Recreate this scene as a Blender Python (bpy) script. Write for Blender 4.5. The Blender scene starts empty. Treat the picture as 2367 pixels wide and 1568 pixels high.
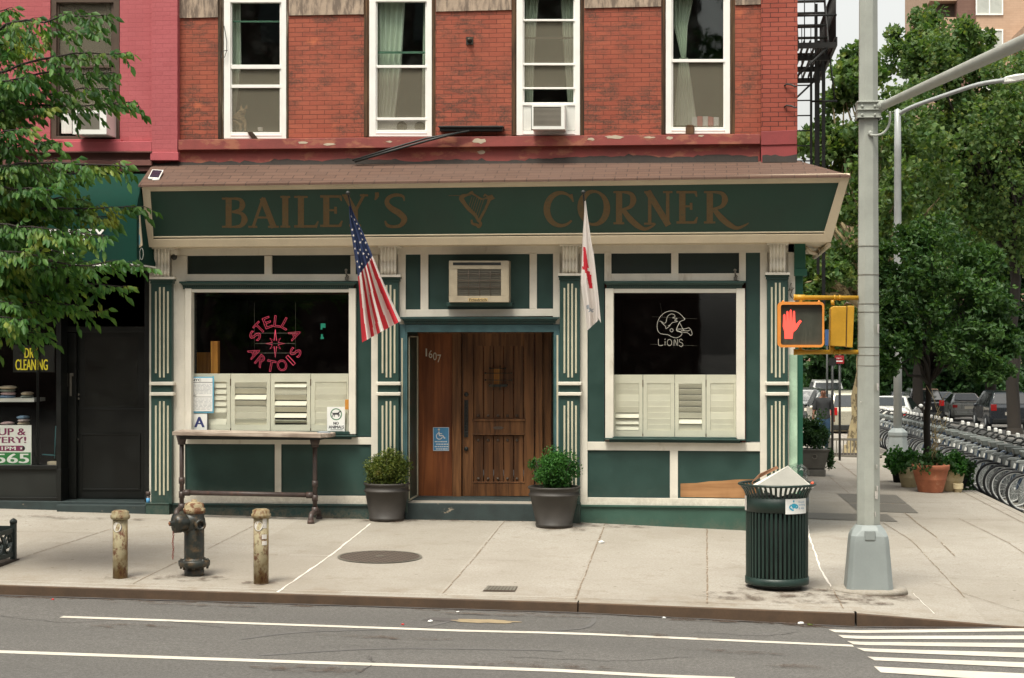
import bpy, bmesh, math, random
from math import sin, cos, pi, radians, sqrt
from mathutils import Vector, Matrix
random.seed(7)
SC = bpy.context.scene
COL = SC.collection

# ---------------------------------------------------------------- camera, world, sun, exposure
YC, ZC, TH = -25.0, 2.56, radians(6.19)          # camera across the avenue, looking slightly left of square on
FPX, CX, HY = 4120.0, 1183.5, 784.0              # focal length and centre in units of a 2367 px wide frame
cam = bpy.data.cameras.new("camera"); camo = bpy.data.objects.new("camera", cam); COL.objects.link(camo)
cam.sensor_width = 36.0; cam.lens = 36.0*FPX/2367.0; cam.clip_end = 3000; cam.clip_start = .1
camo.location = (0, YC, ZC); camo.rotation_euler = (pi/2, 0, TH)
SC.camera = camo

w = bpy.data.worlds.new("World"); SC.world = w; w.use_nodes = True
nt = w.node_tree; nt.nodes.clear()
sky = nt.nodes.new('ShaderNodeTexSky'); sky.sky_type = 'NISHITA'; sky.sun_disc = False
SUN_EL, SUN_AZ = radians(64), radians(200)       # azimuth clockwise from +Y
sky.sun_elevation = SUN_EL; sky.sun_rotation = SUN_AZ; sky.dust_density = 4.0; sky.air_density = 1.2; sky.altitude = 20
hs = nt.nodes.new('ShaderNodeHueSaturation'); hs.inputs['Saturation'].default_value = .16; hs.inputs['Value'].default_value = 1.0
wm = nt.nodes.new('ShaderNodeMix'); wm.data_type = 'RGBA'; wm.blend_type = 'MULTIPLY'; wm.inputs[0].default_value = 1
wm.inputs[7].default_value = (.995, .98, .925, 1)
bg = nt.nodes.new('ShaderNodeBackground'); bg.inputs['Strength'].default_value = .135
wo = nt.nodes.new('ShaderNodeOutputWorld')
nt.links.new(sky.outputs[0], hs.inputs['Color']); nt.links.new(hs.outputs[0], wm.inputs[6])
nt.links.new(wm.outputs[2], bg.inputs['Color']); nt.links.new(bg.outputs[0], wo.inputs[0])

sl = bpy.data.lights.new("sun", 'SUN'); sl.energy = 2.0; sl.angle = radians(20); sl.color = (1, .95, .82)
so = bpy.data.objects.new("sun", sl); COL.objects.link(so)
sd = Vector((sin(SUN_AZ)*cos(SUN_EL), cos(SUN_AZ)*cos(SUN_EL), sin(SUN_EL)))
so.rotation_euler = sd.to_track_quat('Z', 'Y').to_euler(); so.location = (0, -20, 30)
SC.view_settings.view_transform = 'Standard'; SC.view_settings.look = 'None'
SC.view_settings.gamma = 1; SC.view_settings.exposure = 0.82
try: SC.view_settings.use_curve_mapping = False
except Exception: pass
SC.cycles.max_bounces = 7; SC.cycles.transparent_max_bounces = 12; SC.cycles.use_denoising = True

# ---------------------------------------------------------------- picture <-> place
def D(u, v):
    a = (u-CX)/FPX; b = (HY-v)/FPX
    return (-sin(TH)+a*cos(TH), cos(TH)+a*sin(TH), b)
def P(u, v, y=0.0):                                # point on the plane Y = y
    d = D(u, v); t = (y-YC)/d[1]
    return Vector((d[0]*t, y, ZC+d[2]*t))
def PT(u, v, t):                                   # point at depth t
    d = D(u, v); return Vector((d[0]*t, YC+d[1]*t, ZC+d[2]*t))
def X(u, y=0.0): return P(u, HY, y).x
def Z(v, u=1183, y=0.0): return P(u, v, y).z

def lerp_tab(tab, x):
    if x <= tab[0][0]: return tab[0][1]
    for (a, p), (b, q) in zip(tab, tab[1:]):
        if x <= b: return p+(q-p)*(x-a)/(b-a)
    return tab[-1][1]
ZF = [(-16, .18), (-7.97, .058), (-4.46, .002), (-1.75, -.006), (.58, -.094), (1.29, -.15), (2, -.175), (5.2, -.25), (60, -.9)]
ZCB = [(-16, .0), (-7.68, -.112), (-1.31, -.205), (1.54, -.268), (2.39, -.325), (3.14, -.378), (5.2, -.39), (60, -1)]
ZR = [(-80, 1.0), (-16, -.10), (-7.68, -.225), (-1.31, -.312), (1.54, -.41), (3.14, -.392), (5, -.41), (60, -1.0), (80, -1.2)]
YK = -6.2
XK = 5.08
def zside(y): return 0 if y < 0 else (-.012*y if y < 20 else -.24-.021*(y-20))
def zs(x, y):
    if y <= 0:
        k = min(1, -y/6.2); return lerp_tab(ZF, x)*(1-k)+lerp_tab(ZCB, x)*k
    return lerp_tab(ZF, x)+zside(y)
def zr(x, y):
    b = lerp_tab(ZR, x)
    if y < YK: return b+.014*min(YK-y, 9)
    return b+zside(y)
def G(u, v, f=zs):                                 # point on the ground seen at (u, v)
    d = D(u, v); t = 22.0
    for _ in range(60):
        p = Vector((d[0]*t, YC+d[1]*t, ZC+d[2]*t)); z = f(p.x, p.y)
        t = t*.5+.5*(z-ZC)/d[2]
    return Vector((d[0]*t, YC+d[1]*t, f(d[0]*t, YC+d[1]*t)))

# ---------------------------------------------------------------- mesh helper
ORG = {}
class MB:
    def __init__(s): s.v = []; s.f = []; s.m = []; s.sm = []
    def add(s, vs, fs, mi=0, smooth=False):
        o = len(s.v); s.v += [Vector(p) for p in vs]
        for f in fs: s.f.append([i+o for i in f]); s.m.append(mi); s.sm.append(smooth)
    def box(s, x0, x1, y0, y1, z0, z1, mi=0, M=None):
        vs = [Vector((x, y, z)) for z in (z0, z1) for y in (y0, y1) for x in (x0, x1)]
        if M: vs = [M @ p for p in vs]
        s.add(vs, [(0, 2, 3, 1), (4, 5, 7, 6), (0, 1, 5, 4), (2, 6, 7, 3), (0, 4, 6, 2), (1, 3, 7, 5)], mi)
    def poly(s, pts, y0, y1, mi=0):                # (u,v) outline on plane y0 (front), extruded back to y1
        fr = [P(u, v, y0) for u, v in pts]; s.prism(fr, Vector((0, y1-y0, 0)), mi)
    def prism(s, pts, ext, mi=0, smooth=False):
        n = len(pts); pts = [Vector(p) for p in pts]; ext = Vector(ext)
        s.add(pts+[p+ext for p in pts], [list(range(n))[::-1], list(range(n, 2*n))]+[(i, (i+1) % n, (i+1) % n+n, i+n) for i in range(n)], mi, smooth)
    def q(s, u0, v0, u1, v1, y0, y1, mi=0, dv=0):  # box by picture rectangle (dv: drop of the right end)
        s.poly([(u0, v0), (u1, v0+dv), (u1, v1+dv), (u0, v1)], y0, y1, mi)
    def tube(s, pts, r, n=8, mi=0, cap=True, smooth=True):
        pts = [Vector(p) for p in pts]
        if not hasattr(r, '__len__'): r = [r]*len(pts)
        base = len(s.v); up = None; rings = []
        for i, p in enumerate(pts):
            d = (pts[min(i+1, len(pts)-1)]-pts[max(i-1, 0)])
            if d.length < 1e-9: d = Vector((0, 0, 1))
            d.normalize()
            if up is None: up = Vector((0, 0, 1)) if abs(d.z) < .9 else Vector((1, 0, 0))
            a = d.cross(up).normalized(); b = a.cross(d).normalized(); up = b
            rings.append([p+(a*cos(2*pi*k/n)+b*sin(2*pi*k/n))*r[i] for k in range(n)])
        vs = [q for g in rings for q in g]; fs = []
        for i in range(len(pts)-1):
            for k in range(n):
                fs.append((i*n+k, i*n+(k+1) % n, (i+1)*n+(k+1) % n, (i+1)*n+k))
        s.add(vs, fs, mi, smooth)
        if cap:
            s.add(rings[0], [list(range(n))], mi); s.add(rings[-1], [list(range(n))[::-1]], mi)
    def lathe(s, prof, M=None, n=24, mi=0, smooth=True, ph=0.0):
        M = M or Matrix()
        vs = [M @ Vector((r*cos(2*pi*(k+ph)/n), r*sin(2*pi*(k+ph)/n), z)) for r, z in prof for k in range(n)]
        fs = [(i*n+k, i*n+(k+1) % n, (i+1)*n+(k+1) % n, (i+1)*n+k) for i in range(len(prof)-1) for k in range(n)]
        s.add(vs, fs, mi, smooth)
        if prof[0][0] > 1e-4: s.add(vs[:n], [list(range(n))[::-1]], mi)
        if prof[-1][0] > 1e-4: s.add(vs[-n:], [list(range(n))], mi)
    def ball(s, c, r, n=12, mi=0, noise=0, sc=(1, 1, 1)):
        c = Vector(c); prof = []
        vs = []; m = n//2
        for i in range(m+1):
            th = pi*i/m
            for k in range(n):
                ph = 2*pi*k/n; q = 1+noise*(random.random()-.5)
                vs.append(c+Vector((sin(th)*cos(ph)*sc[0], sin(th)*sin(ph)*sc[1], -cos(th)*sc[2]))*r*q)
        s.add(vs, [(i*n+k, i*n+(k+1) % n, (i+1)*n+(k+1) % n, (i+1)*n+k) for i in range(m) for k in range(n)], mi, True)
    def ribbon(s, pts, wd, nrm, mi=0, closed=False): # flat stroke of width wd lying in the plane normal to nrm
        nrm = Vector(nrm).normalized(); pts = [Vector(p) for p in pts]; n = len(pts)
        if not hasattr(wd, '__len__'): wd = [wd]*n
        L = []; R = []
        for i in range(n):
            if closed: d = pts[(i+1) % n]-pts[i-1]
            else: d = pts[min(i+1, n-1)]-pts[max(i-1, 0)]
            if d.length < 1e-9: d = Vector((1, 0, 0))
            a = d.normalized().cross(nrm); L.append(pts[i]+a*wd[i]/2); R.append(pts[i]-a*wd[i]/2)
        m = n if closed else n-1
        s.add(L+R, [(i, (i+1) % n, (i+1) % n+n, i+n) for i in range(m)], mi)
    def merge(s, o, M=None, mi=None):
        s.add([(M @ p) if M else p for p in o.v], [], 0); b = len(s.v)-len(o.v)
        for f, m, sm in zip(o.f, o.m, o.sm): s.f.append([i+b for i in f]); s.m.append(m if mi is None else mi); s.sm.append(sm)
    def islands(s):
        key = {}; ids = []
        for p in s.v: ids.append(key.setdefault((round(p.x, 4), round(p.y, 4), round(p.z, 4)), len(key)))
        par = list(range(len(key)))
        def fd(a):
            while par[a] != a: par[a] = par[par[a]]; a = par[a]
            return a
        for f in s.f:
            for i in f[1:]: par[fd(ids[i])] = fd(ids[f[0]])
        out = {}
        for f, m, sm_ in zip(s.f, s.m, s.sm):
            o = out.setdefault(fd(ids[f[0]]), MB()); o.add([s.v[i] for i in f], [tuple(range(len(f)))], m, sm_)
        return list(out.values())
    def each(s, name, mats, parent=None, **k): return [o.build(name, mats, parent, **k) for o in s.islands()]
    def build(s, name, mats, parent=None, bev=0, fix=True, uv=None):
        me = bpy.data.meshes.new(name); org = ORG.get(parent.name if parent else None, Vector())
        me.from_pydata([p-org for p in s.v], [], s.f)
        if not isinstance(mats, (list, tuple)): mats = [mats]
        for m in mats: me.materials.append(m)
        me.polygons.foreach_set('material_index', s.m); me.polygons.foreach_set('use_smooth', s.sm)
        if fix and len(s.v) < 60000:
            bm = bmesh.new(); bm.from_mesh(me); bmesh.ops.remove_doubles(bm, verts=bm.verts, dist=1e-5)
            bmesh.ops.recalc_face_normals(bm, faces=bm.faces); bm.to_mesh(me); bm.free()
        me.update()
        o = bpy.data.objects.new(name, me); COL.objects.link(o); ORG[o.name] = org
        if parent: o.parent = parent
        if bev:
            b = o.modifiers.new('bevel', 'BEVEL'); b.width = bev; b.segments = 2; b.limit_method = 'ANGLE'; b.angle_limit = radians(40)
            b.harden_normals = False
        return o
def tag(o, label=None, cat=None, group=None, kind=None):
    if label: o['label'] = label
    if cat: o['category'] = cat
    if group: o['group'] = group
    if kind: o['kind'] = kind
    return o
def thing(name, loc, label, cat, group=None):
    o = bpy.data.objects.new(name, None); COL.objects.link(o); o.location = loc; o.empty_display_size = .1
    ORG[o.name] = Vector(loc); return tag(o, label, cat, group)
def struct(mb, name, m, **k): return tag(mb.build(name, m, **k), kind='structure')
KIDS = {}
def copy_tree(o, parent=None):
    c = o.copy(); COL.objects.link(c)
    if parent: c.parent = parent
    for ch in [x for x in o.children]: copy_tree(ch, c)
    return c

# ---------------------------------------------------------------- materials
def sr(r, g, b):                                   # sRGB 0..255 -> linear
    return tuple(((c/255)/12.92 if c/255 <= .04045 else ((c/255+.055)/1.055)**2.4) for c in (r, g, b))
class NT:
    def __init__(s, m):
        m.use_nodes = True; s.t = m.node_tree; s.b = s.t.nodes['Principled BSDF']; s.out = s.t.nodes['Material Output']
        s.tc = s.t.nodes.new('ShaderNodeTexCoord')
    def n(s, k, **kw):
        x = s.t.nodes.new(k)
        for a, b in kw.items(): setattr(x, a, b)
        return x
    def l(s, a, b): s.t.links.new(a, b)
    def vec(s, sc=(1, 1, 1), rot=(0, 0, 0), loc=(0, 0, 0), src='Object'):
        m = s.n('ShaderNodeMapping'); m.inputs['Scale'].default_value = sc; m.inputs['Rotation'].default_value = rot; m.inputs['Location'].default_value = loc
        s.l(s.tc.outputs[src], m.inputs[0]); return m.outputs[0]
    def noise(s, scale=5, det=4, rough=.55, v=None, dist=0):
        x = s.n('ShaderNodeTexNoise'); x.inputs['Scale'].default_value = scale; x.inputs['Detail'].default_value = det
        x.inputs['Roughness'].default_value = rough; x.inputs['Distortion'].default_value = dist
        s.l(v if v is not None else s.tc.outputs['Object'], x.inputs['Vector']); return x.outputs['Fac']
    def ramp(s, f, a, b, lo=0.0, hi=1.0):
        x = s.n('ShaderNodeMapRange'); x.interpolation_type = 'SMOOTHSTEP'
        for i, q in zip((1, 2, 3, 4), (a, b, lo, hi)): x.inputs[i].default_value = q
        s.l(f, x.inputs[0]); return x.outputs[0]
    def mix(s, f, a, b, bt='MIX'):
        x = s.n('ShaderNodeMix'); x.data_type = 'RGBA'; x.blend_type = bt
        for sock, q in ((x.inputs[0], f), (x.inputs[6], a), (x.inputs[7], b)):
            if isinstance(q, (int, float)): sock.default_value = q
            elif isinstance(q, tuple): sock.default_value = (*q[:3], 1)
            else: s.l(q, sock)
        return x.outputs[2]
    def math(s, op, a, b=0.0):
        x = s.n('ShaderNodeMath'); x.operation = op
        for i, q in enumerate((a, b)):
            if isinstance(q, (int, float)): x.inputs[i].default_value = q
            else: s.l(q, x.inputs[i])
        return x.outputs[0]
    def bump(s, h, st=.3, d=.01, prev=None):
        x = s.n('ShaderNodeBump'); x.inputs['Strength'].default_value = st; x.inputs['Distance'].default_value = d
        s.l(h, x.inputs['Height'])
        if prev is not None: s.l(prev, x.inputs['Normal'])
        s.l(x.outputs[0], s.b.inputs['Normal']); return x.outputs[0]
    def col(s, c):
        if isinstance(c, tuple): s.b.inputs['Base Color'].default_value = (*c[:3], 1)
        else: s.l(c, s.b.inputs['Base Color'])
def sc3(c, k): return tuple(min(1, x*k) for x in c)
MATS = {}
def pm(name, c, rough=.55, var=.12, scale=5, bump=.08, metal=0, c2=None, cover=.4, s2=9, soft=.06, v2=(1, 1, 1), rv=.1, spec=.5, grain=60):
    """worn paint / plain stuff: gentle mottling, optional patches of a second colour"""
    m = bpy.data.materials.new(name); t = NT(m)
    n1 = t.noise(scale, 5); n2 = t.noise(grain, 3)
    col = t.mix(t.ramp(n1, .3, .7), sc3(c, 1-var), sc3(c, 1+var))
    col = t.mix(t.ramp(n2, .35, .65), col, t.mix(1.0, col, (1-var*.5,)*3, 'MULTIPLY'))
    if c2:
        f = t.ramp(t.noise(s2, 6, .62, t.vec(v2)), 1-cover-soft, 1-cover+soft)
        col = t.mix(f, col, c2)
    t.col(col); t.b.inputs['Metallic'].default_value = metal; t.b.inputs['Specular IOR Level'].default_value = spec
    t.l(t.ramp(n1, .2, .8, max(0, rough-rv), min(1, rough+rv)), t.b.inputs['Roughness'])
    if bump: t.bump(n2, bump, .004)
    MATS[name] = m; return m
def em(name, c, st):
    m = bpy.data.materials.new(name); t = NT(m); t.col(sc3(c, .5)); t.b.inputs['Emission Color'].default_value = (*c, 1)
    t.b.inputs['Emission Strength'].default_value = st; return m
def glass(name, tint=(.75, .8, .78), refl=1.0, rough=.02, dirt=.03):
    m = bpy.data.materials.new(name); t = NT(m); t.t.nodes.remove(t.b)
    tr = t.n('ShaderNodeBsdfTransparent'); tr.inputs[0].default_value = (*tint, 1)
    gl = t.n('ShaderNodeBsdfGlossy'); gl.inputs['Roughness'].default_value = rough
    gl.inputs[0].default_value = (refl, refl, refl, 1)
    bp = t.n('ShaderNodeBump'); bp.inputs['Strength'].default_value = .05; bp.inputs['Distance'].default_value = .02; t.l(t.noise(1.6, 2), bp.inputs['Height']); t.l(bp.outputs[0], gl.inputs['Normal'])
    df = t.n('ShaderNodeBsdfDiffuse'); df.inputs[0].default_value = (.3, .3, .28, 1)
    lw = t.n('ShaderNodeLayerWeight'); lw.inputs[0].default_value = .5
    fr = t.math('ADD', t.math('MULTIPLY', t.math('POWER', lw.outputs['Facing'], 5), .9), .035)
    m1 = t.n('ShaderNodeMixShader'); t.l(fr, m1.inputs[0]); t.l(tr.outputs[0], m1.inputs[1]); t.l(gl.outputs[0], m1.inputs[2])
    m2 = t.n('ShaderNodeMixShader'); t.l(t.ramp(t.noise(3, 6, .7), .45, .8, 0, dirt), m2.inputs[0]); t.l(m1.outputs[0], m2.inputs[1]); t.l(df.outputs[0], m2.inputs[2])
    t.l(m2.outputs[0], t.out.inputs[0]); return m
def brick(name, c1, c2, cm, bw=.215, rh=.0655, ms=.006, stain=None, cover=.3, var=.2, patch=None, pcover=.3, bump=.5, streak=0, fine=1):
    m = bpy.data.materials.new(name); t = NT(m)
    sx = t.n('ShaderNodeSeparateXYZ'); t.l(t.tc.outputs['Object'], sx.inputs[0])
    cb = t.n('ShaderNodeCombineXYZ'); t.l(t.math('ADD', sx.outputs[0], sx.outputs[1]), cb.inputs[0]); t.l(sx.outputs[2], cb.inputs[1])
    br = t.n('ShaderNodeTexBrick'); br.offset = .5; t.l(cb.outputs[0], br.inputs['Vector'])
    for k, q in (('Scale', 1), ('Mortar Size', ms), ('Mortar Smooth', .4), ('Bias', 0), ('Brick Width', bw), ('Row Height', rh)): br.inputs[k].default_value = q
    br.inputs['Color1'].default_value = (*c1, 1); br.inputs['Color2'].default_value = (*c2, 1); br.inputs['Mortar'].default_value = (*cm, 1)
    # soften mortar here and there (painted over)
    col = t.mix(t.ramp(t.noise(1.7, 5), .35, .7, 0, .45), br.outputs['Color'], c1)
    col = t.mix(t.ramp(t.noise(.9, 4), .3, .7), col, t.mix(1.0, col, (1-var, 1-var*1.15, 1-var*1.2), 'MULTIPLY'))
    col = t.mix(t.ramp(t.noise(45, 4), .3, .75, 0, .35), col, t.mix(1.0, col, (.72, .70, .70), 'MULTIPLY'))
    if patch: col = t.mix(t.ramp(t.noise(2.6, 5, .6), 1-pcover-.1, 1-pcover+.1), col, patch)
    if stain:
        cell = t.noise(1, 4, .65, t.vec((4.0, 4.0, 1/rh*.75)))
        zone = t.ramp(t.noise(1.15, 3, .5, t.vec((1.4, 1.4, 1), loc=(3.1, 0, 1.7))), 1-cover-.12, 1-cover+.12)
        f = t.math('MULTIPLY', t.ramp(cell, .43, .58), zone)
        f = t.math('MULTIPLY', f, t.ramp(t.noise(34, 5, .8), .36, .56, .1, 1))
        col = t.mix(t.math('MULTIPLY', f, .74), col, stain)
    if streak:
        col = t.mix(t.ramp(t.noise(1, 5, .6, t.vec((14, 14, .8))), .5, .75, 0, streak), col, (.03, .028, .025))
    t.col(col); t.b.inputs['Roughness'].default_value = .78; t.b.inputs['Specular IOR Level'].default_value = .3
    b0 = t.bump(t.math('SUBTRACT', 1.0, br.outputs['Fac']), bump, .006)
    t.bump(t.noise(70, 4), .25*fine, .003, b0)
    return m
def wood(name, c1, c2, ax='z', sc=.8, rough=.5, grey=None, gc=.3):
    m = bpy.data.materials.new(name); t = NT(m)
    v = {'z': (26*sc, 26*sc, 1.6*sc), 'x': (1.6*sc, 26*sc, 26*sc)}[ax]
    g = t.noise(1, 7, .65, t.vec(v), .6); g2 = t.noise(1, 3, .5, t.vec((2.5, 2.5, .9)))
    col = t.mix(t.ramp(g, .35, .66), c1, c2); col = t.mix(t.ramp(g2, .35, .7, 0, .8), col, t.mix(1.0, col, (.45, .4, .38), 'MULTIPLY'))
    if grey: col = t.mix(t.ramp(t.noise(1, 5, .6, t.vec((9*sc, 9*sc, 1.1*sc))), 1-gc-.08, 1-gc+.08, 0, .8), col, grey)
    t.col(col); t.b.inputs['Roughness'].default_value = rough; t.b.inputs['Specular IOR Level'].default_value = .3
    t.bump(g, .25, .003); return m
def leafmat(name, a, b, yel=None, trans=.35):
    m = bpy.data.materials.new(name); t = NT(m)
    gi = t.n('ShaderNodeNewGeometry'); col = t.mix(gi.outputs['Random Per Island'], a, b)
    col = t.mix(t.ramp(t.noise(1.3, 3), .35, .65), col, t.mix(1.0, col, (.6, .66, .6), 'MULTIPLY'))
    if yel: col = t.mix(t.ramp(t.noise(2.2, 3, .5, t.vec(loc=(5, 2, 1))), .56, .7, 0, .8), col, yel)
    t.col(col); t.b.inputs['Roughness'].default_value = .5; t.b.inputs['Specular IOR Level'].default_value = .35
    tr = t.n('ShaderNodeBsdfTranslucent'); t.l(t.mix(1.0, col, (1.15, 1.2, .5), 'MULTIPLY'), tr.inputs[0])
    mx = t.n('ShaderNodeMixShader'); mx.inputs[0].default_value = trans
    t.l(t.b.outputs[0], mx.inputs[1]); t.l(tr.outputs[0], mx.inputs[2]); t.l(mx.outputs[0], t.out.inputs[0]); return m

GREEN = sr(36, 84, 72)
M = {}
def grime(m, c, top, bot, amt=.6):
    """splash dirt low on a wall, ragged along its upper edge"""
    t = NT.__new__(NT); t.t = m.node_tree; t.b = t.t.nodes['Principled BSDF']; t.tc = t.t.nodes.new('ShaderNodeTexCoord')
    old = t.b.inputs['Base Color'].links[0].from_socket; g = t.n('ShaderNodeNewGeometry'); sx = t.n('ShaderNodeSeparateXYZ'); t.l(g.outputs['Position'], sx.inputs[0])
    h = t.math('ADD', sx.outputs[2], t.math('MULTIPLY', t.noise(6, 6, .7), .5)); f = t.ramp(h, bot+.25, top+.25, amt, 0)
    f = t.math('MULTIPLY', f, t.ramp(t.noise(16, 6, .75), .35, .6)); t.l(t.mix(f, old, c), t.b.inputs['Base Color'])
M['green'] = pm('green_paint', sr(40, 67, 61), .45, .12, 2.5, .07, c2=sr(52, 76, 72), cover=.3, soft=.15, s2=3)
M['greenside'] = pm('green_side_paint', sr(26, 82, 64), .5, .10, 2.5, .05)
M['greenold'] = pm('worn_green_paint', sr(32, 62, 60), .6, .18, 6, .2, c2=sr(120, 112, 92), cover=.24, s2=7, soft=.03, v2=(.6, .6, 3))
M['greenbase'] = pm('base_green_paint', sr(58, 90, 78), .5, .12, 2, .08, c2=sr(62, 84, 76), cover=.3, soft=.1, s2=3)
M['teal'] = pm('teal_paint', sr(62, 94, 98), .5, .16, 6, .08)
M['white'] = pm('white_trim_paint', sr(222, 216, 202), .5, .06, 3, .1, c2=sr(184, 172, 152), cover=.28, s2=4, soft=.12, v2=(1, 1, .4))
M['cream'] = pm('cream_paint', sr(216, 200, 172), .55, .07, 2, .08, c2=sr(180, 154, 122), cover=.2, s2=2.5, soft=.08, v2=(1, 1, 2))
M['signgreen'] = pm('sign_green_paint', sr(22, 58, 45), .5, .14, 1.2, .05, c2=sr(34, 68, 54), cover=.3, soft=.25, s2=1.6, v2=(1, 1, .3))
M['gold'] = pm('faded_gold_paint', sr(102, 78, 42), .6, .2, 14, .05, c2=sr(74, 70, 48), cover=.4, s2=14, soft=.2)
M['flute'] = pm('flute_cream', sr(196, 190, 166), .5, .06, 4, .04)
M['black'] = pm('black_metal', sr(38, 40, 38), .5, .2, 8, .1)
M['iron'] = pm('cast_iron', sr(42, 46, 42), .42, .3, 7, .35, c2=sr(86, 70, 50), cover=.42, s2=11, soft=.1)
M['pipe'] = pm('rusty_pipe', sr(70, 58, 54), .5, .2, 12, .12, c2=sr(92, 62, 50), cover=.35, s2=8, soft=.15)
M['winwhite'] = pm('white_vinyl', sr(238, 236, 230), .4, .03, 4, .02)
grime(M['white'], sr(140, 126, 106), .6, .0, .4); grime(M['green'], sr(84, 88, 78), .6, .0, .5); grime(M['greenold'], sr(110, 100, 84), .25, -.1, .8); grime(M['greenbase'], sr(96, 96, 82), .1, -.2, .7)
M['shutter'] = pm('cream_shutter', sr(228, 223, 206), .5, .03, 4, .02)
M['oldwood'] = wood('weathered_wood', sr(92, 74, 56), sr(50, 40, 32), 'z', 1.2, .8, sr(150, 140, 122), .4)
M['oldwoodr'] = wood('brown_wood_frame', sr(104, 78, 54), sr(62, 48, 36), 'z', 1.2, .8)
M['curtain'] = pm('curtain_cloth', sr(206, 212, 196), .85, .08, 3, .1)
M['screen'] = pm('window_screen', sr(100, 96, 84), .9, .05, 3, .0)
M['roomdark'] = pm('dim_room', sr(74, 112, 100), .95, .3, 1.5, 0, spec=.1)
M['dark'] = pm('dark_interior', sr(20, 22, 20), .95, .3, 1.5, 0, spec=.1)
M['glass'] = glass('window_glass', (.84, .88, .86))
M['shopglass'] = glass('shop_glass', (.97, .98, .97), .8, .02, .012)
M['grey'] = pm('grey_galvanised', sr(160, 163, 155), .55, .08, 4, .12, c2=sr(134, 138, 131), cover=.3, s2=5, soft=.12, v2=(1, 1, .35))
M['greybase'] = pm('grey_pole_base', sr(138, 145, 144), .5, .06, 3, .1, c2=sr(120, 122, 116), cover=.12, s2=9, soft=.06)
M['yellow'] = pm('signal_yellow', sr(188, 142, 38), .45, .12, 4, .06, c2=sr(140, 106, 34), cover=.3, s2=6, soft=.12)
M['orange'] = pm('signal_orange', sr(220, 138, 58), .45, .08, 4, .06)
M['plasticw'] = pm('white_plastic', sr(228, 228, 222), .4, .04, 4, 0)
M['paper'] = pm('paper', sr(232, 232, 228), .8, .04, 5, 0)
M['red'] = pm('red_plastic', sr(200, 40, 40), .4, .05, 4, 0)
M['blue'] = pm('sign_blue', sr(84, 150, 196), .5, .04, 4, 0)
M['tin'] = pm('dark_grille', sr(112, 108, 98), .6, .1, 6, 0)
M['bark'] = pm('bark', sr(86, 74, 60), .9, .25, 9, .6, c2=sr(60, 50, 42), cover=.45, s2=14, v2=(1, 1, .25))
M['bark2'] = pm('plane_bark', sr(176, 160, 122), .85, .15, 5, .3, c2=sr(110, 98, 74), cover=.45, s2=7, soft=.03, v2=(1, 1, .5))
M['bark3'] = pm('dark_bark', sr(48, 42, 36), .9, .2, 9, .5)
M['leafL'] = leafmat('zelkova_leaves', sr(56, 102, 50), sr(106, 146, 74), sr(158, 168, 78), .48)
M['leafP'] = leafmat('plane_leaves', sr(68, 102, 54), sr(116, 138, 80), sr(138, 144, 76), .46)
M['leafD'] = leafmat('dark_leaves', sr(38, 70, 40), sr(70, 102, 56), None, .38)
M['leafT'] = leafmat('linden_leaves', sr(48, 84, 44), sr(90, 122, 64), None, .42)
M['leafB'] = leafmat('boxwood_leaves', sr(36, 84, 34), sr(74, 124, 50), None, .3)
M['leafY'] = leafmat('yellowing_boxwood_leaves', sr(64, 86, 34), sr(122, 130, 58), sr(150, 118, 62), .3)
M['pot'] = pm('grey_plastic_pot', sr(58, 54, 50), .55, .14, 4, .1, c2=sr(80, 73, 65), cover=.25, s2=5, soft=.12)
M['soil'] = pm('soil', sr(52, 42, 34), .95, .3, 20, .5)
M['terra'] = pm('terracotta', sr(176, 108, 78), .8, .14, 5, .2, c2=sr(206, 170, 140), cover=.3, s2=5, soft=.15)
M['stonepot'] = pm('stone_pot', sr(204, 188, 150), .85, .12, 5, .2, c2=sr(140, 122, 88), cover=.35, s2=5, soft=.15)
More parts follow.
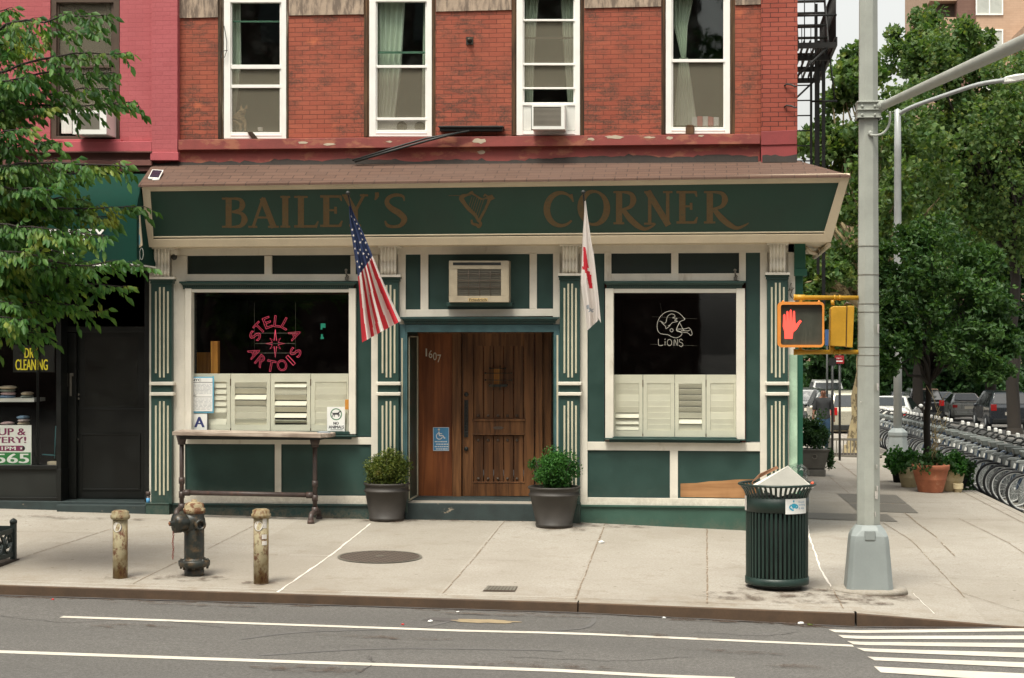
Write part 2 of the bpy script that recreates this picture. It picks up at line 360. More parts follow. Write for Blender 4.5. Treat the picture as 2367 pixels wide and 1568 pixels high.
# ---------------------------------------------------------------- ground, road, sidewalk, curb
def concrete():
    m = bpy.data.materials.new('sidewalk_concrete'); t = NT(m)
    a, b = sr(178, 173, 165), sr(160, 154, 145)
    c = t.mix(t.ramp(t.noise(.55, 5, .6), .35, .68), a, b)
    bk_ = t.n('ShaderNodeTexBrick'); bk_.offset = 0; t.l(t.vec(loc=(-.02, 3.1, 0)), bk_.inputs['Vector'])
    for q_, w_ in (('Scale', 1), ('Mortar Size', 0), ('Brick Width', 1.43), ('Row Height', 3.1)): bk_.inputs[q_].default_value = w_
    bk_.inputs['Color1'].default_value = (1, 1, 1, 1); bk_.inputs['Color2'].default_value = (.84, .835, .82, 1)
    c = t.mix(1.0, c, bk_.outputs['Color'], 'MULTIPLY')
    c = t.mix(t.ramp(t.noise(130, 3, .7), .3, .7, 0, .5), c, sr(150, 142, 130)); c = t.mix(t.ramp(t.noise(38, 4, .85), .38, .64, 0, .65), c, sr(138, 130, 116)); c = t.mix(t.ramp(t.noise(60, 3, .7, t.vec(loc=(9, 3, 0))), .62, .72, 0, .45), c, sr(112, 102, 90))
    c = t.mix(t.ramp(t.noise(3.5, 7, .7), .52, .76, 0, .6), c, sr(134, 124, 110))
    vo = t.n('ShaderNodeTexVoronoi'); vo.inputs['Scale'].default_value = 2.6; t.l(t.tc.outputs['Object'], vo.inputs['Vector'])
    c = t.mix(t.ramp(vo.outputs['Distance'], .045, .065, .7, 0), c, sr(108, 96, 82))   # gum spots
    # dirt towards the kerb
    sx = t.n('ShaderNodeSeparateXYZ'); t.l(t.tc.outputs['Object'], sx.inputs[0])
    d = t.ramp(sx.outputs[1], -6.2, -5.2, 1, 0)
    c = t.mix(t.math('MULTIPLY', d, t.ramp(t.noise(2.2, 6, .7), .45, .7, 0, .5)), c, sr(128, 112, 92))
    t.col(c); t.b.inputs['Roughness'].default_value = .9; t.b.inputs['Specular IOR Level'].default_value = .2
    t.bump(t.noise(160, 4, .7), .35, .004); return m
def asphalt():
    m = bpy.data.materials.new('asphalt'); t = NT(m)
    c = t.mix(t.ramp(t.noise(.5, 5, .6, t.vec((.35, 1.6, 1))), .35, .68), sr(126, 123, 118), sr(106, 104, 100))
    c = t.mix(t.ramp(t.noise(220, 2, .8), .35, .65), c, sr(98, 96, 95))
    c = t.mix(t.ramp(t.noise(110, 2, .8), .63, .72, 0, .8), c, sr(168, 164, 158)); c = t.mix(t.ramp(t.noise(34, 4, .85), .36, .62, 0, .75), c, sr(78, 76, 72)); c = t.mix(t.ramp(t.noise(70, 3, .8, t.vec(loc=(3, 8, 0))), .6, .7, 0, .6), c, sr(164, 160, 152))
    c = t.mix(t.ramp(t.noise(1.4, 7, .7, t.vec((.22, 2.6, 1))), .6, .75, 0, .5), c, sr(84, 82, 80))
    t.col(c); t.b.inputs['Roughness'].default_value = .85; t.b.inputs['Specular IOR Level'].default_value = .25
    t.bump(t.noise(90, 5, .8), .6, .008); return m
M['conc'] = concrete(); M['asph'] = asphalt()
M['joint'] = pm('joint_dirt', sr(128, 112, 94), .95, .2, 12, 0, c2=sr(190, 180, 166), cover=.4, s2=11, soft=.05)
M['caulk'] = pm('joint_caulk', sr(222, 214, 204), .8, .06, 9, 0, c2=sr(180, 168, 152), cover=.25, s2=10)
M['curbface'] = pm('curb_steel', sr(84, 66, 50), .8, .2, 4, .2, c2=sr(58, 48, 40), cover=.3, s2=5, soft=.1, v2=(.3, 1, 1))
M['line'] = pm('road_paint', sr(200, 193, 180), .8, .08, 3, .1, c2=sr(150, 146, 138), cover=.34, s2=26, soft=.07)
def sheet(xs, ys, f, mat, name, mb=None):
    mb = mb or MB(); nx = len(xs)
    vs = [Vector((x, y, f(x, y))) for y in ys for x in xs]
    mb.add(vs, [(j*nx+i, j*nx+i+1, (j+1)*nx+i+1, (j+1)*nx+i) for j in range(len(ys)-1) for i in range(nx-1)], 0, True)
    return mb
def rng(a, b, n): return [a+(b-a)*i/n for i in range(n+1)]
xs = [-400, -150]+rng(-80, -16, 8)+rng(-15, 12, 108)+[16, 22, 30, 45, 60, 80, 150, 400]
ys = [-300, -120, -60]+rng(-40, -16, 8)+rng(-15, YK, 22)+[-6.199]+rng(-6, 60, 66)+[80, 100, 140, 200, 300, 700]
ROAD = sheet(xs, ys, zr, 0, '')
# sidewalk (avenue side + side street), joints inside the same mesh
mb = sheet(rng(-16, XK, 110), rng(YK, .6, 34), zs, 0, '')
sheet(rng(1.0, XK, 20), [.6, 1, 2, 4, 6, 8, 10, 14, 20, 26, 34, 44, 60, 90, 130], zs, 0, '', mb)
EPS = [.003]
def gline(mb, pts, wd, mi=1, f=zs, n=26, jit=.006):
    EPS[0] += .00012
    ws = [G(u, v, f) for u, v in pts]; ps = []
    for a, b in zip(ws, ws[1:]):
        k = max(2, int((b-a).length/.18))
        for i in range(k):
            p = a.lerp(b, i/k)+Vector((random.uniform(-jit, jit), random.uniform(-jit, jit), 0)); ps.append(p)
    ps.append(ws[-1])
    ps = [Vector((p.x, p.y, f(p.x, p.y)+EPS[0])) for p in ps]
    mb.ribbon(ps, [wd*random.uniform(.45, 1.05) for _ in ps], (0, 0, 1), mi)
for pts, wd, mi in [([(20, 1299), (60, 1287), (257, 1223)], .018, 1), ([(-20, 1228), (32, 1229), (228, 1233)], .014, 1), ([(307, 1350), (409, 1300)], .014, 1),
        ([(482, 1269), (590, 1214), (640, 1192)], .012, 1), ([(640, 1370), (765, 1284), (856, 1211)], .03, 2), ([(1168, 1203), (1090, 1298), (1024, 1372)], .016, 1),
        ([(1398, 1213), (1362, 1305), (1330, 1386)], .022, 1), ([(1634, 1224), (1635, 1396)], .022, 1), ([(1868, 1215), (1871, 1242), (1898, 1319), (1926, 1365)], .028, 2),
        ([(1926, 1366), (1950, 1408)], .016, 1), ([(2041, 1209), (2114, 1257), (2230, 1382)], .018, 1), ([(2216, 1199), (2380, 1288)], .016, 1), ([(1917, 1103), (1964, 1142)], .012, 1),
        ([(668, 1284), (765, 1285)], .02, 2), ([(1000, 1293), (1045, 1294), (1252, 1298)], .01, 1), ([(1640, 1312), (1990, 1323), (2199, 1338), (2380, 1345)], .009, 1),
        ([(0, 1343), (700, 1366), (1330, 1383)], .01, 2), ([(1345, 1384), (1950, 1406)], .01, 1), ([(2110, 1372), (2160, 1420)], .009, 2),
        ([(420, 1255), (900, 1268)], .008, 1), ([(2160, 1350), (2380, 1420)], .01, 1)]:
    gline(mb, pts, wd, mi)
for k, y in enumerate([3.5, 6.8, 12, 16, 20, 25, 30, 36]):       # cross joints on the side street
    mb.ribbon([Vector((x, y+.05*sin(x*3), zs(x, y)+.004+k*1e-4)) for x in rng(1.3, XK, 9)], .02, (0, 0, 1), 1)
mb.ribbon([Vector((3.2+.01*sin(y*4), y, zs(3.2, y)+.006)) for y in rng(-1.5, 60, 60)], .02, (0, 0, 1), 1)
mb.ribbon([Vector((XK-.2, y, zs(XK-.2, y)+.006)) for y in rng(-6, 60, 60)], .012, (0, 0, 1), 1)
WALK = mb
# curb: steel faced along the avenue, dropping flush at the corner ramp
def curb(x0, x1, name, n=40):
    mb = MB(); xx = rng(x0, x1, n)
    for a, b in zip(xx, xx[1:]):
        za, zb = zs(a, YK)+.004, zs(b, YK)+.004
        ra, rb = zr(a, YK)-.05, zr(b, YK)-.05
        y0, y1 = YK-.16, YK+.004
        mb.add([(a, y0+.012, za), (b, y0+.012, zb), (b, y1, zb), (a, y1, za)], [(0, 1, 2, 3)], 1)
        mb.add([(a, y0, za-.012), (b, y0, zb-.012), (b, y0+.012, zb), (a, y0+.012, za)], [(0, 1, 2, 3)], 0)
        mb.add([(a, y0, ra), (b, y0, rb), (b, y0, zb-.012), (a, y0, za-.012)], [(0, 1, 2, 3)], 0)
    for a in (xx[0], xx[-1]):
        mb.add([(a, YK-.16, zr(a, YK)-.05), (a, YK, zr(a, YK)-.05), (a, YK, zs(a, YK)+.004), (a, YK-.16, zs(a, YK)-.008)], [(0, 1, 2, 3)], 0)
    return struct(mb, name, [M['curbface'], M['conc']], fix=False)
curb(-16, -1.335, 'curb'); curb(-1.32, 1.53, 'curb'); curb(1.555, XK+.15, 'curb', 20)
mb = MB()
YY_ = rng(YK-.16, 0, 8)+rng(0, 100, 56)[1:]
for a, b in zip(YY_, YY_[1:]):
    mb.add([(XK, a, zs(XK, a)+.003), (XK+.15, a, zs(XK, a)-.01), (XK+.15, b, zs(XK, b)-.01), (XK, b, zs(XK, b)+.003)], [(0, 1, 2, 3)], 0)
    mb.add([(XK+.15, a, zs(XK, a)-.01), (XK+.16, a, zr(XK, a)-.1), (XK+.16, b, zr(XK, b)-.1), (XK+.15, b, zs(XK, b)-.01)], [(0, 1, 2, 3)], 1)
struct(mb, 'side_street_curb', [M['conc'], M['curbface']], fix=False)
# road markings
mk = []
def mark(pts, wd, lab, name='lane_line'):
    mb = MB(); ws = [G(u, v, zr) for u, v in pts]; ps = []
    for a, b in zip(ws, ws[1:]):
        k = max(2, int((b-a).length/.4)); ps += [a.lerp(b, i/k) for i in range(k)]
    ps.append(ws[-1]); ps = [Vector((p.x, p.y, zr(p.x, p.y)+.005)) for p in ps]
    ROAD.ribbon(ps, wd, (0, 0, 1), 1)
mark([(142, 1427), (1060, 1459), (1972, 1494)], .11, 'thinner white lane line nearer the curb')
mark([(-40, 1506.5), (700, 1532), (1520, 1563.5), (1700, 1570)], .13, 'white lane line along the bottom of the view')
def stripe(q):
    mb = MB(); ws = [G(u, v, zr) for u, v in q]
    n = 14; a0, a1, b1, b0 = ws
    vs = []; 
    for i in range(n+1):
        for p, r in ((a0, a1), (b0, b1)):
            s = p.lerp(r, i/n); vs.append(Vector((s.x, s.y, zr(s.x, s.y)+.006)))
    ROAD.add(vs, [(2*i, 2*i+1, 2*i+3, 2*i+2) for i in range(n)], 1)
for q in [[(1915, 1456.5), (2400, 1454), (2400, 1461.5), (1930, 1463)], [(1937, 1469.5), (2400, 1471), (2400, 1480), (1950, 1476.5)], [(1958, 1483.5), (2400, 1488.5), (2400, 1499), (1973, 1491)],
          [(1980, 1499), (2400, 1511), (2400, 1523), (1998, 1507)], [(2005, 1519.5), (2400, 1534), (2400, 1546), (2022, 1528)], [(2020, 1542), (2400, 1560), (2400, 1580), (2036, 1556)]]:
    stripe(q)
# ---------------------------------------------------------------- the corner bar building
def shingles():
    m = bpy.data.materials.new('brown_shingles'); t = NT(m)
    br = t.n('ShaderNodeTexBrick'); t.l(t.vec((1, 1, 1)), br.inputs['Vector'])
    for k, q in (('Scale', 1), ('Mortar Size', .008), ('Mortar Smooth', .5), ('Brick Width', .3), ('Row Height', .135)): br.inputs[k].default_value = q
    br.inputs['Color1'].default_value = (*sr(98, 73, 60), 1); br.inputs['Color2'].default_value = (*sr(84, 62, 51), 1); br.inputs['Mortar'].default_value = (*sr(48, 36, 30), 1)
    c = t.mix(t.ramp(t.noise(1.2, 6), .4, .7, 0, .6), br.outputs['Color'], sr(92, 72, 62))
    c = t.mix(t.ramp(t.noise(120, 2), .4, .7, 0, .5), c, sr(104, 82, 69))
    t.col(c); t.b.inputs['Roughness'].default_value = .9; b0 = t.bump(t.math('SUBTRACT', 1.0, br.outputs['Fac']), .6, .01); t.bump(t.noise(150, 2), .3, .004, b0); return m
M['shingle'] = shingles()
M['brick'] = brick('painted_brick', sr(168, 93, 72), sr(156, 82, 64), sr(112, 62, 50), stain=sr(68, 60, 52), cover=.53, var=.16, patch=sr(188, 106, 74), pcover=.3)
M['pier'] = brick('pier_brick', sr(164, 86, 70), sr(154, 76, 62), sr(84, 48, 44), bw=.22, var=.2, stain=sr(88, 70, 64), cover=.3, bump=.8)
M['pinkbrick'] = brick('pink_painted_brick', sr(182, 98, 102), sr(176, 92, 96), sr(164, 86, 90), ms=.004, var=.12, stain=sr(140, 74, 78), cover=.22, bump=.45)
M['stone'] = pm('stained_stone', sr(176, 156, 136), .85, .14, 4, .3, c2=sr(112, 98, 86), cover=.5, s2=7, soft=.12, v2=(2.2, 2.2, .5))
M['sillred'] = pm('peeling_red_masonry', sr(136, 66, 60), .7, .16, 3, .25, c2=sr(156, 96, 74), cover=.42, s2=3.2, soft=.06, v2=(1, 1, 2))
M['sillred2'] = pm('red_masonry', sr(140, 60, 60), .7, .14, 3, .2, c2=sr(168, 92, 74), cover=.25, s2=3, soft=.08)
M['chip'] = pm('bare_plaster', sr(186, 172, 150), .9, .1, 8, .3)
M['tar'] = pm('roof_tar', sr(52, 46, 42), .95, .2, 12, .6)
bar = thing('corner_building', (X(1183), 0, 0), 'red brick corner building with a dark green shopfront under a sloping sign board', 'building')
WV = [(517.5, 661.5, 0, 321), (853.5, 998, -2, 316), (1194, 1340.5, -8, 313), (1539, 1687.5, -10, 309.6)]
WO = [(503.5, 667), (841, 1007), (1182.5, 1350.5), (1528.5, 1699)]
XL, XR = X(412), X(1842); ZT = 11.5
def zv(v, u): return Z(v, u)
mb = MB()
edges = [XL]+[X(u) for w in WO for u in w]+[X(1758.5)]
for i in range(0, len(edges), 2):
    a, b = edges[i], edges[i+1]
    mb.box(a, b, 0, .3, zv(352, 1183), ZT)
for (a, b), wv in zip(WO, WV):
    mb.box(X(a), X(b), 0, .3, zv(wv[2]-30, a), ZT); mb.box(X(a), X(b), .0, .3, zv(352, 1183), zv(wv[3]+2, a))
mb.box(XR-.3, XR, .3, 14, 3.5, ZT); mb.box(X(345), X(345)+.3, .3, 14, -.3, ZT); mb.box(X(345)+.3, XR-.3, 13.7, 14, -.3, ZT)
mb.box(X(345), XR, 0, 14, ZT, ZT+.3)
mb.build('brick_wall', M['brick'], bar)
mb = MB(); mb.box(X(1759), XR+.004, -.09, .001, zv(306, 1800), ZT); mb.build('corner_pier', M['pier'], bar)
mb = MB()   # painted stone bands and sill course
for (a, b, va, vb) in [(412, 503, 42, 40), (667.5, 840.5, 36, 33), (1007.5, 1182, 27, 23), (1351, 1528, 19, 15), (1699.5, 1758, 12, 10)]:
    mb.poly([(a, -40), (b, -40), (b, vb), (a, va)], -.022, .05)
mb.each('stone_band', M['stone'], bar)
mb = MB()
mb.poly([(412, 323.5), (1080, 316), (1757, 310), (1757, 333), (412, 347)], -.13, .06, 0)
mb.poly([(412, 347), (1757, 333), (1757, 378), (412, 384)], -.05, .06, 0)
mb.poly([(1759, 304), (1842.5, 301), (1842.5, 334), (1759, 336)], -.115, .06, 1)
mb.poly([(1759, 336), (1842.5, 334), (1842.5, 376), (1759, 376)], -.10, .06, 1)
mb.build('sill_course', [M['sillred'], M['sillred2']], bar, bev=.006)
mb = MB(); r = random.Random(3)   # chips of bare plaster
for cu, cv, wdt, h in [(1110, 326, 18, 7), (1112, 352, 9, 5), (1420, 317, 22, 5), (1365, 322, 9, 4), (1500, 318, 14, 3), (1548, 319, 9, 5), (700, 330, 12, 4), (1620, 314, 7, 2.5), (760, 334, 16, 3), (900, 328, 8, 3)]:
    pts = [(cu+wdt*cos(a)*r.uniform(.6, 1.15), cv+h*sin(a)*r.uniform(.5, 1.1)) for a in [2*pi*k/13 for k in range(13)]]
    mb.poly(pts, -.1325 if cv < 347 and cv < 345 else -.0525, -.1 if cv < 345 else -.04)
mb.build('bare_patch', M['chip'], bar)
mb = MB(); N = 150   # ragged tar flashing where the roof meets the wall
top = []; h = 5
for i in range(N+1):
    u = 345+(1842-345)*i/N; h = max(2, min(14, h+r.uniform(-2.6, 2.6))); base = 380-(u-345)*.0065
    top.append((u, base-h-(4 if r.random() < .1 else 0), base+5))
for (ua, ta, ba), (ub, tb, bb) in zip(top, top[1:]):
    y = -.055 if ub < 1758 else -.105
    if ua < 1758 < ub: continue
    a, b = P(ua, ta, y), P(ub, tb, y); c, d = P(ub, bb, y-.03), P(ua, ba, y-.03)
    mb.add([a, b, c, d, a+Vector((0, .012, .0)), b+Vector((0, .012, 0))], [(0, 3, 2, 1), (0, 1, 5, 4)])
mb.each('tar_flashing', M['tar'], bar, fix=False)
# upper rooms
def room(u0, u1, y0, y1, z0, z1, parent, nm='interior', m=None, split=()):
    mb = MB(); a, b = (u0, u1)
    mb.add([(a, y0, z0), (b, y0, z0), (b, y1, z0), (a, y1, z0), (a, y0, z1), (b, y0, z1), (b, y1, z1), (a, y1, z1)],
           [(0, 1, 2, 3), (7, 6, 5, 4), (2, 6, 7, 3), (0, 3, 7, 4), (1, 5, 6, 2)])
    return mb.build(nm, m or M['dark'], parent, fix=False)
room(XL+.05, XR-.31, .31, 3.2, 4.6, 8.6, bar, 'interior', M['roomdark'])
# windows
def curtain_mb(pts, y, amp=.03, nf=7):
    """pts: (v, uL, uR) rows; folds run down"""
    mb = MB(); vs = []; n = nf*8
    rows = []
    for k in range(len(pts)-1):
        for j in range(6 if k < len(pts)-2 else 7):
            f = j/6; rows.append(tuple(pts[k][q]*(1-f)+pts[k+1][q]*f for q in range(3)))
    for v, a, b in rows:
        for i in range(n+1):
            p = P(a+(b-a)*i/n, v, y); p.y += amp*sin(i/8*2*pi+.4*sin(v*.05))*(.7+.3*sin(i*.7)); vs.append(p)
    mb.add(vs, [(j*(n+1)+i, j*(n+1)+i+1, (j+1)*(n+1)+i+1, (j+1)*(n+1)+i) for j in range(len(rows)-1) for i in range(n)], 0, True)
    return mb
def window(i, gl, gr, rails, panes, curt, glassbar=None, bottom=None, parent=bar):
    u0, u1, v0, v1 = WV[i]; o0, o1 = WO[i]
    f = MB()
    f.q(u0, v0-8, gl, v1, -.005, .10); f.q(gr, v0-8, u1, v1, -.005, .10)
    f.q(gl, v1-(bottom or 15), gr, v1, -.008, .10); f.q(gl, v1-(bottom or 15)+6, gr, v1-(bottom or 15)+8.5, -.014, .0)
    f.q(gl, v0-9, gr, v0+6 if v0 > -3 else v0, -.005, .1)
    w = f.build('window', M['winwhite'], parent, bev=.004)
    s = MB()
    for a, b, y in rails: s.q(gl-2 if y < .03 else gl, a, gr+2 if y < .03 else gr, b, y, y+.035)
    s.q(gl, v0-8, gl+3.5, v1-15, .028, .07); s.q(gr-3.5, v0-8, gr, v1-15, .028, .07)
    s.build('sash', M['winwhite'], w, bev=.003)
    sw = MB(); sw.q(o0, v0-30, u0, v1+1, .0, .12); sw.q(u1, v0-30, o1, v1, -.0, .12); sw.q(u0, v0-30, u1, v0-8.2, .012, .12)
    sw.q(o0+4, v0-30, o0+8, v1, -.014, .01); sw.q(u1+2, v0-30, u1+5, v1, -.012, .01)
    sw.build('wooden_surround', M['oldwood'] if i == 0 else M['oldwoodr'], w, bev=.003)
    g = MB()
    for a, b, k in panes:
        if k == 'g': g.q(gl, a, gr, b, .052, .056)
    g.each('pane', M['glass'], w)
    g = MB(); any_ = 0
    for a, b, k in panes:
        if k == 's': g.q(gl, a, gr, b, .046, .047); any_ = 1
    if any_: g.build('insect_screen', M['mesh'], w)
    if curt:
        for c in curt: curtain_mb(*c).build('curtain', M['curtain'], w, fix=False)
    return w
def meshmat():
    m = bpy.data.materials.new('insect_screen'); t = NT(m)
    tr = t.n('ShaderNodeBsdfTransparent'); df = t.n('ShaderNodeBsdfDiffuse'); df.inputs[0].default_value = (*sr(134, 128, 112), 1)
    mx = t.n('ShaderNodeMixShader'); mx.inputs[0].default_value = .36
    t.l(tr.outputs[0], mx.inputs[1]); t.l(df.outputs[0], mx.inputs[2]); t.l(mx.outputs[0], t.out.inputs[0]); return m
M['mesh'] = meshmat()
M['teargreen'] = pm('greenish_sash', sr(96, 132, 112), .4, .05, 4, 0)
w1 = window(0, 532.5, 650, [(150, 159.5, .012), (196, 203.5, .02)], [(0, 155, 'g'), (155, 306, 's')],
            [([(4, 534, 556), (150, 534, 558), (200, 533, 552), (272, 533, 543)], .16, .03, 3)])
w2 = window(1, 868.5, 986.5, [(151, 157, .012), (272, 278, .02)], [(0, 155, 'g'), (155, 302, 's')],
            [([(4, 870, 936), (160, 870, 928), (272, 870, 913)], .16, .035, 5), ([(4, 979, 987), (272, 974, 986)], .16, .02, 2)])
w3 = window(2, 1208.5, 1329, [(44.5, 49, .012), (146, 151, .012), (202, 206, .0), (237, 244, .0)], [(-10, 46, 'g'), (46, 204, 's'), (204, 238, 'g')],
            [([(0, 1212, 1245), (120, 1212, 1236), (236, 1214, 1232)], .2, .03, 4), ([(0, 1296, 1328), (120, 1303, 1327), (236, 1312, 1326)], .2, .03, 4)], bottom=11)
w4 = window(3, 1552.5, 1675.5, [(137, 144, .012)], [(-10, 141, 'g'), (141, 295, 's')],
            [([(-10, 1554, 1604), (60, 1558, 1590), (133, 1574, 1586), (134, 1570, 1590), (290, 1556, 1612)], .2, .03, 5)])
mb = MB(); mb.q(533, 48, 649, 52, .075, .095); mb.build('inner_rail', M['teargreen'], w1)
mb = MB(); mb.q(869, 119, 986, 124, .075, .095); mb.build('inner_rail', M['teargreen'], w2)
mb = MB(); mb.q(1209, 86, 1328, 90, .08, .1); mb.build('inner_rail', M['screen'], w3)
mb = MB(); mb.q(1585, 291, 1605, 309.5, -.03, .0); mb.q(1588, 289, 1603, 291, -.035, .03); mb.build('wooden_wedge', M['oldwoodr'], w4)
mb = MB(); mb.poly([(571, 305), (583, 305), (596, 321), (583, 322)], -.035, -.012); mb.build('wooden_wedge', M['oldwood'], w1)
# window fan unit behind W2, AC unit in W3
fan = thing('window_fan', P(928, 305, .1), 'white twin window fan with two round grilles in the second window from the left', 'fan')
mb = MB(); mb.q(869, 279, 986, 309, .085, .15); mb.build('housing', M['plasticw'], fan, bev=.004)
for cu in (929, 970.5):
    mb = MB(); c = P(cu, 293.5, .083); Mx = Matrix.Translation(c) @ Matrix.Rotation(pi/2, 4, 'X')
    mb.lathe([(0.001, .0), (.070, .0), (.070, .008), (.076, .008), (.076, -.002)], Mx, 28); 
    for k in range(12):
        a = 2*pi*k/12; mb.tube([c+Vector((.012*cos(a), -.012, .012*sin(a))), c+Vector((.07*cos(a), -.01, .07*sin(a)))], .0022, 4)
    mb.build('fan_grille', M['tin'], fan)
def ac_unit(name, label, u0, v0, u1, v1, gu0, gv0, gu1, gv1, yf, yb, panels, body=None, n=16, lv=None):
    t = thing(name, P((u0+u1)/2, v1, (yf+yb)/2), label, 'air conditioner')
    mb = MB(); th = 4
    mb.q(u0, v0, u1, v1, yf+.02, yb); mb.q(u0, v0, u1, gv0, yf, yf+.02); mb.q(u0, gv1, u1, v1, yf, yf+.02)
    mb.q(u0, gv0, gu0, gv1, yf, yf+.02); mb.q(gu1, gv0, u1, gv1, yf, yf+.02)
    mb.build('housing', body or M['plasticw'], t, bev=.004)
    mb = MB(); mb.q(gu0, gv0, gu1, gv1, yf+.016, yf+.019); g = mb.build('coil', M['tin'], t)
    mb = MB()
    for k in range(n):
        v = gv0+(gv1-gv0)*(k+.5)/n; mb.q(gu0, v-(gv1-gv0)/n*.22, gu1, v+(gv1-gv0)/n*.22, yf+.006, yf+.014)
    mb.build('louvre', lv or M['louv'], t)
    if panels:
        mb = MB()
        for a, b, c, d in panels:
            mb.q(a, b, c, d, .02, .04)
            k = a
            while k < c-2: mb.q(k, b+2, k+1.2, d-2, .012, .02); k += 3.4
        mb.each('side_panel', M['plasticw'], t)
    return t
M['louv'] = pm('louvre_grey', sr(150, 144, 132), .6, .06, 4, 0)
ac_unit('air_conditioner', 'white air conditioner with a grey louvred grille in the third window of the brick building', 1229, 243, 1305, 299, 1233, 247, 1297, 292, -.32, .3, [(1209, 244, 1227.5, 301), (1306.5, 244, 1328.5, 301)])
# cat and sill things
def cat():
    t = P(553, 304, .16); mb = MB()
    def e(u, v, y, r, sc=(1, 1, 1)): mb.ball(P(u, v, y), r, 14, 0, .0, sc)
    me = bpy.data.meshes.new('c')
    body = [(548, 296, .18, .075), (546, 284, .17, .085), (551, 270, .16, .07), (557, 262, .15, .05), (562, 256, .13, .062)]
    vs = [P(u, v, y) for u, v, y, r in body]+[P(566, 257, .08), P(556, 288, .1), P(556, 303, .08), P(566, 280, .12), P(567, 303, .08), P(540, 300, .2), P(532, 303, .14)]
    ed = [(0, 1), (1, 2), (2, 3), (3, 4), (4, 5), (1, 6), (6, 7), (2, 8), (8, 9), (0, 10), (10, 11)]
    rr = [r for *_, r in body]+[.028, .03, .02, .028, .018, .03, .016]
    o = skin_obj('cat', vs, ed, rr, M['cat'], 1)
    mb = MB()
    for u in (557, 568.5): mb.prism([P(u-3.4, 251, .11), P(u+3.4, 251, .11), P(u+(.6 if u < 560 else 1.4), 243, .12)], (0, .02, 0))
    tag(o, 'tabby cat sitting behind the screen of the leftmost upper window', 'cat')
    mb.build('ear', M['cat'], o)
def skin_obj(name, vs, ed, rr, mat, sub=2, parent=None, root=0):
    org = ORG.get(parent.name, Vector()) if parent else Vector(vs[root])
    me = bpy.data.meshes.new(name); me.from_pydata([Vector(v)-org for v in vs], ed, [])
    o = bpy.data.objects.new(name, me); COL.objects.link(o)
    md = o.modifiers.new('skin', 'SKIN'); md.use_smooth_shade = True
    for i, s in enumerate(me.skin_vertices[0].data if me.skin_vertices else []): pass
    if not me.skin_vertices:
        bm = bmesh.new(); bm.from_mesh(me); bm.verts.layers.skin.verify(); bm.to_mesh(me); bm.free()
    for i, s in enumerate(me.skin_vertices[0].data):
        r = rr[i]; s.radius = (r, r) if not hasattr(r, '__len__') else r; s.use_root = (i == root)
    sb = o.modifiers.new('sub', 'SUBSURF'); sb.levels = sub; sb.render_levels = sub
    me.materials.append(mat)
    dg = bpy.context.evaluated_depsgraph_get(); dg.update()
    ev = o.evaluated_get(dg); nm = bpy.data.meshes.new_from_object(ev)
    o.modifiers.clear(); o.data = nm
    if not nm.materials: nm.materials.append(mat)
    for p in nm.polygons: p.use_smooth = True
    if parent: o.parent = parent; ORG[o.name] = org
    else: o.location = org; ORG[o.name] = org
    return o
M['cat'] = pm('tabby_fur', sr(176, 150, 112), .9, .2, 30, .3, c2=sr(100, 80, 58), cover=.45, s2=26, soft=.1, v2=(.6, .6, 2))
cat()
mb = MB(); mb.lathe([(.0, 0), (.035, 0), (.04, .045), (.036, .05), (.0, .046)], Matrix.Translation(P(602, 303, .12)), 16)
tag(mb.build('small_cup', M['plasticw']), 'small white cup beside the cat on the window ledge', 'cup')
cu = thing('striped_cushion', P(1630, 291, .2), 'pink and white striped cushion behind the rightmost upper window', 'cushion')
mb = MB()
for k in range(5):
    a = 1599+12.6*k
    mb.poly([(a, 271-(2 if 0 < k < 4 else 0)), (a+12.6, 271-(2 if 0 < k < 3 else 0)), (a+12.6, 292), (a, 292)], .15-.01*(k % 2), .25, k % 2)
mb.build('cushion_cover', [M['paper'], pm('pink_cloth', sr(206, 110, 110), .9, .1, 10, 0)], cu, bev=.01)
# iron bracket, old cable, wall stud
mb = MB(); mb.q(1016, 292, 1161, 303, -.14, -.02); mb.q(1013, 291, 1163, 294.5, -.18, -.01)
ib = tag(mb.build('iron_bracket', M['black'], None, bev=.003), 'black iron bar bolted flat on the red wall between the second and third windows', 'bracket')
mb = MB(); mb.tube([P(815, 371, -.14), P(903, 344, -.17), P(985, 320, -.19), P(1085, 303, -.19)], .014, 8); mb.tube([P(820, 374, -.17), P(905, 349, -.2), P(990, 325, -.22), P(1060, 307, -.22)], .017, 8)
tag(mb.build('cable_run', M['black']), 'pair of thick black cables slanting from the iron bar down to the shingle roof', 'cable')
mb = MB(); c = P(1086, 94, 0); mb.lathe([(.04, 0), (.04, .02), (.022, .04), (.022, .10), (.0, .11)], Matrix.Translation(c) @ Matrix.Rotation(pi/2, 4, 'X'), 10); mb.box(c.x-.05, c.x+.05, -.02, 0, c.z-.06, c.z+.05)
tag(mb.build('wall_anchor', M['iron']), 'rusty iron anchor stud on the brick between the middle windows', 'anchor')
mb = MB(); mb.tube([P(518, 60, -.02), P(524, 95, -.03), P(524, 118, -.05), P(519, 133, -.05), P(513, 133, -.04), P(511, 124, -.05), P(516, 118, -.06), P(526, 117, -.03)], .005, 6)
tag(mb.build('loose_wire', M['black']), 'loose looped wire on the frame of the leftmost upper window', 'wire')
for uu, vv in ((1822, 200), (1822, 250)):
    pass
mb = MB()
for vv in (197, 246):
    mb.tube([P(1813, vv+2, -.1), P(1818, vv-2, -.13), P(1829, vv-1, -.15), P(1837, vv+3, -.17), P(1842.5, vv+(3 if vv < 220 else 2), -.18)], .012, 6)
for o_, l_ in zip(mb.each('hooked_cable', M['black']), ('upper black cable loop clinging to the brick corner pier', 'lower black cable loop clinging to the brick corner pier')): tag(o_, l_, 'cable')

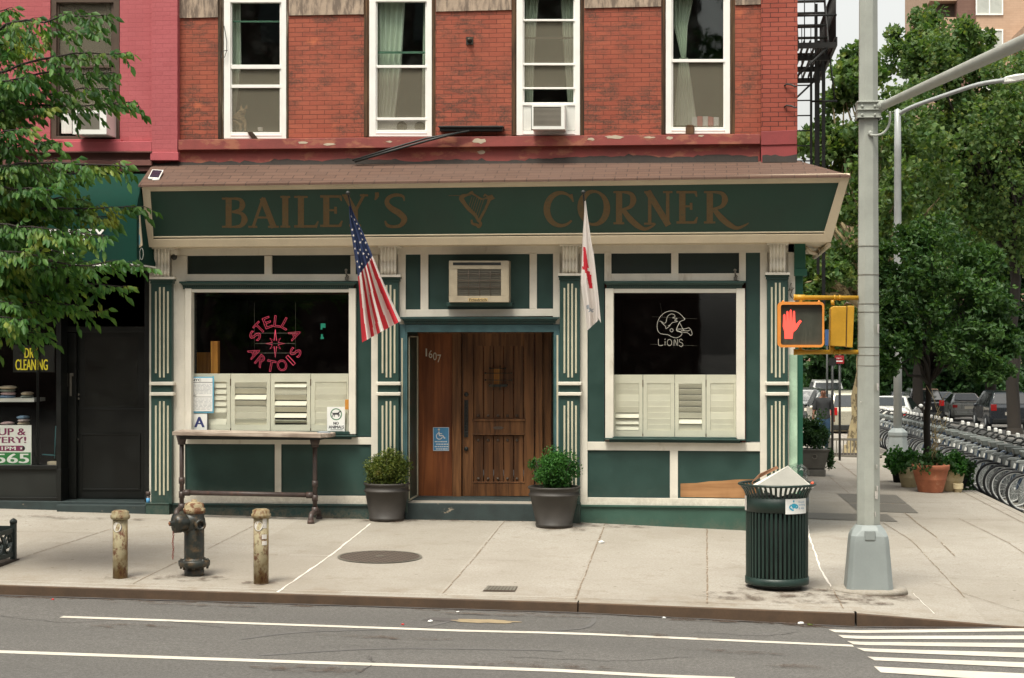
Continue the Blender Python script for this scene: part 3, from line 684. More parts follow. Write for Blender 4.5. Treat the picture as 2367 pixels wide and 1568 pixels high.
# ---- shingle roof and sign board
rp = [P(353, 380, -.02), P(1843.5, 371.5, -.02), P(1966.5, 405.5, -.92), P(319.5, 428, -.92)]
mb = MB(); mb.prism(rp, (0, 0, -.03))
sx = rp[2].x
side = [rp[1], rp[1]+Vector((0, 2.6, 0)), Vector((sx, 3.4, rp[2].z)), rp[2]]
mb.prism(side, (0, 0, -.03)); mb.build('shingle_roof', M['shingle'], bar)
TL, TR, BR, BL = P(328, 431.5, -.86), P(1965, 405.5, -.86), P(1921, 560, -.46), P(340, 572, -.46)
SN = (TR-TL).cross(BL-TL).normalized()
if SN.y > 0: SN = -SN
def S(u, v, off=0.0):
    d = Vector(D(u, v)); o = Vector((0, YC, ZC)); t = (TL+SN*off-o).dot(SN)/d.dot(SN); return o+d*t
def sq(mb, pts, o1, o0, mi=0):
    a = [S(u, v, o1) for u, v in pts]; mb.prism(a, -SN*(o1-o0), mi)
ia, ib_, ic, id_ = (345.7, 439.5), (1940.5, 419.6), (1904, 542), (353.5, 554)
oa, ob, oc, od = (328, 431.5), (1965, 406), (1921, 560), (340, 572)
mb = MB()
sq(mb, [oa, ob, ib_, ia], .035, -.05); sq(mb, [ia, ib_, (1939.5, 423), (346, 443)], .02, -.05)
sq(mb, [id_, ic, oc, od], .034, -.05); sq(mb, [oa, ia, id_, od], .0352, -.05); sq(mb, [ib_, ob, oc, ic], .0352, -.05)
sq(mb, [(352.5, 548), (1905.6, 536), (1905, 538.5), (353, 550.5)], .022, -.02)
sbd = mb.build('sign_board', M['cream'], bar, bev=.003)
mb = MB(); sq(mb, [(343, 437), (1943, 417), (1906, 545), (352, 557)], 0, -.06); mb.build('sign_panel', M['signgreen'], sbd)
# soffit, end cheeks
mb = MB()
def quad(mb, *p): mb.add(list(p), [tuple(range(len(p)))])
wl, wr = Vector((BL.x, 0, BL.z-.02)), Vector((BR.x, 0, BR.z-.02))
mb.prism([BL+Vector((0, .03, 0)), BR+Vector((0, .03, 0)), Vector((BR.x, 3.0, BR.z)), Vector((BR.x-.45, 3.0, BR.z)), Vector((X(1838), .3, BR.z)), Vector((X(1838), .01, BR.z)), Vector((BL.x, .01, BL.z))], (0, 0, .02))
mb.prism([TL+Vector((0, .04, 0)), BL+Vector((0, .04, 0)), Vector((BL.x, 0, BL.z)), Vector((TL.x, 0, TL.z+.2))], (.03, 0, 0))
a, b, c, d = TR+Vector((0, .04, 0)), BR+Vector((0, .04, 0)), Vector((BR.x, 3.0, BR.z)), Vector((TR.x, 3.2, TR.z))
mb.prism([a, b, c, d], (-.03, 0, 0))
mb.build('soffit', M['cream'], bar)
mb = MB(); mb.tube([P(1862, 573, .3), P(1872, 583, .5), P(1888, 587, 1.2), P(1897, 575, .9)], .03, 8); mb.tube([Vector((BR.x-.02, -.3, BR.z-.03)), Vector((BR.x-.02, 2.9, BR.z-.05))], .035, 8)
mb.build('gutter_pipe', M['cream'], bar)
# lettering: strokes drawn in picture units on the board
STK = [0.0015]
def stroke(mb, pts, wd, sm=0, fn=S, nrm=None, mi=0):
    STK[0] += .00006
    if not hasattr(wd, '__len__'): wd = [wd]*len(pts)
    if sm:
        P2 = []; W2 = []
        n = len(pts)
        for i in range(n-1):
            p0, p1, p2, p3 = pts[max(i-1, 0)], pts[i], pts[i+1], pts[min(i+2, n-1)]
            for k in range(sm):
                t = k/sm
                P2.append(tuple(.5*((2*p1[j])+(-p0[j]+p2[j])*t+(2*p0[j]-5*p1[j]+4*p2[j]-p3[j])*t*t+(-p0[j]+3*p1[j]-3*p2[j]+p3[j])*t**3) for j in (0, 1)))
                W2.append(wd[i]*(1-t)+wd[i+1]*t)
        P2.append(pts[-1]); W2.append(wd[-1]); pts, wd = P2, W2
    W = [fn(u, v, STK[0]) for u, v in pts]; k = 25/FPX
    mb.ribbon(W, [x*k for x in wd], nrm or SN, mi)
def letter(mb, ch, x0, y0, x1, y1, **k):
    def p(a, b): return (x0+(x1-x0)*a, y0+(y1-y0)*b)
    T, t_, s_ = 14, 6.5, 5
    def st(ps, w_, sm=0): stroke(mb, [p(*q) for q in ps], w_, sm, **k)
    hs = s_/2/(y1-y0)
    if ch == 'B':
        st([(.28, .0), (.28, 1)], T); st([(0, hs), (.55, hs)], s_); st([(0, 1-hs), (.55, 1-hs)], s_)
        st([(.5, .03), (.78, .08), (.86, .24), (.76, .41), (.42, .47)], [5, 9, T, 9, 5], 6); st([(.42, .47), (.82, .53), (.95, .73), (.8, .93), (.5, .97)], [5, 9, T+1, 9, 5], 6)
    if ch == 'A':
        st([(.5, 0), (.15, 1)], t_); st([(.47, .02), (.86, 1)], T); st([(.25, .66), (.72, .66)], s_); st([(0, 1-hs), (.3, 1-hs)], s_); st([(.66, 1-hs), (1.02, 1-hs)], s_)
    if ch == 'I': st([(.5, 0), (.5, 1)], T); st([(0, hs), (1, hs)], s_); st([(0, 1-hs), (1, 1-hs)], s_)
    if ch == 'L':
        st([(.28, 0), (.28, 1)], T); st([(0, hs), (.56, hs)], s_); st([(0, 1-hs*1.2), (.9, 1-hs*1.2)], s_+1); st([(.88, .99), (1, .8)], [8, 3])
    if ch == 'E':
        st([(.28, 0), (.28, 1)], T); st([(0, hs), (.95, hs)], s_+1); st([(.9, .02), (.97, .18)], [7, 3]); st([(0, 1-hs), (.9, 1-hs)], s_+1); st([(.88, .98), (1, .8)], [8, 3]); st([(.3, .47), (.68, .47)], s_); st([(.7, .36), (.7, .58)], [6, 6])
    if ch == 'Y':
        st([(.12, 0), (.5, .52)], T); st([(.9, 0), (.52, .54)], t_); st([(.52, .48), (.52, 1)], T-1); st([(0, hs), (.3, hs)], s_); st([(.72, hs), (1.05, hs)], s_); st([(.28, 1-hs), (.76, 1-hs)], s_)
    if ch == "'": st([(.55, 0), (.6, .5), (.2, 1.1)], [9, 9, 3], 4)
    if ch == 'S':
        st([(.86, .2), (.8, .06), (.5, .02), (.2, .1), (.12, .26), (.3, .42), (.62, .56), (.86, .74), (.72, .93), (.42, .98), (.14, .94), (.04, .8)], [3, 6, 8, 9, 11, 14, 16, 14, 9, 7, 8, 3], 5)
    if ch == 'O':
        st([(.5+.44*sin(a), .5-.49*cos(a)) for a in [2*pi*i/40 for i in range(41)]], [6+9*abs(sin(2*pi*i/40-.25))**1.5 for i in range(41)])
    if ch == 'C':
        st([(.5+.5*cos(a), .5-.5*sin(a)) for a in [.75+(2*pi-1.5)*i/34 for i in range(35)]], [5+10*max(0, sin(pi*i/34))**1.5 for i in range(35)]); st([(.83, .05), (.93, .28)], [9, 3])
    if ch == 'R':
        xs_ = (x1-x0)
        st([(.26, 0), (.26, 1)], T); st([(0, hs), (.5, hs)], s_); st([(0, 1-hs), (.5, 1-hs)], s_)
        st([(.45, .03), (.8, .08), (.92, .27), (.78, .47), (.38, .56)], [5, 9, T, 9, 5], 6)
        st([(.42, .54), (.75, .82), (1.12, 1.04), (1.45, 1.14), (1.78, 1.06), (1.96, .98)], [9, T, 13, 8, 5, 2], 6)
    if ch == 'N':
        st([(.2, .02), (.2, 1)], t_+1); st([(.12, 0), (.88, 1.02)], T); st([(.85, 0), (.85, 1)], t_+1); st([(0, hs), (.2, hs)], s_); st([(0, 1-hs), (.38, 1-hs)], s_); st([(.68, hs), (1.02, hs)], s_)
mb = MB()
for ch, b in [('B', (513, 457, 568, 527)), ('A', (574, 457, 643, 527)), ('I', (648, 453, 671, 526.6)), ('L', (680, 453, 735.5, 526.6)), ('E', (740, 452, 791, 525)), ('Y', (791, 449.5, 848, 524)), ("'", (864.5, 445, 876, 461)), ('S', (888, 449.5, 942, 526)),
              ('C', (1264, 446, 1330, 522)), ('O', (1338, 442, 1407, 520)), ('R', (1418, 442, 1468, 519)), ('N', (1489, 442, 1553, 520)), ('E', (1563.6, 442, 1612, 517)), ('R', (1627, 442, 1680, 517))]:
    letter(mb, ch, *b)
mb.build('lettering', M['gold'], sbd, fix=False)
mb = MB()
stroke(mb, [(1106, 512), (1098, 497), (1084, 484), (1073, 470), (1067, 460), (1070, 454), (1080, 451)], [5, 8, 9, 9, 12, 10, 5], 5)
stroke(mb, [(1076, 453), (1088, 447), (1099, 452), (1112, 460), (1122, 459), (1131, 456), (1139, 453)], [3, 6, 4, 5, 4, 8, 5], 5)
stroke(mb, [(1132, 458), (1128, 470), (1120, 487), (1111, 504), (1106, 514)], [9, 6, 6, 6, 6], 5); stroke(mb, [(1134, 452), (1140, 458), (1132, 462)], [6, 9, 6])
stroke(mb, [(1090, 508), (1092, 517), (1102, 520), (1107, 525), (1111, 517), (1106, 510)], [4, 6, 7, 7, 7, 5], 4)
stroke(mb, [(1086, 446), (1091, 444), (1095, 449)], [4, 6, 3]); stroke(mb, [(1118, 455), (1121, 450), (1127, 454)], [3, 5, 4])
for k in range(6): stroke(mb, [(1091+5.5*k, 455+k*.9), (1083+4.2*k, 481+4.4*k)], 1.3)
stroke(mb, [(1037, 452.5), (1088, 452)], 1.2)
mb.build('harp_emblem', M['gold'], sbd, fix=False)

# ---- shopfront woodwork
W, Gn, Tr = MB(), MB(), MB()
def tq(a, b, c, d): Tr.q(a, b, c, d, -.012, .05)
def wq(a, b, c, d, y=-.06, dv=0): W.q(a, b, c, d, y, .05, 0, dv)
def gq(a, b, c, d, y=-.035, dv=0): Gn.q(a, b, c, d, y, .05, 0, dv)
# frieze
W.poly([(348, 571), (1836, 560), (1836, 584), (348, 592)], -.05, .06)
# left bay
wq(397, 592, 427.5, 1165); wq(611, 592, 628, 634, -.058); wq(427.5, 634, 858, 650, -.055); wq(810, 591, 822, 634, -.058); wq(427.5, 1010, 858, 1026.5, -.062, 1.5)
wq(635, 1026, 650, 1150, -.058); wq(427.5, 1144, 858, 1166, -.06, 3); wq(858, 590, 874, 1166); wq(427.5, 592, 432, 634, -.058)
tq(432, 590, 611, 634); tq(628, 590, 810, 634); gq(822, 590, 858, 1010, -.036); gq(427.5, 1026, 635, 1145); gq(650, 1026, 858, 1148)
# centre bay
wq(920, 588, 937.5, 750); wq(1278.5, 585, 1294, 750); wq(972, 588, 990, 716, -.058); wq(1224, 586, 1241, 714, -.058); wq(937.5, 716, 1278.5, 733, -.06, -2)
gq(937.5, 588, 972, 716); gq(990, 588, 1224, 716); gq(1241, 586, 1278.5, 714)
# right bay
wq(1341, 583, 1358, 1168); wq(1397, 583, 1413, 652, -.058); wq(1551.5, 583, 1568, 633, -.058); wq(1708.5, 581, 1724, 650, -.058); wq(1413, 633, 1708.5, 650, -.055, -1)
wq(1358, 1021.5, 1757, 1041, -.062, 2.5); wq(1548.5, 1041, 1567, 1153, -.058); wq(1358, 1150, 1757, 1169, -.06, 4); wq(1757, 580, 1773, 1172)
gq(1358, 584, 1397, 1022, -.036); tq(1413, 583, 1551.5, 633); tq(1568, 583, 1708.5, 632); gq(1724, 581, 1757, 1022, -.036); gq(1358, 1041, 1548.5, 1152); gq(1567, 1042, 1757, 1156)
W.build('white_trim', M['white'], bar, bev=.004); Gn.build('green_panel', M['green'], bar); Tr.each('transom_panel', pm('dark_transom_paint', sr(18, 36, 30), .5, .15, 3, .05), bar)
mb = MB()   # beads round the panels
def bead(a, b, c, d, y=-.045, w=2.2):
    for q in ((a, b, c, b+w), (a, d-w, c, d), (a, b+w, a+w, d-w), (c-w, b+w, c, d-w)): mb.q(*q, y, -.03)
for q in ((1358, 1041.5, 1548.5, 1151), (1567, 1042.5, 1757, 1155), (650, 1027, 858, 1145), (427.5, 1027, 635, 1144), (937.5, 588.5, 972, 715.5), (990, 588.5, 1224, 715), (1241, 586.5, 1278.5, 713), (1724, 582, 1757, 1021), (1358, 585, 1397, 1021), (822, 591, 858, 1009)): bead(*q)
mb.build('panel_bead', M['greenold'], bar)
# bare plywood where paint has come off
mb = MB(); mb.poly([(1573, 1118), (1610, 1117), (1640, 1113), (1668, 1112), (1700, 1109), (1740, 1108), (1752, 1110), (1752, 1152), (1573, 1149)], -.0375, -.03)
mb.build('bare_plywood', M['ply'] if 'ply' in M else wood('plywood', sr(176, 132, 90), sr(152, 110, 72), 'x', .5, .7), bar)
# base board following the sloping pavement
mb = MB()
for a, b, v0, v1, m in ((345, 874, 1165, 1168, 1), (1330, 1838, 1169, 1174, 0)):
    xa, xb = X(a), X(b); za, zb = Z(v0, a, -.09), Z(v1, b, -.09); n = 12
    for i in range(n):
        p, q = xa+(xb-xa)*i/n, xa+(xb-xa)*(i+1)/n; zp, zq = za+(zb-za)*i/n, za+(zb-za)*(i+1)/n
        mb.prism([(p, -.085, zs(p, 0)-.05), (q, -.085, zs(q, 0)-.05), (q, -.085, zq), (p, -.085, zp)], (0, .13, 0), m)
    mb.prism([(xa, -.11, za-.012), (xb, -.11, zb-.012), (xb, -.11, zb+.012), (xa, -.11, za+.012)], (0, .13, 0), m)
mb.each('base_board', [M['greenbase'], M['greenold']], bar)
# cornices with dentils
def cornice(a, b, v, nm='window_cornice', m='green', h=18):
    mb = MB(); d = 9
    pr = [(0, -.17, 0), (4, -.17, 0), (4, -.15, 3), (9, -.12, d-2), (9, -.10, d-1), (h, -.085, d)]
    for (dv0, y0, i0), (dv1, y1, i1) in zip(pr, pr[1:]):
        mb.add([P(a+i0, v+dv0, y0), P(b-i0, v+dv0, y0), P(b-i1, v+dv1, y1), P(a+i1, v+dv1, y1)], [(0, 3, 2, 1)])
        mb.add([P(a+i0, v+dv0, y0), P(a+i1, v+dv1, y1), P(a+i1, v+dv1, .0), P(a+i0, v+dv0, .0)], [(0, 1, 2, 3)])
        mb.add([P(b-i0, v+dv0, y0), P(b-i1, v+dv1, y1), P(b-i1, v+dv1, .0), P(b-i0, v+dv0, .0)], [(3, 2, 1, 0)])
    mb.add([P(a, v, -.17), P(b, v, -.17), P(b, v, 0), P(a, v, 0)], [(0, 1, 2, 3)])
    u = a+d
    while u < b-d-2: mb.q(u, v+10, u+2.6, v+13.5, -.115, -.08); u += 5.2
    return mb.build(nm, M[m], bar, fix=False)
cornice(414, 826, 651); cornice(1394, 1724, 650); cornice(925, 1293, 733, 'door_cornice', 'greenold', 16)
# pilasters with reeded corbels
def pilaster(u0, u1, vt, left=0):
    w = u1-u0; mb = MB(); vb = 1166+(6 if u0 > 1500 else 0)
    mb.q(u0, vt+12, u1, vb, -.15, .05); mb.q(u0-2, vt+6, u1+2, vt+13, -.165, .0); mb.q(u0-4, vt+2, u1+4, vt+6.5, -.19, .0)
    x0, x1 = X(u0-3), X(u1+3); zb = min(zs(x0, 0), zs(x1, 0))-.06; mb.box(x0, x1, -.19, .05, zb, Z(vb, u0, -.19))
    mb.box(x0-.005, x1+.005, -.2, .05, Z(vb, u0, -.19), Z(vb-3, u0, -.19))
    pi_ = mb.build('pilaster', [M['green']], bar, bev=.004)
    f = MB(); n = 4
    for k in range(n):
        c = u0+w*(.21+.193*k)+1; e = 10 if k in (0, n-1) else 0
        f.q(c-2.1, 661+(vt-640)+e, c+2.1, 873-e+0, -.158, -.14); f.q(c-2.1, 928+e, c+2.1, 1145-e, -.158, -.14)
    f.build('flute', M['flute'], pi_, bev=.003)
    f = MB()
    for v in (887, 911): f.q(u0-4, v-4, u1+4, v+4, -.185, 0)
    f.build('band', M['white'], pi_, bev=.008)
    c = MB(); c.q(u0-4, vt-3, u1+5, vt+2.5, -.22, .0)
    a, b = u0+w*.1, u1-w*.08; T0 = 575-(u0-350)*.0075
    prof = [(0, .33), (.08, .34), (.18, .325), (.3, .29), (.42, .235), (.5, .205), (.56, .2), (.62, .21), (.72, .235), (.84, .235), (.94, .21), (1, .18)]
    vs = []; n = 40
    for f_, yo in prof:
        for i in range(n+1):
            ed = min(1, min(i, n-i)/2); rr = .034*abs(sin(pi*5*i/n))
            vs.append(P(a+(b-a)*i/n, T0+(vt-3-T0)*f_, -(yo-.03+rr)*(.2+.8*ed)))
    c.add(vs, [(j*(n+1)+i, (j+1)*(n+1)+i, (j+1)*(n+1)+i+1, j*(n+1)+i+1) for j in range(len(prof)-1) for i in range(n)], 0, True)
    c.q(a-5, T0-4, b+6, T0+1, -.37, 0)
    c.q(a, T0, b, vt-3, -.02, .03)
    c.build('corbel', M['white'], pi_, fix=False)
for u0, u1, vt in ((349, 397, 643), (873, 921, 638), (1294, 1340, 635), (1773, 1821, 633)): pilaster(u0, u1, vt)
# wall behind the pilasters and the painted corner return
mb = MB()
for a, b in ((345, 398), (870, 922), (1290, 1342), (1770, 1824)): mb.q(a, 560, b, 1180, -.02, .06)
mb.q(1822, 560, 1838, 1215, -.05, .06); mb.each('backing_board', M['white'], bar)
mb = MB(); mb.q(1836, 585, 1856, 1225, -.02, .4); mb.q(1836, 560, 1862, 622, -.10, .3); mb.q(1836, 622, 1866, 638, -.13, .35)
mb.box(XR-.02, XR+.06, .4, 9, -.5, 3.6)
mb.build('corner_return', M['greenside'], bar, bev=.004)
mb = MB(); mb.q(1824, 820, 1843, 1212, -.056, -.02); mb.build('pale_patch', pm('pale_green_paint', sr(176, 204, 178), .5, .15, 4, .05, c2=sr(66, 140, 104), cover=.4, s2=4, soft=.2, v2=(1, 1, .2)), bar)
# ground floor interiors
for a, b, dd in ((430, 822, 3.5), (1410, 1715, 3.5)): room(X(a), X(b), .13, dd, .6, 3.2, bar)
# ---------------------------------------------------------------- text helper
def text_mb(s, outline=0, res=3, thick=0):
    cu = bpy.data.curves.new('t', 'FONT'); cu.body = s; cu.size = 1; cu.resolution_u = res
    if outline: cu.fill_mode = 'NONE'; cu.bevel_depth = outline; cu.bevel_resolution = 1
    elif thick: cu.extrude = thick
    o = bpy.data.objects.new('t', cu); COL.objects.link(o)
    dg = bpy.context.evaluated_depsgraph_get(); dg.update()
    me = bpy.data.meshes.new_from_object(o.evaluated_get(dg)); mb = MB()
    mb.add([v.co for v in me.vertices], [tuple(p.vertices) for p in me.polygons], 0, bool(outline))
    bpy.data.objects.remove(o); bpy.data.curves.remove(cu); bpy.data.meshes.remove(me)
    xs_ = [v.x for v in mb.v]; ys_ = [v.y for v in mb.v]; mb.bb = (min(xs_), max(xs_), min(ys_), max(ys_)); return mb
def put_text(mb, s, u0, v0, u1, v1, y, mi=0, slant=0, bold=0, fn=None):
    """fit the text in the picture rectangle, on the wall plane y"""
    t = text_mb(s); a, b, c, d = t.bb; fn = fn or (lambda u, v: P(u, v, y))
    vs = [fn(u0+(u1-u0)*(p.x-a)/(b-a), v1-(v1-v0)*(p.y-c)/(d-c)+slant*(p.x-a)/(b-a)) for p in t.v]
    offs = [(0, 0)] if not bold else [(-bold, 0), (bold, 0), (0, 0)]
    for k, (dx, dz) in enumerate(offs):
        mb.add([p+Vector((dx, -.0003*k, dz)) for p in vs], t.f, mi)
FACE = Matrix.Rotation(pi/2, 4, 'X')
# ---------------------------------------------------------------- shop windows
def shop_window(u0, u1, v0, v1, fr0, fr1, vs0, vs1, panels, sill_v, ns, hv0, hv1):
    mb = MB()
    mb.q(fr0, 667, u0, v1+8, -.10, .06); mb.q(u1, 667, fr1, v1+8, -.10, .06); mb.q(u0, 667, u1, v0, -.085, .06)
    mb.q(u0-5, v0, u0, v1+4, -.075, .06); mb.q(u1, v0, u1+4, v1+4, -.075, .06)
    fr = mb.build('shop_window', M['white'], bar, bev=.004)
    mb = MB(); mb.q(u0, v0, u1, v1+1, .03, .036); mb.build('pane', M['shopglass'], fr)
    mb = MB()
    mb.poly([(u0-3, v1), (u1+3, v1+2), (u1+3, v1+9), (u0-3, v1+6)], -.10, .05)
    mb.poly([(fr0-2, sill_v), (fr1+1, sill_v+3), (fr1+1, sill_v+6), (fr0-2, sill_v+3.5)], -.17, .05)
    mb.poly([(fr0+9, sill_v+3.5), (fr1-11, sill_v+6), (fr1-11, sill_v+12), (fr0+9, sill_v+9.5)], -.12, .05)
    mb.build('sill', M['green'], fr, bev=.003)
    for (a, b, la, lb), tl in panels:
        mb = MB(); y0, y1 = .065, .092
        mb.q(a+.6, vs0, b-.6, hv0, y0, y1); mb.q(a+.6, hv1, b-.6, vs1+3, y0, y1); mb.q(a+.6, hv0, la, hv1, y0, y1); mb.q(lb, hv0, b-.6, hv1, y0, y1)
        p = mb.build('shutter', M['shutter'], fr, bev=.002)
        s = MB(); pt = (hv1-hv0)/len(tl)
        for k, an in enumerate(tl):
            h = pt*.52*25/FPX*(1.0 if an else .9); c = P((la+lb)/2, hv0+pt*(k+.5), .078); x0, x1 = X(la+.3, .078), X(lb-.3, .078)
            Mx = Matrix.Translation(c) @ Matrix.Rotation(radians(-an), 4, 'X')
            s.box(x0-c.x, x1-c.x, -.0028, .0028, -h, h, 0, Mx)
        s.build('slat', M['shutter'], p, bev=.0015)
    h = MB()
    for (a, b, la, lb), tl in panels[::2]:
        for v in (vs0+12, hv1+8): h.q(b-1, v, b+1, v+16, .060, .066)
    h.build('hinge', M['oldwoodr'], fr)
    return fr
shop_window(442, 806, 676, 996, 427.5, 822, 864, 996, [((442, 532.8, 449, 524), [14]*5+[-20, 14]), ((532.8, 625, 543, 616), [-20, -28, 40, -24, -12, -8, -22]), ((625, 718, 635, 709), [38, -6, -28, 44, -34, 44, -58]), ((718, 806, 728, 801), [-7, -4, -9, -4, -7, -3, -8])], 1004, 7, 883, 982)
shop_window(1418, 1702, 677, 1010, 1399, 1722, 866.5, 1010, [((1418, 1486, 1423, 1477), [-9, -9, 2, -4, -12, 40, 22, 22]), ((1486, 1559.5, 1496, 1549.6), [-5, -8, 1, -3, -6, -5, -7, -5]), ((1559.5, 1632, 1569, 1622.6), [-26]*5+[-18, 42, -12]), ((1632, 1702, 1642, 1696), [-5, -9, 2, -5, -8, 2, -6, -4])], 1013, 8, 886, 995)
M['wood_amber'] = wood('amber_wood', sr(210, 150, 70), sr(170, 110, 50), 'z', .5)
mb = MB(); mb.q(487, 789, 503, 1000, .3, .42); mb.q(444, 815, 486, 1000, .55, .6)
tag(mb.build('bar_fixture', M['wood_amber'], None, bev=.003), 'amber wooden upright standing inside the left shop window', 'post')
mb = MB()
for q in ((741, 748, 752, 758), (741, 758, 745, 762), (742, 773, 746, 779), (741, 779, 748, 784)): mb.q(*q, .2, .21)
tag(mb.build('lit_sign', em('green_neon', sr(40, 150, 120), .25)), 'small green lit sign glowing deep in the left shop window', 'light')
# neon signs
M['neonred'] = em('pink_neon', sr(206, 70, 94), .65); M['neonwhite'] = em('white_neon', sr(206, 196, 180), .4)
ns_ = thing('neon_sign', P(636, 794, .055), 'round pink neon sign with outlined letters around an eight-pointed star in the left window', 'neon sign')
mb = MB(); k = 25.05/FPX; C0 = P(636.3, 794.5, .055)
for ch, an, R, bot in [('S', -69, 52, 0), ('T', -46, 53, 0), ('E', -21, 53, 0), ('L', 5.5, 52.5, 0), ('L', 29, 53, 0), ('A', 66, 52, 0), ('A', -66, 55, 1), ('R', -40, 54, 1), ('T', -11, 54, 1), ('O', 17.5, 54, 1), ('I', 43, 54, 1), ('S', 67, 53, 1)]:
    t = text_mb(ch, outline=.0095); a, b, c, d = t.bb; an_ = radians(an)
    h = 27*k; wd = {'I': 8, 'T': 21, 'L': 16, 'E': 18, 'O': 24, 'A': 23, 'R': 20, 'S': 19}[ch]*k
    if bot: pos = Vector((R*k*sin(an_), -R*k*cos(an_), 0)); rot = an_
    else: pos = Vector((R*k*sin(an_), R*k*cos(an_), 0)); rot = -an_
    Mx = Matrix.Translation(C0) @ FACE @ Matrix.Translation(pos) @ Matrix.Rotation(rot, 4, 'Z') @ Matrix.Diagonal((wd/(b-a), h/(d-c), .2, 1)) @ Matrix.Translation((-(a+b)/2, -(c+d)/2, 0))
    mb.merge(t, Mx)
mb.build('letter_tube', M['neonred'], ns_, fix=False)
mb = MB(); pts = []
for i in range(8):
    r = {0: 33, 4: 33, 2: 23, 6: 23}.get(i, 18); a = pi/2-i*pi/4
    pts.append(C0+Vector((cos(a)*r*k, 0, sin(a)*r*k))); a -= pi/8; pts.append(C0+Vector((cos(a)*7.5*k, 0, sin(a)*7.5*k)))
pts.append(pts[0]); mb.tube(pts, .0045, 6, cap=False); mb.build('star_tube', M['neonred'], ns_, fix=False)
mb = MB()
for v in (770, 794, 816): mb.q(590, v, 682, v+.8, .075, .078)
for u in (588, 683): mb.tube([P(u, 700, .07), P(u, 820, .07)], .0015, 4)
mb.build('support_wire', M['tin'], ns_)
nw = thing('neon_sign', P(1560, 760, .055), 'white neon sign of a football helmet above a word in the right window', 'neon sign')
H = lambda x, y: P(1301.7+x/3.303, 367.5+y/3.303, .055)
def sm(pts, n=4, closed=False):
    out = []; m = len(pts)
    for i in range(m-1):
        p0, p1, p2, p3 = [Vector(pts[j]) for j in (max(i-1, 0), i, i+1, min(i+2, m-1))]
        for q in range(n):
            t = q/n; out.append(.5*((2*p1)+(-p0+p2)*t+(2*p0-5*p1+4*p2-p3)*t*t+(-p0+3*p1-3*p2+p3)*t**3))
    out.append(Vector(pts[-1])); return out
mb = MB()
for pts in [[(930, 1228), (905, 1195), (870, 1170), (825, 1161), (775, 1175), (735, 1215), (718, 1265), (722, 1310), (745, 1335), (800, 1343), (825, 1357), (860, 1367), (893, 1355), (908, 1335), (893, 1322), (866, 1312), (872, 1285), (890, 1245), (930, 1226), (914, 1208)],
            [(893, 1248), (865, 1302), (905, 1322), (950, 1328), (974, 1349), (985, 1332), (965, 1292), (930, 1298), (868, 1300)], [(892, 1255), (915, 1300), (925, 1312)], [(900, 1310), (950, 1314), (968, 1306)],
            [(735, 1238), (752, 1243), (766, 1254), (784, 1250), (790, 1225), (800, 1200), (826, 1184), (850, 1192), (853, 1205), (835, 1214), (872, 1220), (850, 1232), (875, 1240), (850, 1247), (832, 1252), (815, 1270), (800, 1275), (818, 1272), (786, 1297), (782, 1280), (766, 1264), (750, 1248)],
            [(828+12*cos(a), 1309+12*sin(a)) for a in [2*pi*i/12 for i in range(13)]],
            [(728, 1375), (730, 1424), (762, 1423)], [(778, 1392), (778, 1424)], [(812+17*cos(a), 1403+24*sin(a)) for a in [2*pi*i/14 for i in range(15)]], [(846, 1428), (850, 1378), (872, 1428), (874, 1376)]]:
    mb.tube(sm([H(*p) for p in pts], 3), .0032, 6)
mb.tube(sm([H(*p) for p in [(912, 1388), (902, 1376), (887, 1384), (890, 1398), (910, 1408), (914, 1424), (900, 1434), (884, 1424)]], 3), .0032, 6)
mb.ball(H(778, 1378), .006, 6)
mb.build('helmet_tube', M['neonwhite'], nw, fix=False)
mb = MB()
for a, b, c, d in ((680, 1205, 1020, 1222), (665, 1415, 1025, 1428)): mb.tube([H(a, b)+Vector((0, .01, 0)), H(c, d)+Vector((0, .01, 0))], .0016, 4)
mb.tube([H(740, 1100)+Vector((0, .01, 0)), H(760, 1210)+Vector((0, .01, 0))], .0015, 4); mb.build('support_wire', M['tin'], nw)
# papers in the left window
def card(name, label, cat, u0, v0, u1, v1, y, mat, fm=None, fw=0, th=.006):
    t = thing(name, P((u0+u1)/2, v1, y), label, cat)
    mb = MB(); mb.q(u0, v0, u1, v1, y, y+th); mb.build('sheet', mat, t)
    return t
M['ink'] = pm('ink', sr(52, 50, 56), .8, .05, 5, 0); M['inklt'] = pm('pale_ink', sr(150, 156, 162), .8, .05, 5, 0); M['navy'] = pm('navy_ink', sr(48, 56, 110), .7, .05, 5, 0)
M['bluef'] = pm('blue_plastic_frame', sr(96, 172, 204), .4, .05, 5, 0)
pt = card('permit_notice', 'blue framed notice sheets headed NYC, taped in the left window corner above the letter grade', 'notice', 441, 874, 491, 951, .012, M['paper'])
mb = MB(); mb.poly([(441, 871), (490, 871.5), (492, 869.5), (494.5, 870), (493.5, 955), (441, 954.5)], .019, .026); mb.build('blue_backing', M['bluef'], pt)
mb = MB(); put_text(mb, 'NYC', 443.5, 876, 464.5, 881.5, .0115, 0, bold=.002); put_text(mb, 'NYC', 442.5, 912.5, 454, 916.5, .0115, 0, bold=.0015)
mb.q(442, 883.6, 491, 884.8, .011, .0118); mb.q(442, 917.4, 490, 918.3, .011, .0118); r = random.Random(5)
for v in list(range(888, 911, 3))+list(range(922, 948, 3)):
    u = 444
    while u < 486: wv = r.uniform(3, 11); mb.q(u, v, min(u+wv, 489), v+.8, .011, .0118, 1); u += wv+r.uniform(1, 3)
mb.build('printed_text', [M['ink'], M['inklt']], pt)
ga = card('grade_card', 'white letter grade card with a large dark blue A in the left shop window', 'sign', 441.5, 957, 480.5, 994, .012, M['paper'])
mb = MB()
for q in ((439.8, 955, 442, 994), (478.8, 955, 481.3, 994)): mb.q(*q, .006, .014)
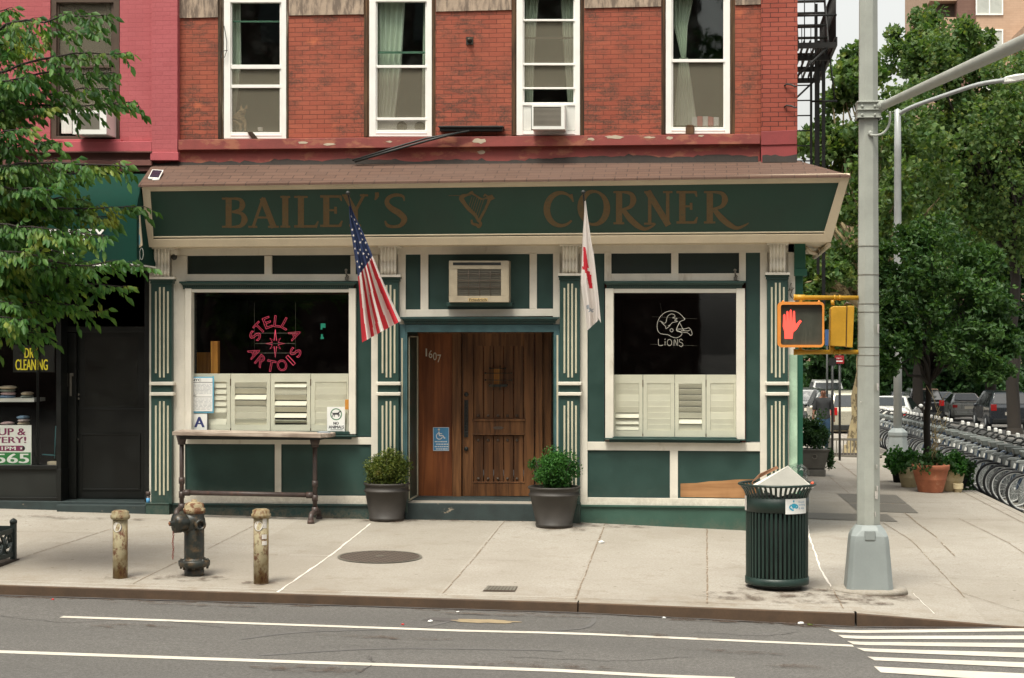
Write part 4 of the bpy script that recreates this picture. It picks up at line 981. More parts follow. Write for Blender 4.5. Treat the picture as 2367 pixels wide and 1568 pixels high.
mb.build('black_edge', M['ink'], ga); mb = MB(); put_text(mb, 'A', 450, 964, 472, 988, .0115, 0, bold=.008); mb.build('letter', M['navy'], ga)
na = card('no_animals_sign', 'white sign reading NO ANIMALS below a green ring with a dog', 'sign', 756, 941, 797, 1001, .012, M['paper'])
mb = MB(); put_text(mb, 'NO', 771, 975.5, 782.5, 982, .0115, 0, bold=.003); put_text(mb, 'ANIMALS', 760, 984, 795, 991, .0115, 0, bold=.0025)
mb.q(764, 993.2, 792, 994.4, .011, .0118); mb.q(768, 996.6, 792, 997.6, .011, .0118)
for pts, w_ in [([(769, 957), (784, 956.5)], 4.2), ([(770, 958), (768.5, 963.5)], 1.8), ([(773, 958), (773, 963.5)], 1.5), ([(781, 958), (783, 963.5)], 1.8), ([(784, 958), (786.5, 963)], 1.4), ([(782, 955), (786, 951.5), (788.5, 953)], 2.8), ([(769.5, 956), (766, 952.5)], 1.2)]:
    stroke(mb, pts, w_, fn=lambda u, v, o: P(u, v, .0112-o*.3), nrm=(0, -1, 0))
mb.build('lettering', M['ink'], na)
mb = MB(); c = P(777, 958, .011); mb.ribbon([c+Vector((.078*cos(a), 0, .078*sin(a))) for a in [2*pi*i/28 for i in range(28)]], .014, (0, -1, 0), closed=True); mb.build('green_ring', pm('ring_green', sr(60, 120, 84), .6, .05, 5, 0), na)
mb = MB(); mb.q(797.5, 924, 806, 947, -.06, .0); tag(mb.build('wooden_block', M['wood_amber']), 'small brown wooden block on the right edge of the left shop window', 'block')

# ---------------------------------------------------------------- doorway
YD = .90
door_c1, door_c2 = sr(116, 66, 36), sr(64, 36, 22)
M['door'] = wood('door_wood', sr(140, 96, 60), sr(92, 62, 40), 'z', .55, .45, sr(150, 132, 108), .26)
M['door2'] = wood('door_wood_red', sr(158, 94, 54), sr(118, 68, 40), 'z', .35, .45, sr(160, 138, 112), .22)
M['stud'] = pm('iron_stud', sr(92, 78, 66), .45, .15, 9, .1)
entry = thing('entrance', (X(1110, .45), .45, 0), 'recessed wooden entrance doorway framed in teal and green between two planters', 'doorway')
mb = MB()
mb.q(937, 750, 1281, 768, -.07, .06); mb.q(924, 750, 937, 1162, -.075, .06); mb.q(937, 768, 941, 1162, -.07, YD); mb.q(1281, 768, 1285, 1162, -.07, YD); mb.q(1281, 750, 1294, 1162, -.075, .06)
mb.q(921, 750, 927, 1166, -.06, .06)
mb.build('door_frame', M['teal'], entry, bev=.004)
mb = MB(); mb.q(927.5, 782, 931, 1158, -.079, -.07); mb.q(1286.5, 775, 1290.5, 1150, -.079, -.07)
x = X(941)+.014
for a, b, y0, y1 in ((777, 1157, .05, .08), (777, 1157, YD-.11, YD-.06)):
    mb.box(x, x+.012, y0, y1, Z(b, 941), Z(a, 941))
mb.box(x, x+.012, .05, YD-.06, Z(780, 941), Z(777, 941)); mb.box(x, x+.012, .05, YD-.06, Z(1159, 941), Z(1155, 941))
mb.build('cream_moulding', M['flute'], entry)
mb = MB(); mb.box(X(937), X(941)+.014, -.05, YD, 0.1, Z(768, 941)); mb.box(X(1281)-.012, X(1285), -.05, YD, .1, Z(768, 1281)); mb.each('reveal', M['green'], entry)
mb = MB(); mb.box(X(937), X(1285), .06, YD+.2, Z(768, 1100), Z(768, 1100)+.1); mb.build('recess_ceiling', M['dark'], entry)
sp = MB(); sp.q(960, 760, 1003, 1150, YD-.03, YD+.04); sp.q(1003.4, 760, 1045, 1150, YD-.033, YD+.04); sp.build('side_panel', M['door2'], entry, bev=.002)
sp = MB(); sp.q(960, 1147, 1047, 1162, YD-.05, YD+.04); sp.q(1045.3, 760, 1066, 1160, YD-.10, YD+.05); sp.q(1237.5, 760, 1254, 1160, YD-.10, YD+.05); sp.q(1254.4, 760, 1275, 1160, YD-.04, YD+.05); sp.q(960, 752, 1275, 771, YD-.11, YD+.05); sp.build('door_post', M['door'], entry, bev=.003)
dr = MB()
dr.q(1069, 770, 1094, 1147, YD-.03, YD+.03); dr.q(1211, 770, 1234.5, 1147, YD-.03, YD+.03)
dr.q(1094, 974, 1211, 1003, YD-.034, YD+.02); dr.q(1094, 1118, 1211, 1147, YD-.034, YD+.02); dr.q(1094, 770, 1211, 800, YD-.034, YD+.02)
for k in range(5):
    a = 1094.5+23.2*k
    for va, vb in ((800, 971), (1007, 1115)): dr.q(a+.9, va, a+22.3, vb, YD+.012, YD+.03)
dr.q(1091, 969, 1214, 974, YD-.055, YD); dr.q(1092, 1003, 1213, 1006, YD-.045, YD); dr.q(1092, 1114, 1213, 1117.5, YD-.04, YD)
dd = dr.build('door', M['door'], entry, bev=.003)
mb = MB()
for v in (961.5, 1018, 1107):
    for u in (1105.5, 1128.4, 1151, 1173, 1195): mb.lathe([(.022, 0), (.019, .012), (.01, .02), (0, .022)], Matrix.Translation(P(u, v, YD+.012)) @ FACE, 10)
mb.each('door_stud', M['stud'], dd)
mb = MB(); y = YD-.05
for u in (1140, 1156): mb.tube([P(u, 845, y), P(u, 903, y)], .006, 6)
for v, a, b in ((852, 1132, 1168), (863, 1122, 1182), (879, 1122, 1182), (890, 1131, 1172)): mb.tube([P(a, v, y+.008), P(b, v, y+.008)], .006, 6); mb.ball(P(a, v, y+.008), .014, 8); mb.ball(P(b, v, y+.008), .014, 8)
mb.q(1130, 889, 1172, 894.5, YD-.05, YD-.01); mb.build('iron_grille', M['iron'], dd)
mb = MB(); mb.q(1141, 851, 1158, 889, YD+.002, YD+.01); mb.build('peep_shutter', M['wood_amber'], dd)
mb = MB(); mb.q(1073, 925, 1082, 1011, YD-.05, YD-.03); n = 12
for k in range(n): mb.ball(P(1077.5, 930+76*k/(n-1), YD-.055), .018, 8, 0, 0, (1, .7, 1.2))
mb.build('handle', M['black'], dd)
mb = MB()
for v in (912, 1038): mb.lathe([(.03, 0), (.034, .015), (.028, .03), (0, .036)], Matrix.Translation(P(1078, v, YD-.03)) @ FACE, 14)
mb.build('lock', M['black'], dd)
mb = MB(); mb.poly([(1138, 989), (1145, 986), (1158, 986), (1165, 989), (1158, 993), (1145, 993)], YD-.042, YD-.03); mb.build('letter_slot', M['stud'], dd)
mb = MB(); mb.q(1067, 1148, 1237, 1157.5, YD-.02, YD+.02); mb.build('door_sweep', M['black'], dd)
mb = MB()
for ch, u, v in (('1', 984, 806), ('6', 991, 810), ('0', 1001, 815), ('7', 1011, 820)):
    put_text(mb, ch, u, v, u+(3 if ch == '1' else 8.5), v+18, YD-.036)
mb.build('house_number', pm('number_metal', sr(214, 208, 190), .5, .05, 5, 0), entry)
asn = thing('accessibility_sign', P(1019, 1042, YD-.04), 'blue wheelchair symbol sign on the wooden panel left of the door', 'sign')
mb = MB(); mb.q(1001, 988, 1038, 1042.5, YD-.042, YD-.036); mb.build('sign_plate', M['blue'], asn)
mb = MB(); y = YD-.044; F_ = lambda u, v, o: P(u, v, y-o*.2)
for pts, w_ in [([(1014.5, 998), (1016, 1007), (1023.5, 1007.5), (1027, 1013), (1029, 1012)], 2.6), ([(1016, 1002.5), (1022, 1003)], 2), ([(1013, 1001.5), (1009, 1006), (1009.5, 1012), (1014, 1015.5), (1019.5, 1014.5), (1022.5, 1010.5)], 2.2)]: stroke(mb, pts, w_, 5, fn=F_, nrm=(0, -1, 0))
mb.lathe([(0, 0), (.017, 0), (.017, .001), (0, .001)], Matrix.Translation(P(1014.5, 993.5, y)) @ FACE, 12)
r = random.Random(8)
for v in (1020, 1026, 1031.5, 1037):
    u = 1004+r.uniform(0, 4)
    while u < 1034: wv = r.uniform(3, 7); mb.q(u, v, min(u+wv, 1036), v+2.4, y, y+.001); u += wv+1.2
for q in ((1001, 988, 1038, 989), (1001, 1041.5, 1038, 1042.5), (1001, 988, 1002, 1042), (1037, 988, 1038, 1042)): mb.q(*q, y, y+.001)
mb.build('symbol', M['paper'], asn, fix=False)
mb = MB(); xa, xb = X(937), X(1294)
mb.box(xa, xb, -.04, YD, -.2, Z(1164, 1100)); mb.box(X(941), X(1281), .35, YD+.05, Z(1164, 1100), Z(1160, 1100))
M['stepm'] = pm('chipped_step', sr(46, 58, 58), .7, .2, 6, .2, c2=sr(168, 152, 130), cover=.3, s2=3.4, soft=.04, v2=(1, 1, 2))
mb.build('entrance_step', M['stepm'], entry, bev=.012)
mb = MB(); mb.box(xa+.01, xb-.01, -.02, YD, Z(1163.9, 1100), Z(1163.9, 1100)+.004); mb.build('step_top', M['conc'], entry)

# ---------------------------------------------------------------- AC over the door, camera, lamp brackets
acd = ac_unit('air_conditioner', 'old framed air conditioner with a dark grille above the entrance door', 1038, 603, 1176, 699, 1057, 622, 1158, 684, -.30, .04, None, pm('aged_white_metal', sr(168, 156, 134), .5, .1, 5, .1, c2=sr(124, 106, 84), cover=.3, s2=7), 14, pm('dark_louvre', sr(88, 84, 72), .6, .1, 6, 0))
mb = MB()
for u in (1083, 1108, 1133): mb.tube([P(u, 622, -.31), P(u, 684, -.31)], .004, 5)
for v in (634, 649, 664): mb.tube([P(1057, v, -.311), P(1158, v, -.311)], .004, 5)
mb.q(1047, 607, 1158, 613.5, -.303, -.29, 1); mb.build('guard_bar', [M['stud'], M['black']], acd)
mb = MB(); mb.q(1083, 689.5, 1127, 697, -.304, -.3); lb = mb.build('label_plate', pm('tan_plate', sr(190, 164, 110), .6, .05, 5, 0), acd)
mb = MB(); put_text(mb, 'Friedrich', 1085, 690.3, 1125, 696.3, -.305, 0, bold=.002); mb.build('lettering', M['ink'], lb)
mb = MB(); mb.q(1032, 699, 1184, 708, -.16, .0); mb.build('bracket', M['green'], acd, bev=.004)
sc_ = thing('security_camera', P(403, 583, -.1), 'small white and black security camera tucked under the left end of the sign', 'camera')
mb = MB(); mb.q(393, 578, 410, 590, -.16, -.04); mb.build('mount', M['white'], sc_, bev=.006)
mb = MB(); mb.ball(P(402.5, 594, -.13), .045, 14, 0, 0, (1, 1, 1.1)); mb.build('lens_dome', M['black'], sc_)
for u, lab in ((801, 'small metal spotlight bracket above the left shop window'), (1700, 'small metal spotlight bracket above the right shop window')):
    mb = MB(); mb.tube([P(u, 642, -.07), P(u, 634, -.12), P(u-1, 627, -.12)], .012, 6); mb.ball(P(u-1, 625, -.13), .022, 8); mb.q(u-4, 640, u+4, 648, -.09, -.05); mb.tube([P(u-3, 630, -.1), P(u+5, 640, -.11)], .007, 5)
    tag(mb.build('light_bracket', M['tin']), lab, 'bracket')
mb = MB(); mb.tube(sm([P(1829, 655, -.06), P(1826, 665, -.12), P(1831, 672, -.12), P(1827, 682, -.1), P(1832, 690, -.06)], 4), .008, 6); mb.ball(P(1829, 668, -.12), .03, 8); mb.tube([P(1822, 672, -.1), P(1836, 666, -.12)], .01, 6)
tag(mb.build('hose_bib', M['tin']), 'small metal fixture on the white corner board above the walk signal', 'fixture')
so_ = thing('solar_lamp', P(360, 410, -.6), 'small solar panel lamp standing on the left end of the shingle roof', 'lamp')
rpn = (rp[1]-rp[0]).cross(rp[3]-rp[0]).normalized(); rpn = rpn if rpn.z > 0 else -rpn
mb = MB(); q = [P(342.5, 411, -.72), P(368, 412.5, -.72), P(378, 393.5, -.45), P(352, 392, -.45)]; mb.prism(q, (0, 0, -.02)); mb.build('panel_frame', M['plasticw'], so_)
c = sum(q, Vector())/4; mb = MB(); mb.prism([c+(p-c)*.84+Vector((0, -.004, .003)) for p in q], (0, 0, -.005)); mb.build('solar_cell', pm('solar_cell', sr(26, 32, 48), .3, .1, 5, 0), so_)
mb = MB(); mb.ball(P(360, 416, -.7), .035, 8, 0, 0, (1.6, 1, .7)); mb.tube([c, c+Vector((0, .02, -.09))], .01, 6); mb.build('lamp_head', M['plasticw'], so_)

# ---------------------------------------------------------------- flags
def flag(name, label, rows, cols, Lf, Rf, yf, matf, mats, tip, base):
    t = thing(name, P(*base, -.1), label, 'flag')
    a, b = P(tip[0], tip[1], -1.5), P(base[0], base[1], -.10)
    mb = MB(); mb.tube([a, b], .012, 8); mb.build('pole', M['black'], t)
    mb = MB(); mb.ball(a+(a-b).normalized()*.02, .03, 10); mb.build('finial', M['black'], t)
    mb = MB(); mb.tube([b+(a-b).normalized()*.12, b], .02, 8); mb.box(b.x-.035, b.x+.035, b.y, b.y+.06, b.z-.07, b.z+.05); mb.build('pole_bracket', M['tin'], t)
    mb = MB(); vs = []
    for j in range(rows+1):
        s = j/rows; l, r = Lf(s), Rf(s)
        for i in range(cols+1):
            q = i/cols; vs.append(P(l[0]+(r[0]-l[0])*q, l[1]+(r[1]-l[1])*q, yf(s, q)))
    mb.v = vs
    for j in range(rows):
        for i in range(cols):
            mb.f.append([j*(cols+1)+i, (j+1)*(cols+1)+i, (j+1)*(cols+1)+i+1, j*(cols+1)+i+1]); mb.m.append(matf((j+.5)/rows, (i+.5)/cols)); mb.sm.append(True)
    c = mb.build('cloth', mats, t, fix=False); return t, c
def pl(tab):
    def f(s):
        n = len(tab)-1; k = min(int(s*n), n-1); g = s*n-k
        p0, p1, p2, p3 = tab[max(k-1, 0)], tab[k], tab[k+1], tab[min(k+2, n)]
        return tuple(.5*((2*p1[j])+(-p0[j]+p2[j])*g+(2*p0[j]-5*p1[j]+4*p2[j]-p3[j])*g*g+(-p0[j]+3*p1[j]-3*p2[j]+p3[j])*g**3) for j in (0, 1))
    return f
def cloth(name, c):
    m = bpy.data.materials.new(name); t = NT(m); t.col(c); t.b.inputs['Roughness'].default_value = .85
    tr = t.n('ShaderNodeBsdfTranslucent'); tr.inputs[0].default_value = (*c, 1); mx = t.n('ShaderNodeMixShader'); mx.inputs[0].default_value = .3
    t.l(t.b.outputs[0], mx.inputs[1]); t.l(tr.outputs[0], mx.inputs[2]); t.l(mx.outputs[0], t.out.inputs[0])
    t.bump(t.noise(240, 2), .15, .002); return m
fr_, fw_, fb_ = cloth('flag_red', sr(204, 44, 58)), cloth('flag_white', sr(232, 224, 218)), cloth('flag_blue', sr(44, 58, 96))
Lp = pl([(807, 477), (809, 520), (815, 562), (822, 608), (829, 655), (832, 704), (834, 750), (837, 792)])
Rp = pl([(810, 475), (822, 503), (838, 535), (852, 568), (866, 603), (885, 650), (906, 697), (927, 742)])
yfold = lambda s, q: -1.46+.12*s+(.015+.12*s)*sin(q*2*pi*2.6+1.2+s*1.5)*(.5+.5*s)+.03*sin(s*9)
def usm(s, q):
    if s < .535-.0*q: return 2
    k = q*10+.35*sin(q*9+s*3); return 0 if int(k) % 2 == 0 else 1
us, uc = flag('us_flag', 'furled stars and stripes flag hanging from a slanted pole left of the entrance', 70, 64, Lp, Rp, yfold, usm, [fr_, fw_, fb_], (804.5, 449), (848, 645))
mb = MB(); r = random.Random(4); k = 0
for s in [.1+.048*i for i in range(10)]:
    nn = 1+int(s*6.4)
    for j in range(nn):
        q = (j+.5+(.25 if k % 2 else -.1))/nn; k += 1
        if not .08 < q < .93: continue
        l, rr = Lp(s), Rp(s); c = P(l[0]+(rr[0]-l[0])*q, l[1]+(rr[1]-l[1])*q, yfold(s, q)-.006); R_ = .021; ro = r.uniform(-.4, .4)
        pts = [c+Vector((R_*(1 if i % 2 == 0 else .42)*sin(i*pi/5+ro)*.85, 0, R_*(1 if i % 2 == 0 else .42)*cos(i*pi/5+ro))) for i in range(10)]
        mb.add(pts+[c], [(i, 10, (i+1) % 10) for i in range(10)])
mb.build('star', fw_, uc, fix=False)
Lq = pl([(1351, 466), (1350, 500), (1347, 540), (1345.5, 575), (1344, 615), (1343, 655), (1349, 700), (1354, 735), (1357, 765)])
Rq = pl([(1354, 464), (1359, 505), (1365, 545), (1371, 585), (1375, 625), (1378, 660), (1382, 690), (1384, 715), (1384, 740)])
y2 = lambda s, q: -1.44+.16*s+.06*s*sin(q*2*pi*1.7+s*2)+.02
def wm(s, q):
    u = q; 
    if .36 < s < .66 and abs(q-(.22+.9*(s-.36)+(.16 if s > .52 else 0)-(.1 if .5 < s < .54 else 0))) < .17*(1-abs(s-.5)*3.6)+.03: return 1
    if .81 < s < .87 and abs(q-.45-(s-.84)*4) < .07: return 2
    if .775 < s < .81 and .15 < q < .36: return 2
    if .83 < s < .85 and .25 < q < .62: return 2
    return 0
wf, wc = flag('white_flag', 'limp white flag with a red emblem on a slanted pole right of the entrance', 90, 40, Lq, Rq, y2, wm, [fw_, fr_, M['inklt']], (1348.5, 447), (1366, 645))
mb = MB(); pts = [P(1371, 575, -1.41), P(1384, 690, -1.33), P(1389, 747, -1.30), P(1378, 725, -1.31), P(1370, 640, -1.37)]; mb.prism(pts, (0, .006, 0)); mb.build('loose_fold', fw_, wc)

# ---------------------------------------------------------------- standing table of pipes
tb = thing('standing_table', (X(580, -.4), -.4, zs(X(580), -.4)), 'long grey plank bar table on black pipe legs under the left window', 'table')
M['plank'] = wood('grey_plank', sr(196, 182, 168), sr(150, 136, 122), 'x', .8, .8)
yb, yf = -.22, -.74
mb = MB(); a, b = P(398, 997.5, yf), P(741, 1003.5, yf); zt0, zt1 = a.z, b.z
xb0 = X(405, yb); xr = X(768, -.5)
pts = [(a.x, yf, zt0), (b.x, yf, zt1), (xr, yf+.16, zt1), (xr+.01, yb-.1, zt1), (xr-.05, yb, zt1), (a.x-.02, yb, zt0)]
mb.prism(pts, (0, 0, -.055)); tt = mb.build('tabletop', M['plank'], tb, bev=.006)
mb = MB(); mb.box(a.x+.08, b.x-.02, yf+.1, yb-.05, zt0-.115, zt0-.058); mb.build('under_frame', M['black'], tb)
for u, vf in ((420, 1185), (728, 1201)):
    x = X(u, -.45); zg = zs(x, -.5); zt = zt0-.06 if u < 500 else zt1-.06
    mb = MB(); yl = -.45
    mb.tube([(x, yl, zt-.04), (x, yl, zg+.14)], .033, 12)
    mb.tube([(x, yl, zt), (x, yl, zt-.13)], [.085, .05], 12); mb.tube([(x, yl, zt-.1), (x, yl, zt-.14)], .055, 12)
    for h in (.28, .48): mb.tube([(x, yl, zg+h), (x, yl, zg+h+.09)], .043, 12)
    mb.tube([(x, yl, zg+.2), (x, yl, zg+.1)], .046, 12)
    for s in (-1, 1): mb.tube(sm([Vector((x, yl, zg+.13)), Vector((x, yl+s*.15, zg+.13)), Vector((x, yl+s*.24, zg+.10)), Vector((x, yl+s*.27, zg+.02)), Vector((x, yl+s*.27, zg))], 4), .038, 10); mb.tube([(x, yl+s*.27, zg+.04), (x, yl+s*.27, zg-.01)], .048, 10)
    mb.build('leg', M['pipe'], tb)
mb = MB(); xa, xc = X(420, -.45), X(728, -.45); za, zc = Z(1139, 420, -.45), Z(1145, 728, -.45)
mb.tube([(xa, -.45, za), (xc, -.45, zc)], .034, 12)
for x_, z_, s in ((xa, za, 1), (xc, zc, -1)): mb.tube([(x_+s*.02, -.45, z_), (x_+s*.12, -.45, z_)], .045, 12)
mb.build('stretcher', M['pipe'], tb)
mb = MB(); mb.box(X(733, -.5), X(752, -.5), -.5, -.3, zt1+.002, zt1+.014); mb.box(X(735, -.5), X(765, -.5), -.55, -.52, zt1+.002, zt1+.016)
tag(mb.build('folded_paper', M['inklt']), 'thin grey folded sheet lying on the right end of the table', 'paper')
# ---------------------------------------------------------------- left neighbour: pink painted building
lb_ = thing('pink_building', (X(180), 0, .05), 'pink painted brick building with a dry cleaner shop and dark green awning at street level', 'building')
XA = -16.0; XB = X(410.5)
M['pinkp'] = pm('pink_masonry_paint', sr(176, 84, 90), .7, .1, 3, .2, c2=sr(160, 66, 70), cover=.2, s2=4, soft=.1)
M['brownp'] = pm('brown_cornice', sr(110, 70, 62), .7, .15, 4, .2, c2=sr(70, 48, 42), cover=.35, s2=4, soft=.1, v2=(.5, 1, 2))
mb = MB(); z0 = Z(392, 200); mb.box(XA, X(116), 0, .3, z0, ZT+.5); mb.box(X(277), XB-.003, 0, .3, z0, ZT+.5); mb.box(X(116), X(277), 0, .3, z0, Z(324, 200)); mb.box(X(116), X(277), 0, .3, Z(-15, 200), ZT+.5)
mb.box(XA, XA+.3, .3, 14, -.3, ZT+.5); mb.box(XA, XB-.003, 13.7, 14, -.3, ZT+.5); mb.box(XA, XB-.003, 0, 14, ZT+.5, ZT+.8); mb.box(XB-.303, XB-.003, .3, 14, z0, ZT+.5)
mb.build('brick_wall', M['pinkbrick'], lb_)
mb = MB(); mb.q(351, -300, 410, 352, -.12, .0); mb.build('pier', M['pinkbrick'], lb_)
mb = MB(); mb.q(347, 352, 412, 371, -.15, 0); mb.q(-400, 327, 350.5, 350, -.12, .02); mb.q(108, 322, 280, 328, -.08, .02); mb.build('window_ledge', M['pinkp'], lb_, bev=.006)
mb = MB(); mb.q(-400, 350, 350.5, 353, -.16, .02); mb.q(-400, 353, 350.5, 370, -.05, .02); mb.q(-400, 370, 350, 383, -.14, .02); mb.q(-400, 383, 350, 396, -.1, .1); mb.build('shop_cornice', [M['brownp']], lb_, bev=.004)
wf_ = MB(); wf_.q(117, -16, 130, 324, .02, .2); wf_.q(263, -16, 276, 324, .02, .2); wf_.q(130, -16, 263, 6, .02, .2); wf_.q(130, 315, 263, 324, .02, .2); wf_.q(130, 150, 263, 157, .06, .12); wf_.q(130, 6, 136, 315, .06, .14); wf_.q(257, 6, 263, 315, .06, .14)
M['brownframe'] = pm('brown_window_frame', sr(78, 62, 50), .6, .12, 4, .1)
wn = wf_.build('window', M['brownframe'], lb_, bev=.004)
mb = MB(); mb.q(136, 6, 257, 315, .1, .104); mb.build('pane', M['glass'], wn)
mb = MB(); mb.q(136, 6, 257, 285, .09, .091); mb.build('insect_screen', M['mesh'], wn)
room(X(110), X(280), .21, 2.5, 4.9, 8.4, lb_)
ac_unit('air_conditioner', 'white air conditioner behind tree leaves in the window of the pink building', 168, 256, 246, 311, 178, 262, 230, 300, -.42, .2, [(142, 263, 166, 309), (247.5, 262, 259, 309)])
# awning
M['awn'] = pm('awning_canvas', sr(18, 54, 45), .9, .08, 2, .08, c2=sr(12, 36, 31), cover=.3, s2=2, soft=.2, v2=(1, 1, .3), spec=.15)
aw = tag(bpy.data.objects.new('awning', None), None); COL.objects.link(aw)
bpy.data.objects.remove(aw)
YA = -1.05; xe = P(316, 500, YA).x
prof = [(Z(398, 300, -.05), -.05), (Z(398, 300, -.3)+.0, -.3)]
zt = Z(402, 300, -.06); zb = Z(613, 300, YA)
pts = [(zt, -.04)]+[(zt-.02-(.62)*(1-cos(a)), -.04-(1.01)*sin(a)) for a in [pi/2*i/9 for i in range(1, 10)]]+[(zb, YA)]
mb = MB(); vs = []; xsA = rng(-16, xe, 30)
for z, y in pts:
    for i, x in enumerate(xsA): vs.append((x, y+.006*sin(i*1.7), z))
n = len(xsA); mb.add(vs, [(j*n+i, (j+1)*n+i, (j+1)*n+i+1, j*n+i+1) for j in range(len(pts)-1) for i in range(n-1)], 0, True)
mb.add([(xe, y, z) for z, y in pts]+[(xe, -.04, zb)], [tuple(range(len(pts)+1))]); aw = mb.build('awning', M['awn'], lb_, fix=False)
mb = MB(); mb.box(-16, xe, YA-.012, YA+.02, zb-.012, zb+.018); mb.box(xe-.01, xe+.015, YA, -.04, zb-.012, zb+.012); mb.build('awning_rail', M['winwhite'], aw)
mb = MB(); put_text(mb, 'FREE DELIVERY', 3, 530, 241, 555, YA-.012, 0, bold=.006); put_text(mb, '7AM - 7PM', 15, 570, 169, 592, YA-.012, 0, bold=.006); mb.build('awning_lettering', M['winwhite'], aw)
# storefront
M['sdark'] = pm('black_storefront_paint', sr(17, 20, 18), .4, .2, 3, .05)
M['sdark2'] = pm('dark_lower_panel', sr(28, 31, 27), .6, .2, 3, .1)
mb = MB(); zc = z0+.02
mb.box(X(-400), X(345), .05, .3, Z(620, 200), zc)                     # header
mb.q(-400, 1076, 133, 1085, .02, .35); mb.q(130, 620, 141, 1160, .03, .3); mb.q(133, 1085, 141, 1160, .0, .3)
mb.q(141, 770, 176, 1155, .32, .42); mb.q(334, 620, 345, 1160, -.02, .3); mb.q(-400, 1150, 133, 1158, .02, .3); mb.q(141, 755, 334, 768, .3, .45); mb.q(84, 620, 90, 1076, .10, .14)
mb.build('storefront_frame', M['sdark'], lb_, bev=.003)
mb = MB(); mb.q(-400, 1085, 130, 1150, .06, .3); mb.build('lower_panel', M['sdark2'], lb_)
dm = MB(); dm.q(178, 768, 334, 946, .40, .44); dm.q(178, 948, 334, 1153, .402, .44); dm.q(190, 1002, 320, 1006, .39, .42); dm.q(190, 1130, 320, 1134, .39, .42); dm.q(187, 1002, 191, 1134, .39, .42); dm.q(320, 1002, 324, 1134, .39, .42); dm.q(178, 945, 334, 948, .39, .44)
sdo = dm.build('shop_door', M['sdark'], lb_, bev=.002)
mb = MB(); mb.q(196, 780, 318, 940, .394, .398); mb.build('door_glass', M['shopglass'], sdo)
mb = MB()
for u, v in ((181.5, 912), (181.5, 922), (179.5, 1016)): mb.lathe([(.018, 0), (.018, .01), (0, .013)], Matrix.Translation(P(u, v, .398)) @ FACE, 12)
for q in ((152, 863, 156, 894), (161, 863, 165, 916), (165, 863, 169, 870), (151, 934, 155, 963)): mb.q(*q, .30, .318)
mb.each('lock_plate', M['tin'], sdo)
mb = MB(); mb.box(XA, X(345), -.02, .5, -.2, Z(1159, 150)); mb.box(X(141), X(345), -.18, -.02, -.2, Z(1168, 240, -.18)); mb.build('shop_step', M['stepm'], lb_, bev=.01)
mb = MB(); mb.q(-400, 620, 130, 1076, .1, .105); mb.build('shop_glass', M['shopglass'], lb_)
room(-15.9, X(134), .3, 3.5, .4, 4.3, lb_)
mb = MB(); mb.q(30, 798, 126, 861, .13, .14); dcs = tag(mb.build('dry_cleaning_sign', M['black']), 'black hanging sign reading DRY CLEANING in yellow letters in the left shop window', 'sign')
mb = MB(); put_text(mb, 'DRY', 57, 805, 87, 827.5, .128, 0, bold=.003); put_text(mb, 'CLEANING', 36, 831, 110, 856, .128, 0, bold=.003); mb.build('lettering', em('lit_yellow_letters', sr(208, 190, 50), .35), dcs)
mb = MB(); mb.q(-60, 921, 79, 929.5, .16, .6); tag(mb.build('shelf', M['plasticw']), 'white shelf holding folded clothes inside the dry cleaner window', 'shelf')
cols = [sr(220, 200, 196), sr(140, 170, 200), sr(214, 180, 180), sr(150, 160, 150), sr(216, 196, 170)]
cm = [pm('folded_cloth', c, .9, .12, 8, .1) for c in cols]
def clothes(u, v, w_, n, lab, k):
    t = thing('folded_clothes', P(u, v, .35), lab, 'clothes', 'clothes stacked in the dry cleaner window'); r = random.Random(k)
    for i in range(n):
        mb = MB(); c = P(u+r.uniform(-3, 3), v-4-7*i, .35); hw = w_*25/FPX/2*r.uniform(.75, 1)
        mb.ball(c, 1, 14, 0, .08, (hw, .16, .028)); mb.build('garment', cm[(i+k) % 5], t)
clothes(18, 921, 44, 4, 'taller stack of pink and blue folded clothes on the shelf', 1); clothes(64, 921, 30, 2, 'low stack of grey folded clothes at the right end of the shelf', 3)
clothes(56, 983, 32, 3, 'beige folded clothes resting above the pickup sign', 4); clothes(14, 983, 30, 1, 'single low garment above the left of the pickup sign', 2)
ps = thing('pickup_sign', P(10, 1076, .12), 'white and green shop window sign with purple letters and the number 565', 'sign')
mb = MB(); mb.q(-110, 983, 72.5, 1075, .12, .13); mb.build('sign_board', M['paper'], ps)
mb = MB(); mb.q(-110, 1046, 71, 1074, .117, .12); mb.build('green_band', pm('sign_band_green', sr(30, 122, 56), .5, .05, 4, 0), ps)
mb = MB(); put_text(mb, 'PICKUP &', -68, 990, 59, 1006.5, .1185, 0, bold=.006); put_text(mb, 'DELIVERY!', -74, 1010, 60, 1024.5, .1185, 0, bold=.006); mb.q(-80, 1030.5, 52, 1043, .118, .12); mb.lathe([(0, 0), (.038, 0)], Matrix.Translation(P(52, 1036.7, .1182)) @ FACE, 14)
mb.build('purple_lettering', pm('purple_ink', sr(128, 36, 84), .6, .05, 4, 0), ps)
mb = MB(); put_text(mb, '8AM - 11PM', -70, 1032.5, 36, 1041, .116, 0, bold=.003); put_text(mb, '212-555-0565'[-3:], -10, 1049, 66, 1071, .1155, 0, bold=.009)
c = P(49, 1036.7, .116); mb.add([c+Vector((.024*(1 if i % 2 == 0 else .42)*sin(i*pi/5), 0, .024*(1 if i % 2 == 0 else .42)*cos(i*pi/5))) for i in range(10)]+[c], [(i, 10, (i+1) % 10) for i in range(10)])
mb.build('white_lettering', M['paper'], ps)
mb = MB(); mb.q(109, 1067.5, 131, 1076, .14, .3); tag(mb.build('cardboard_box', M['chip'], None, bev=.004), 'small tan box on the sill inside the dry cleaner window', 'box')
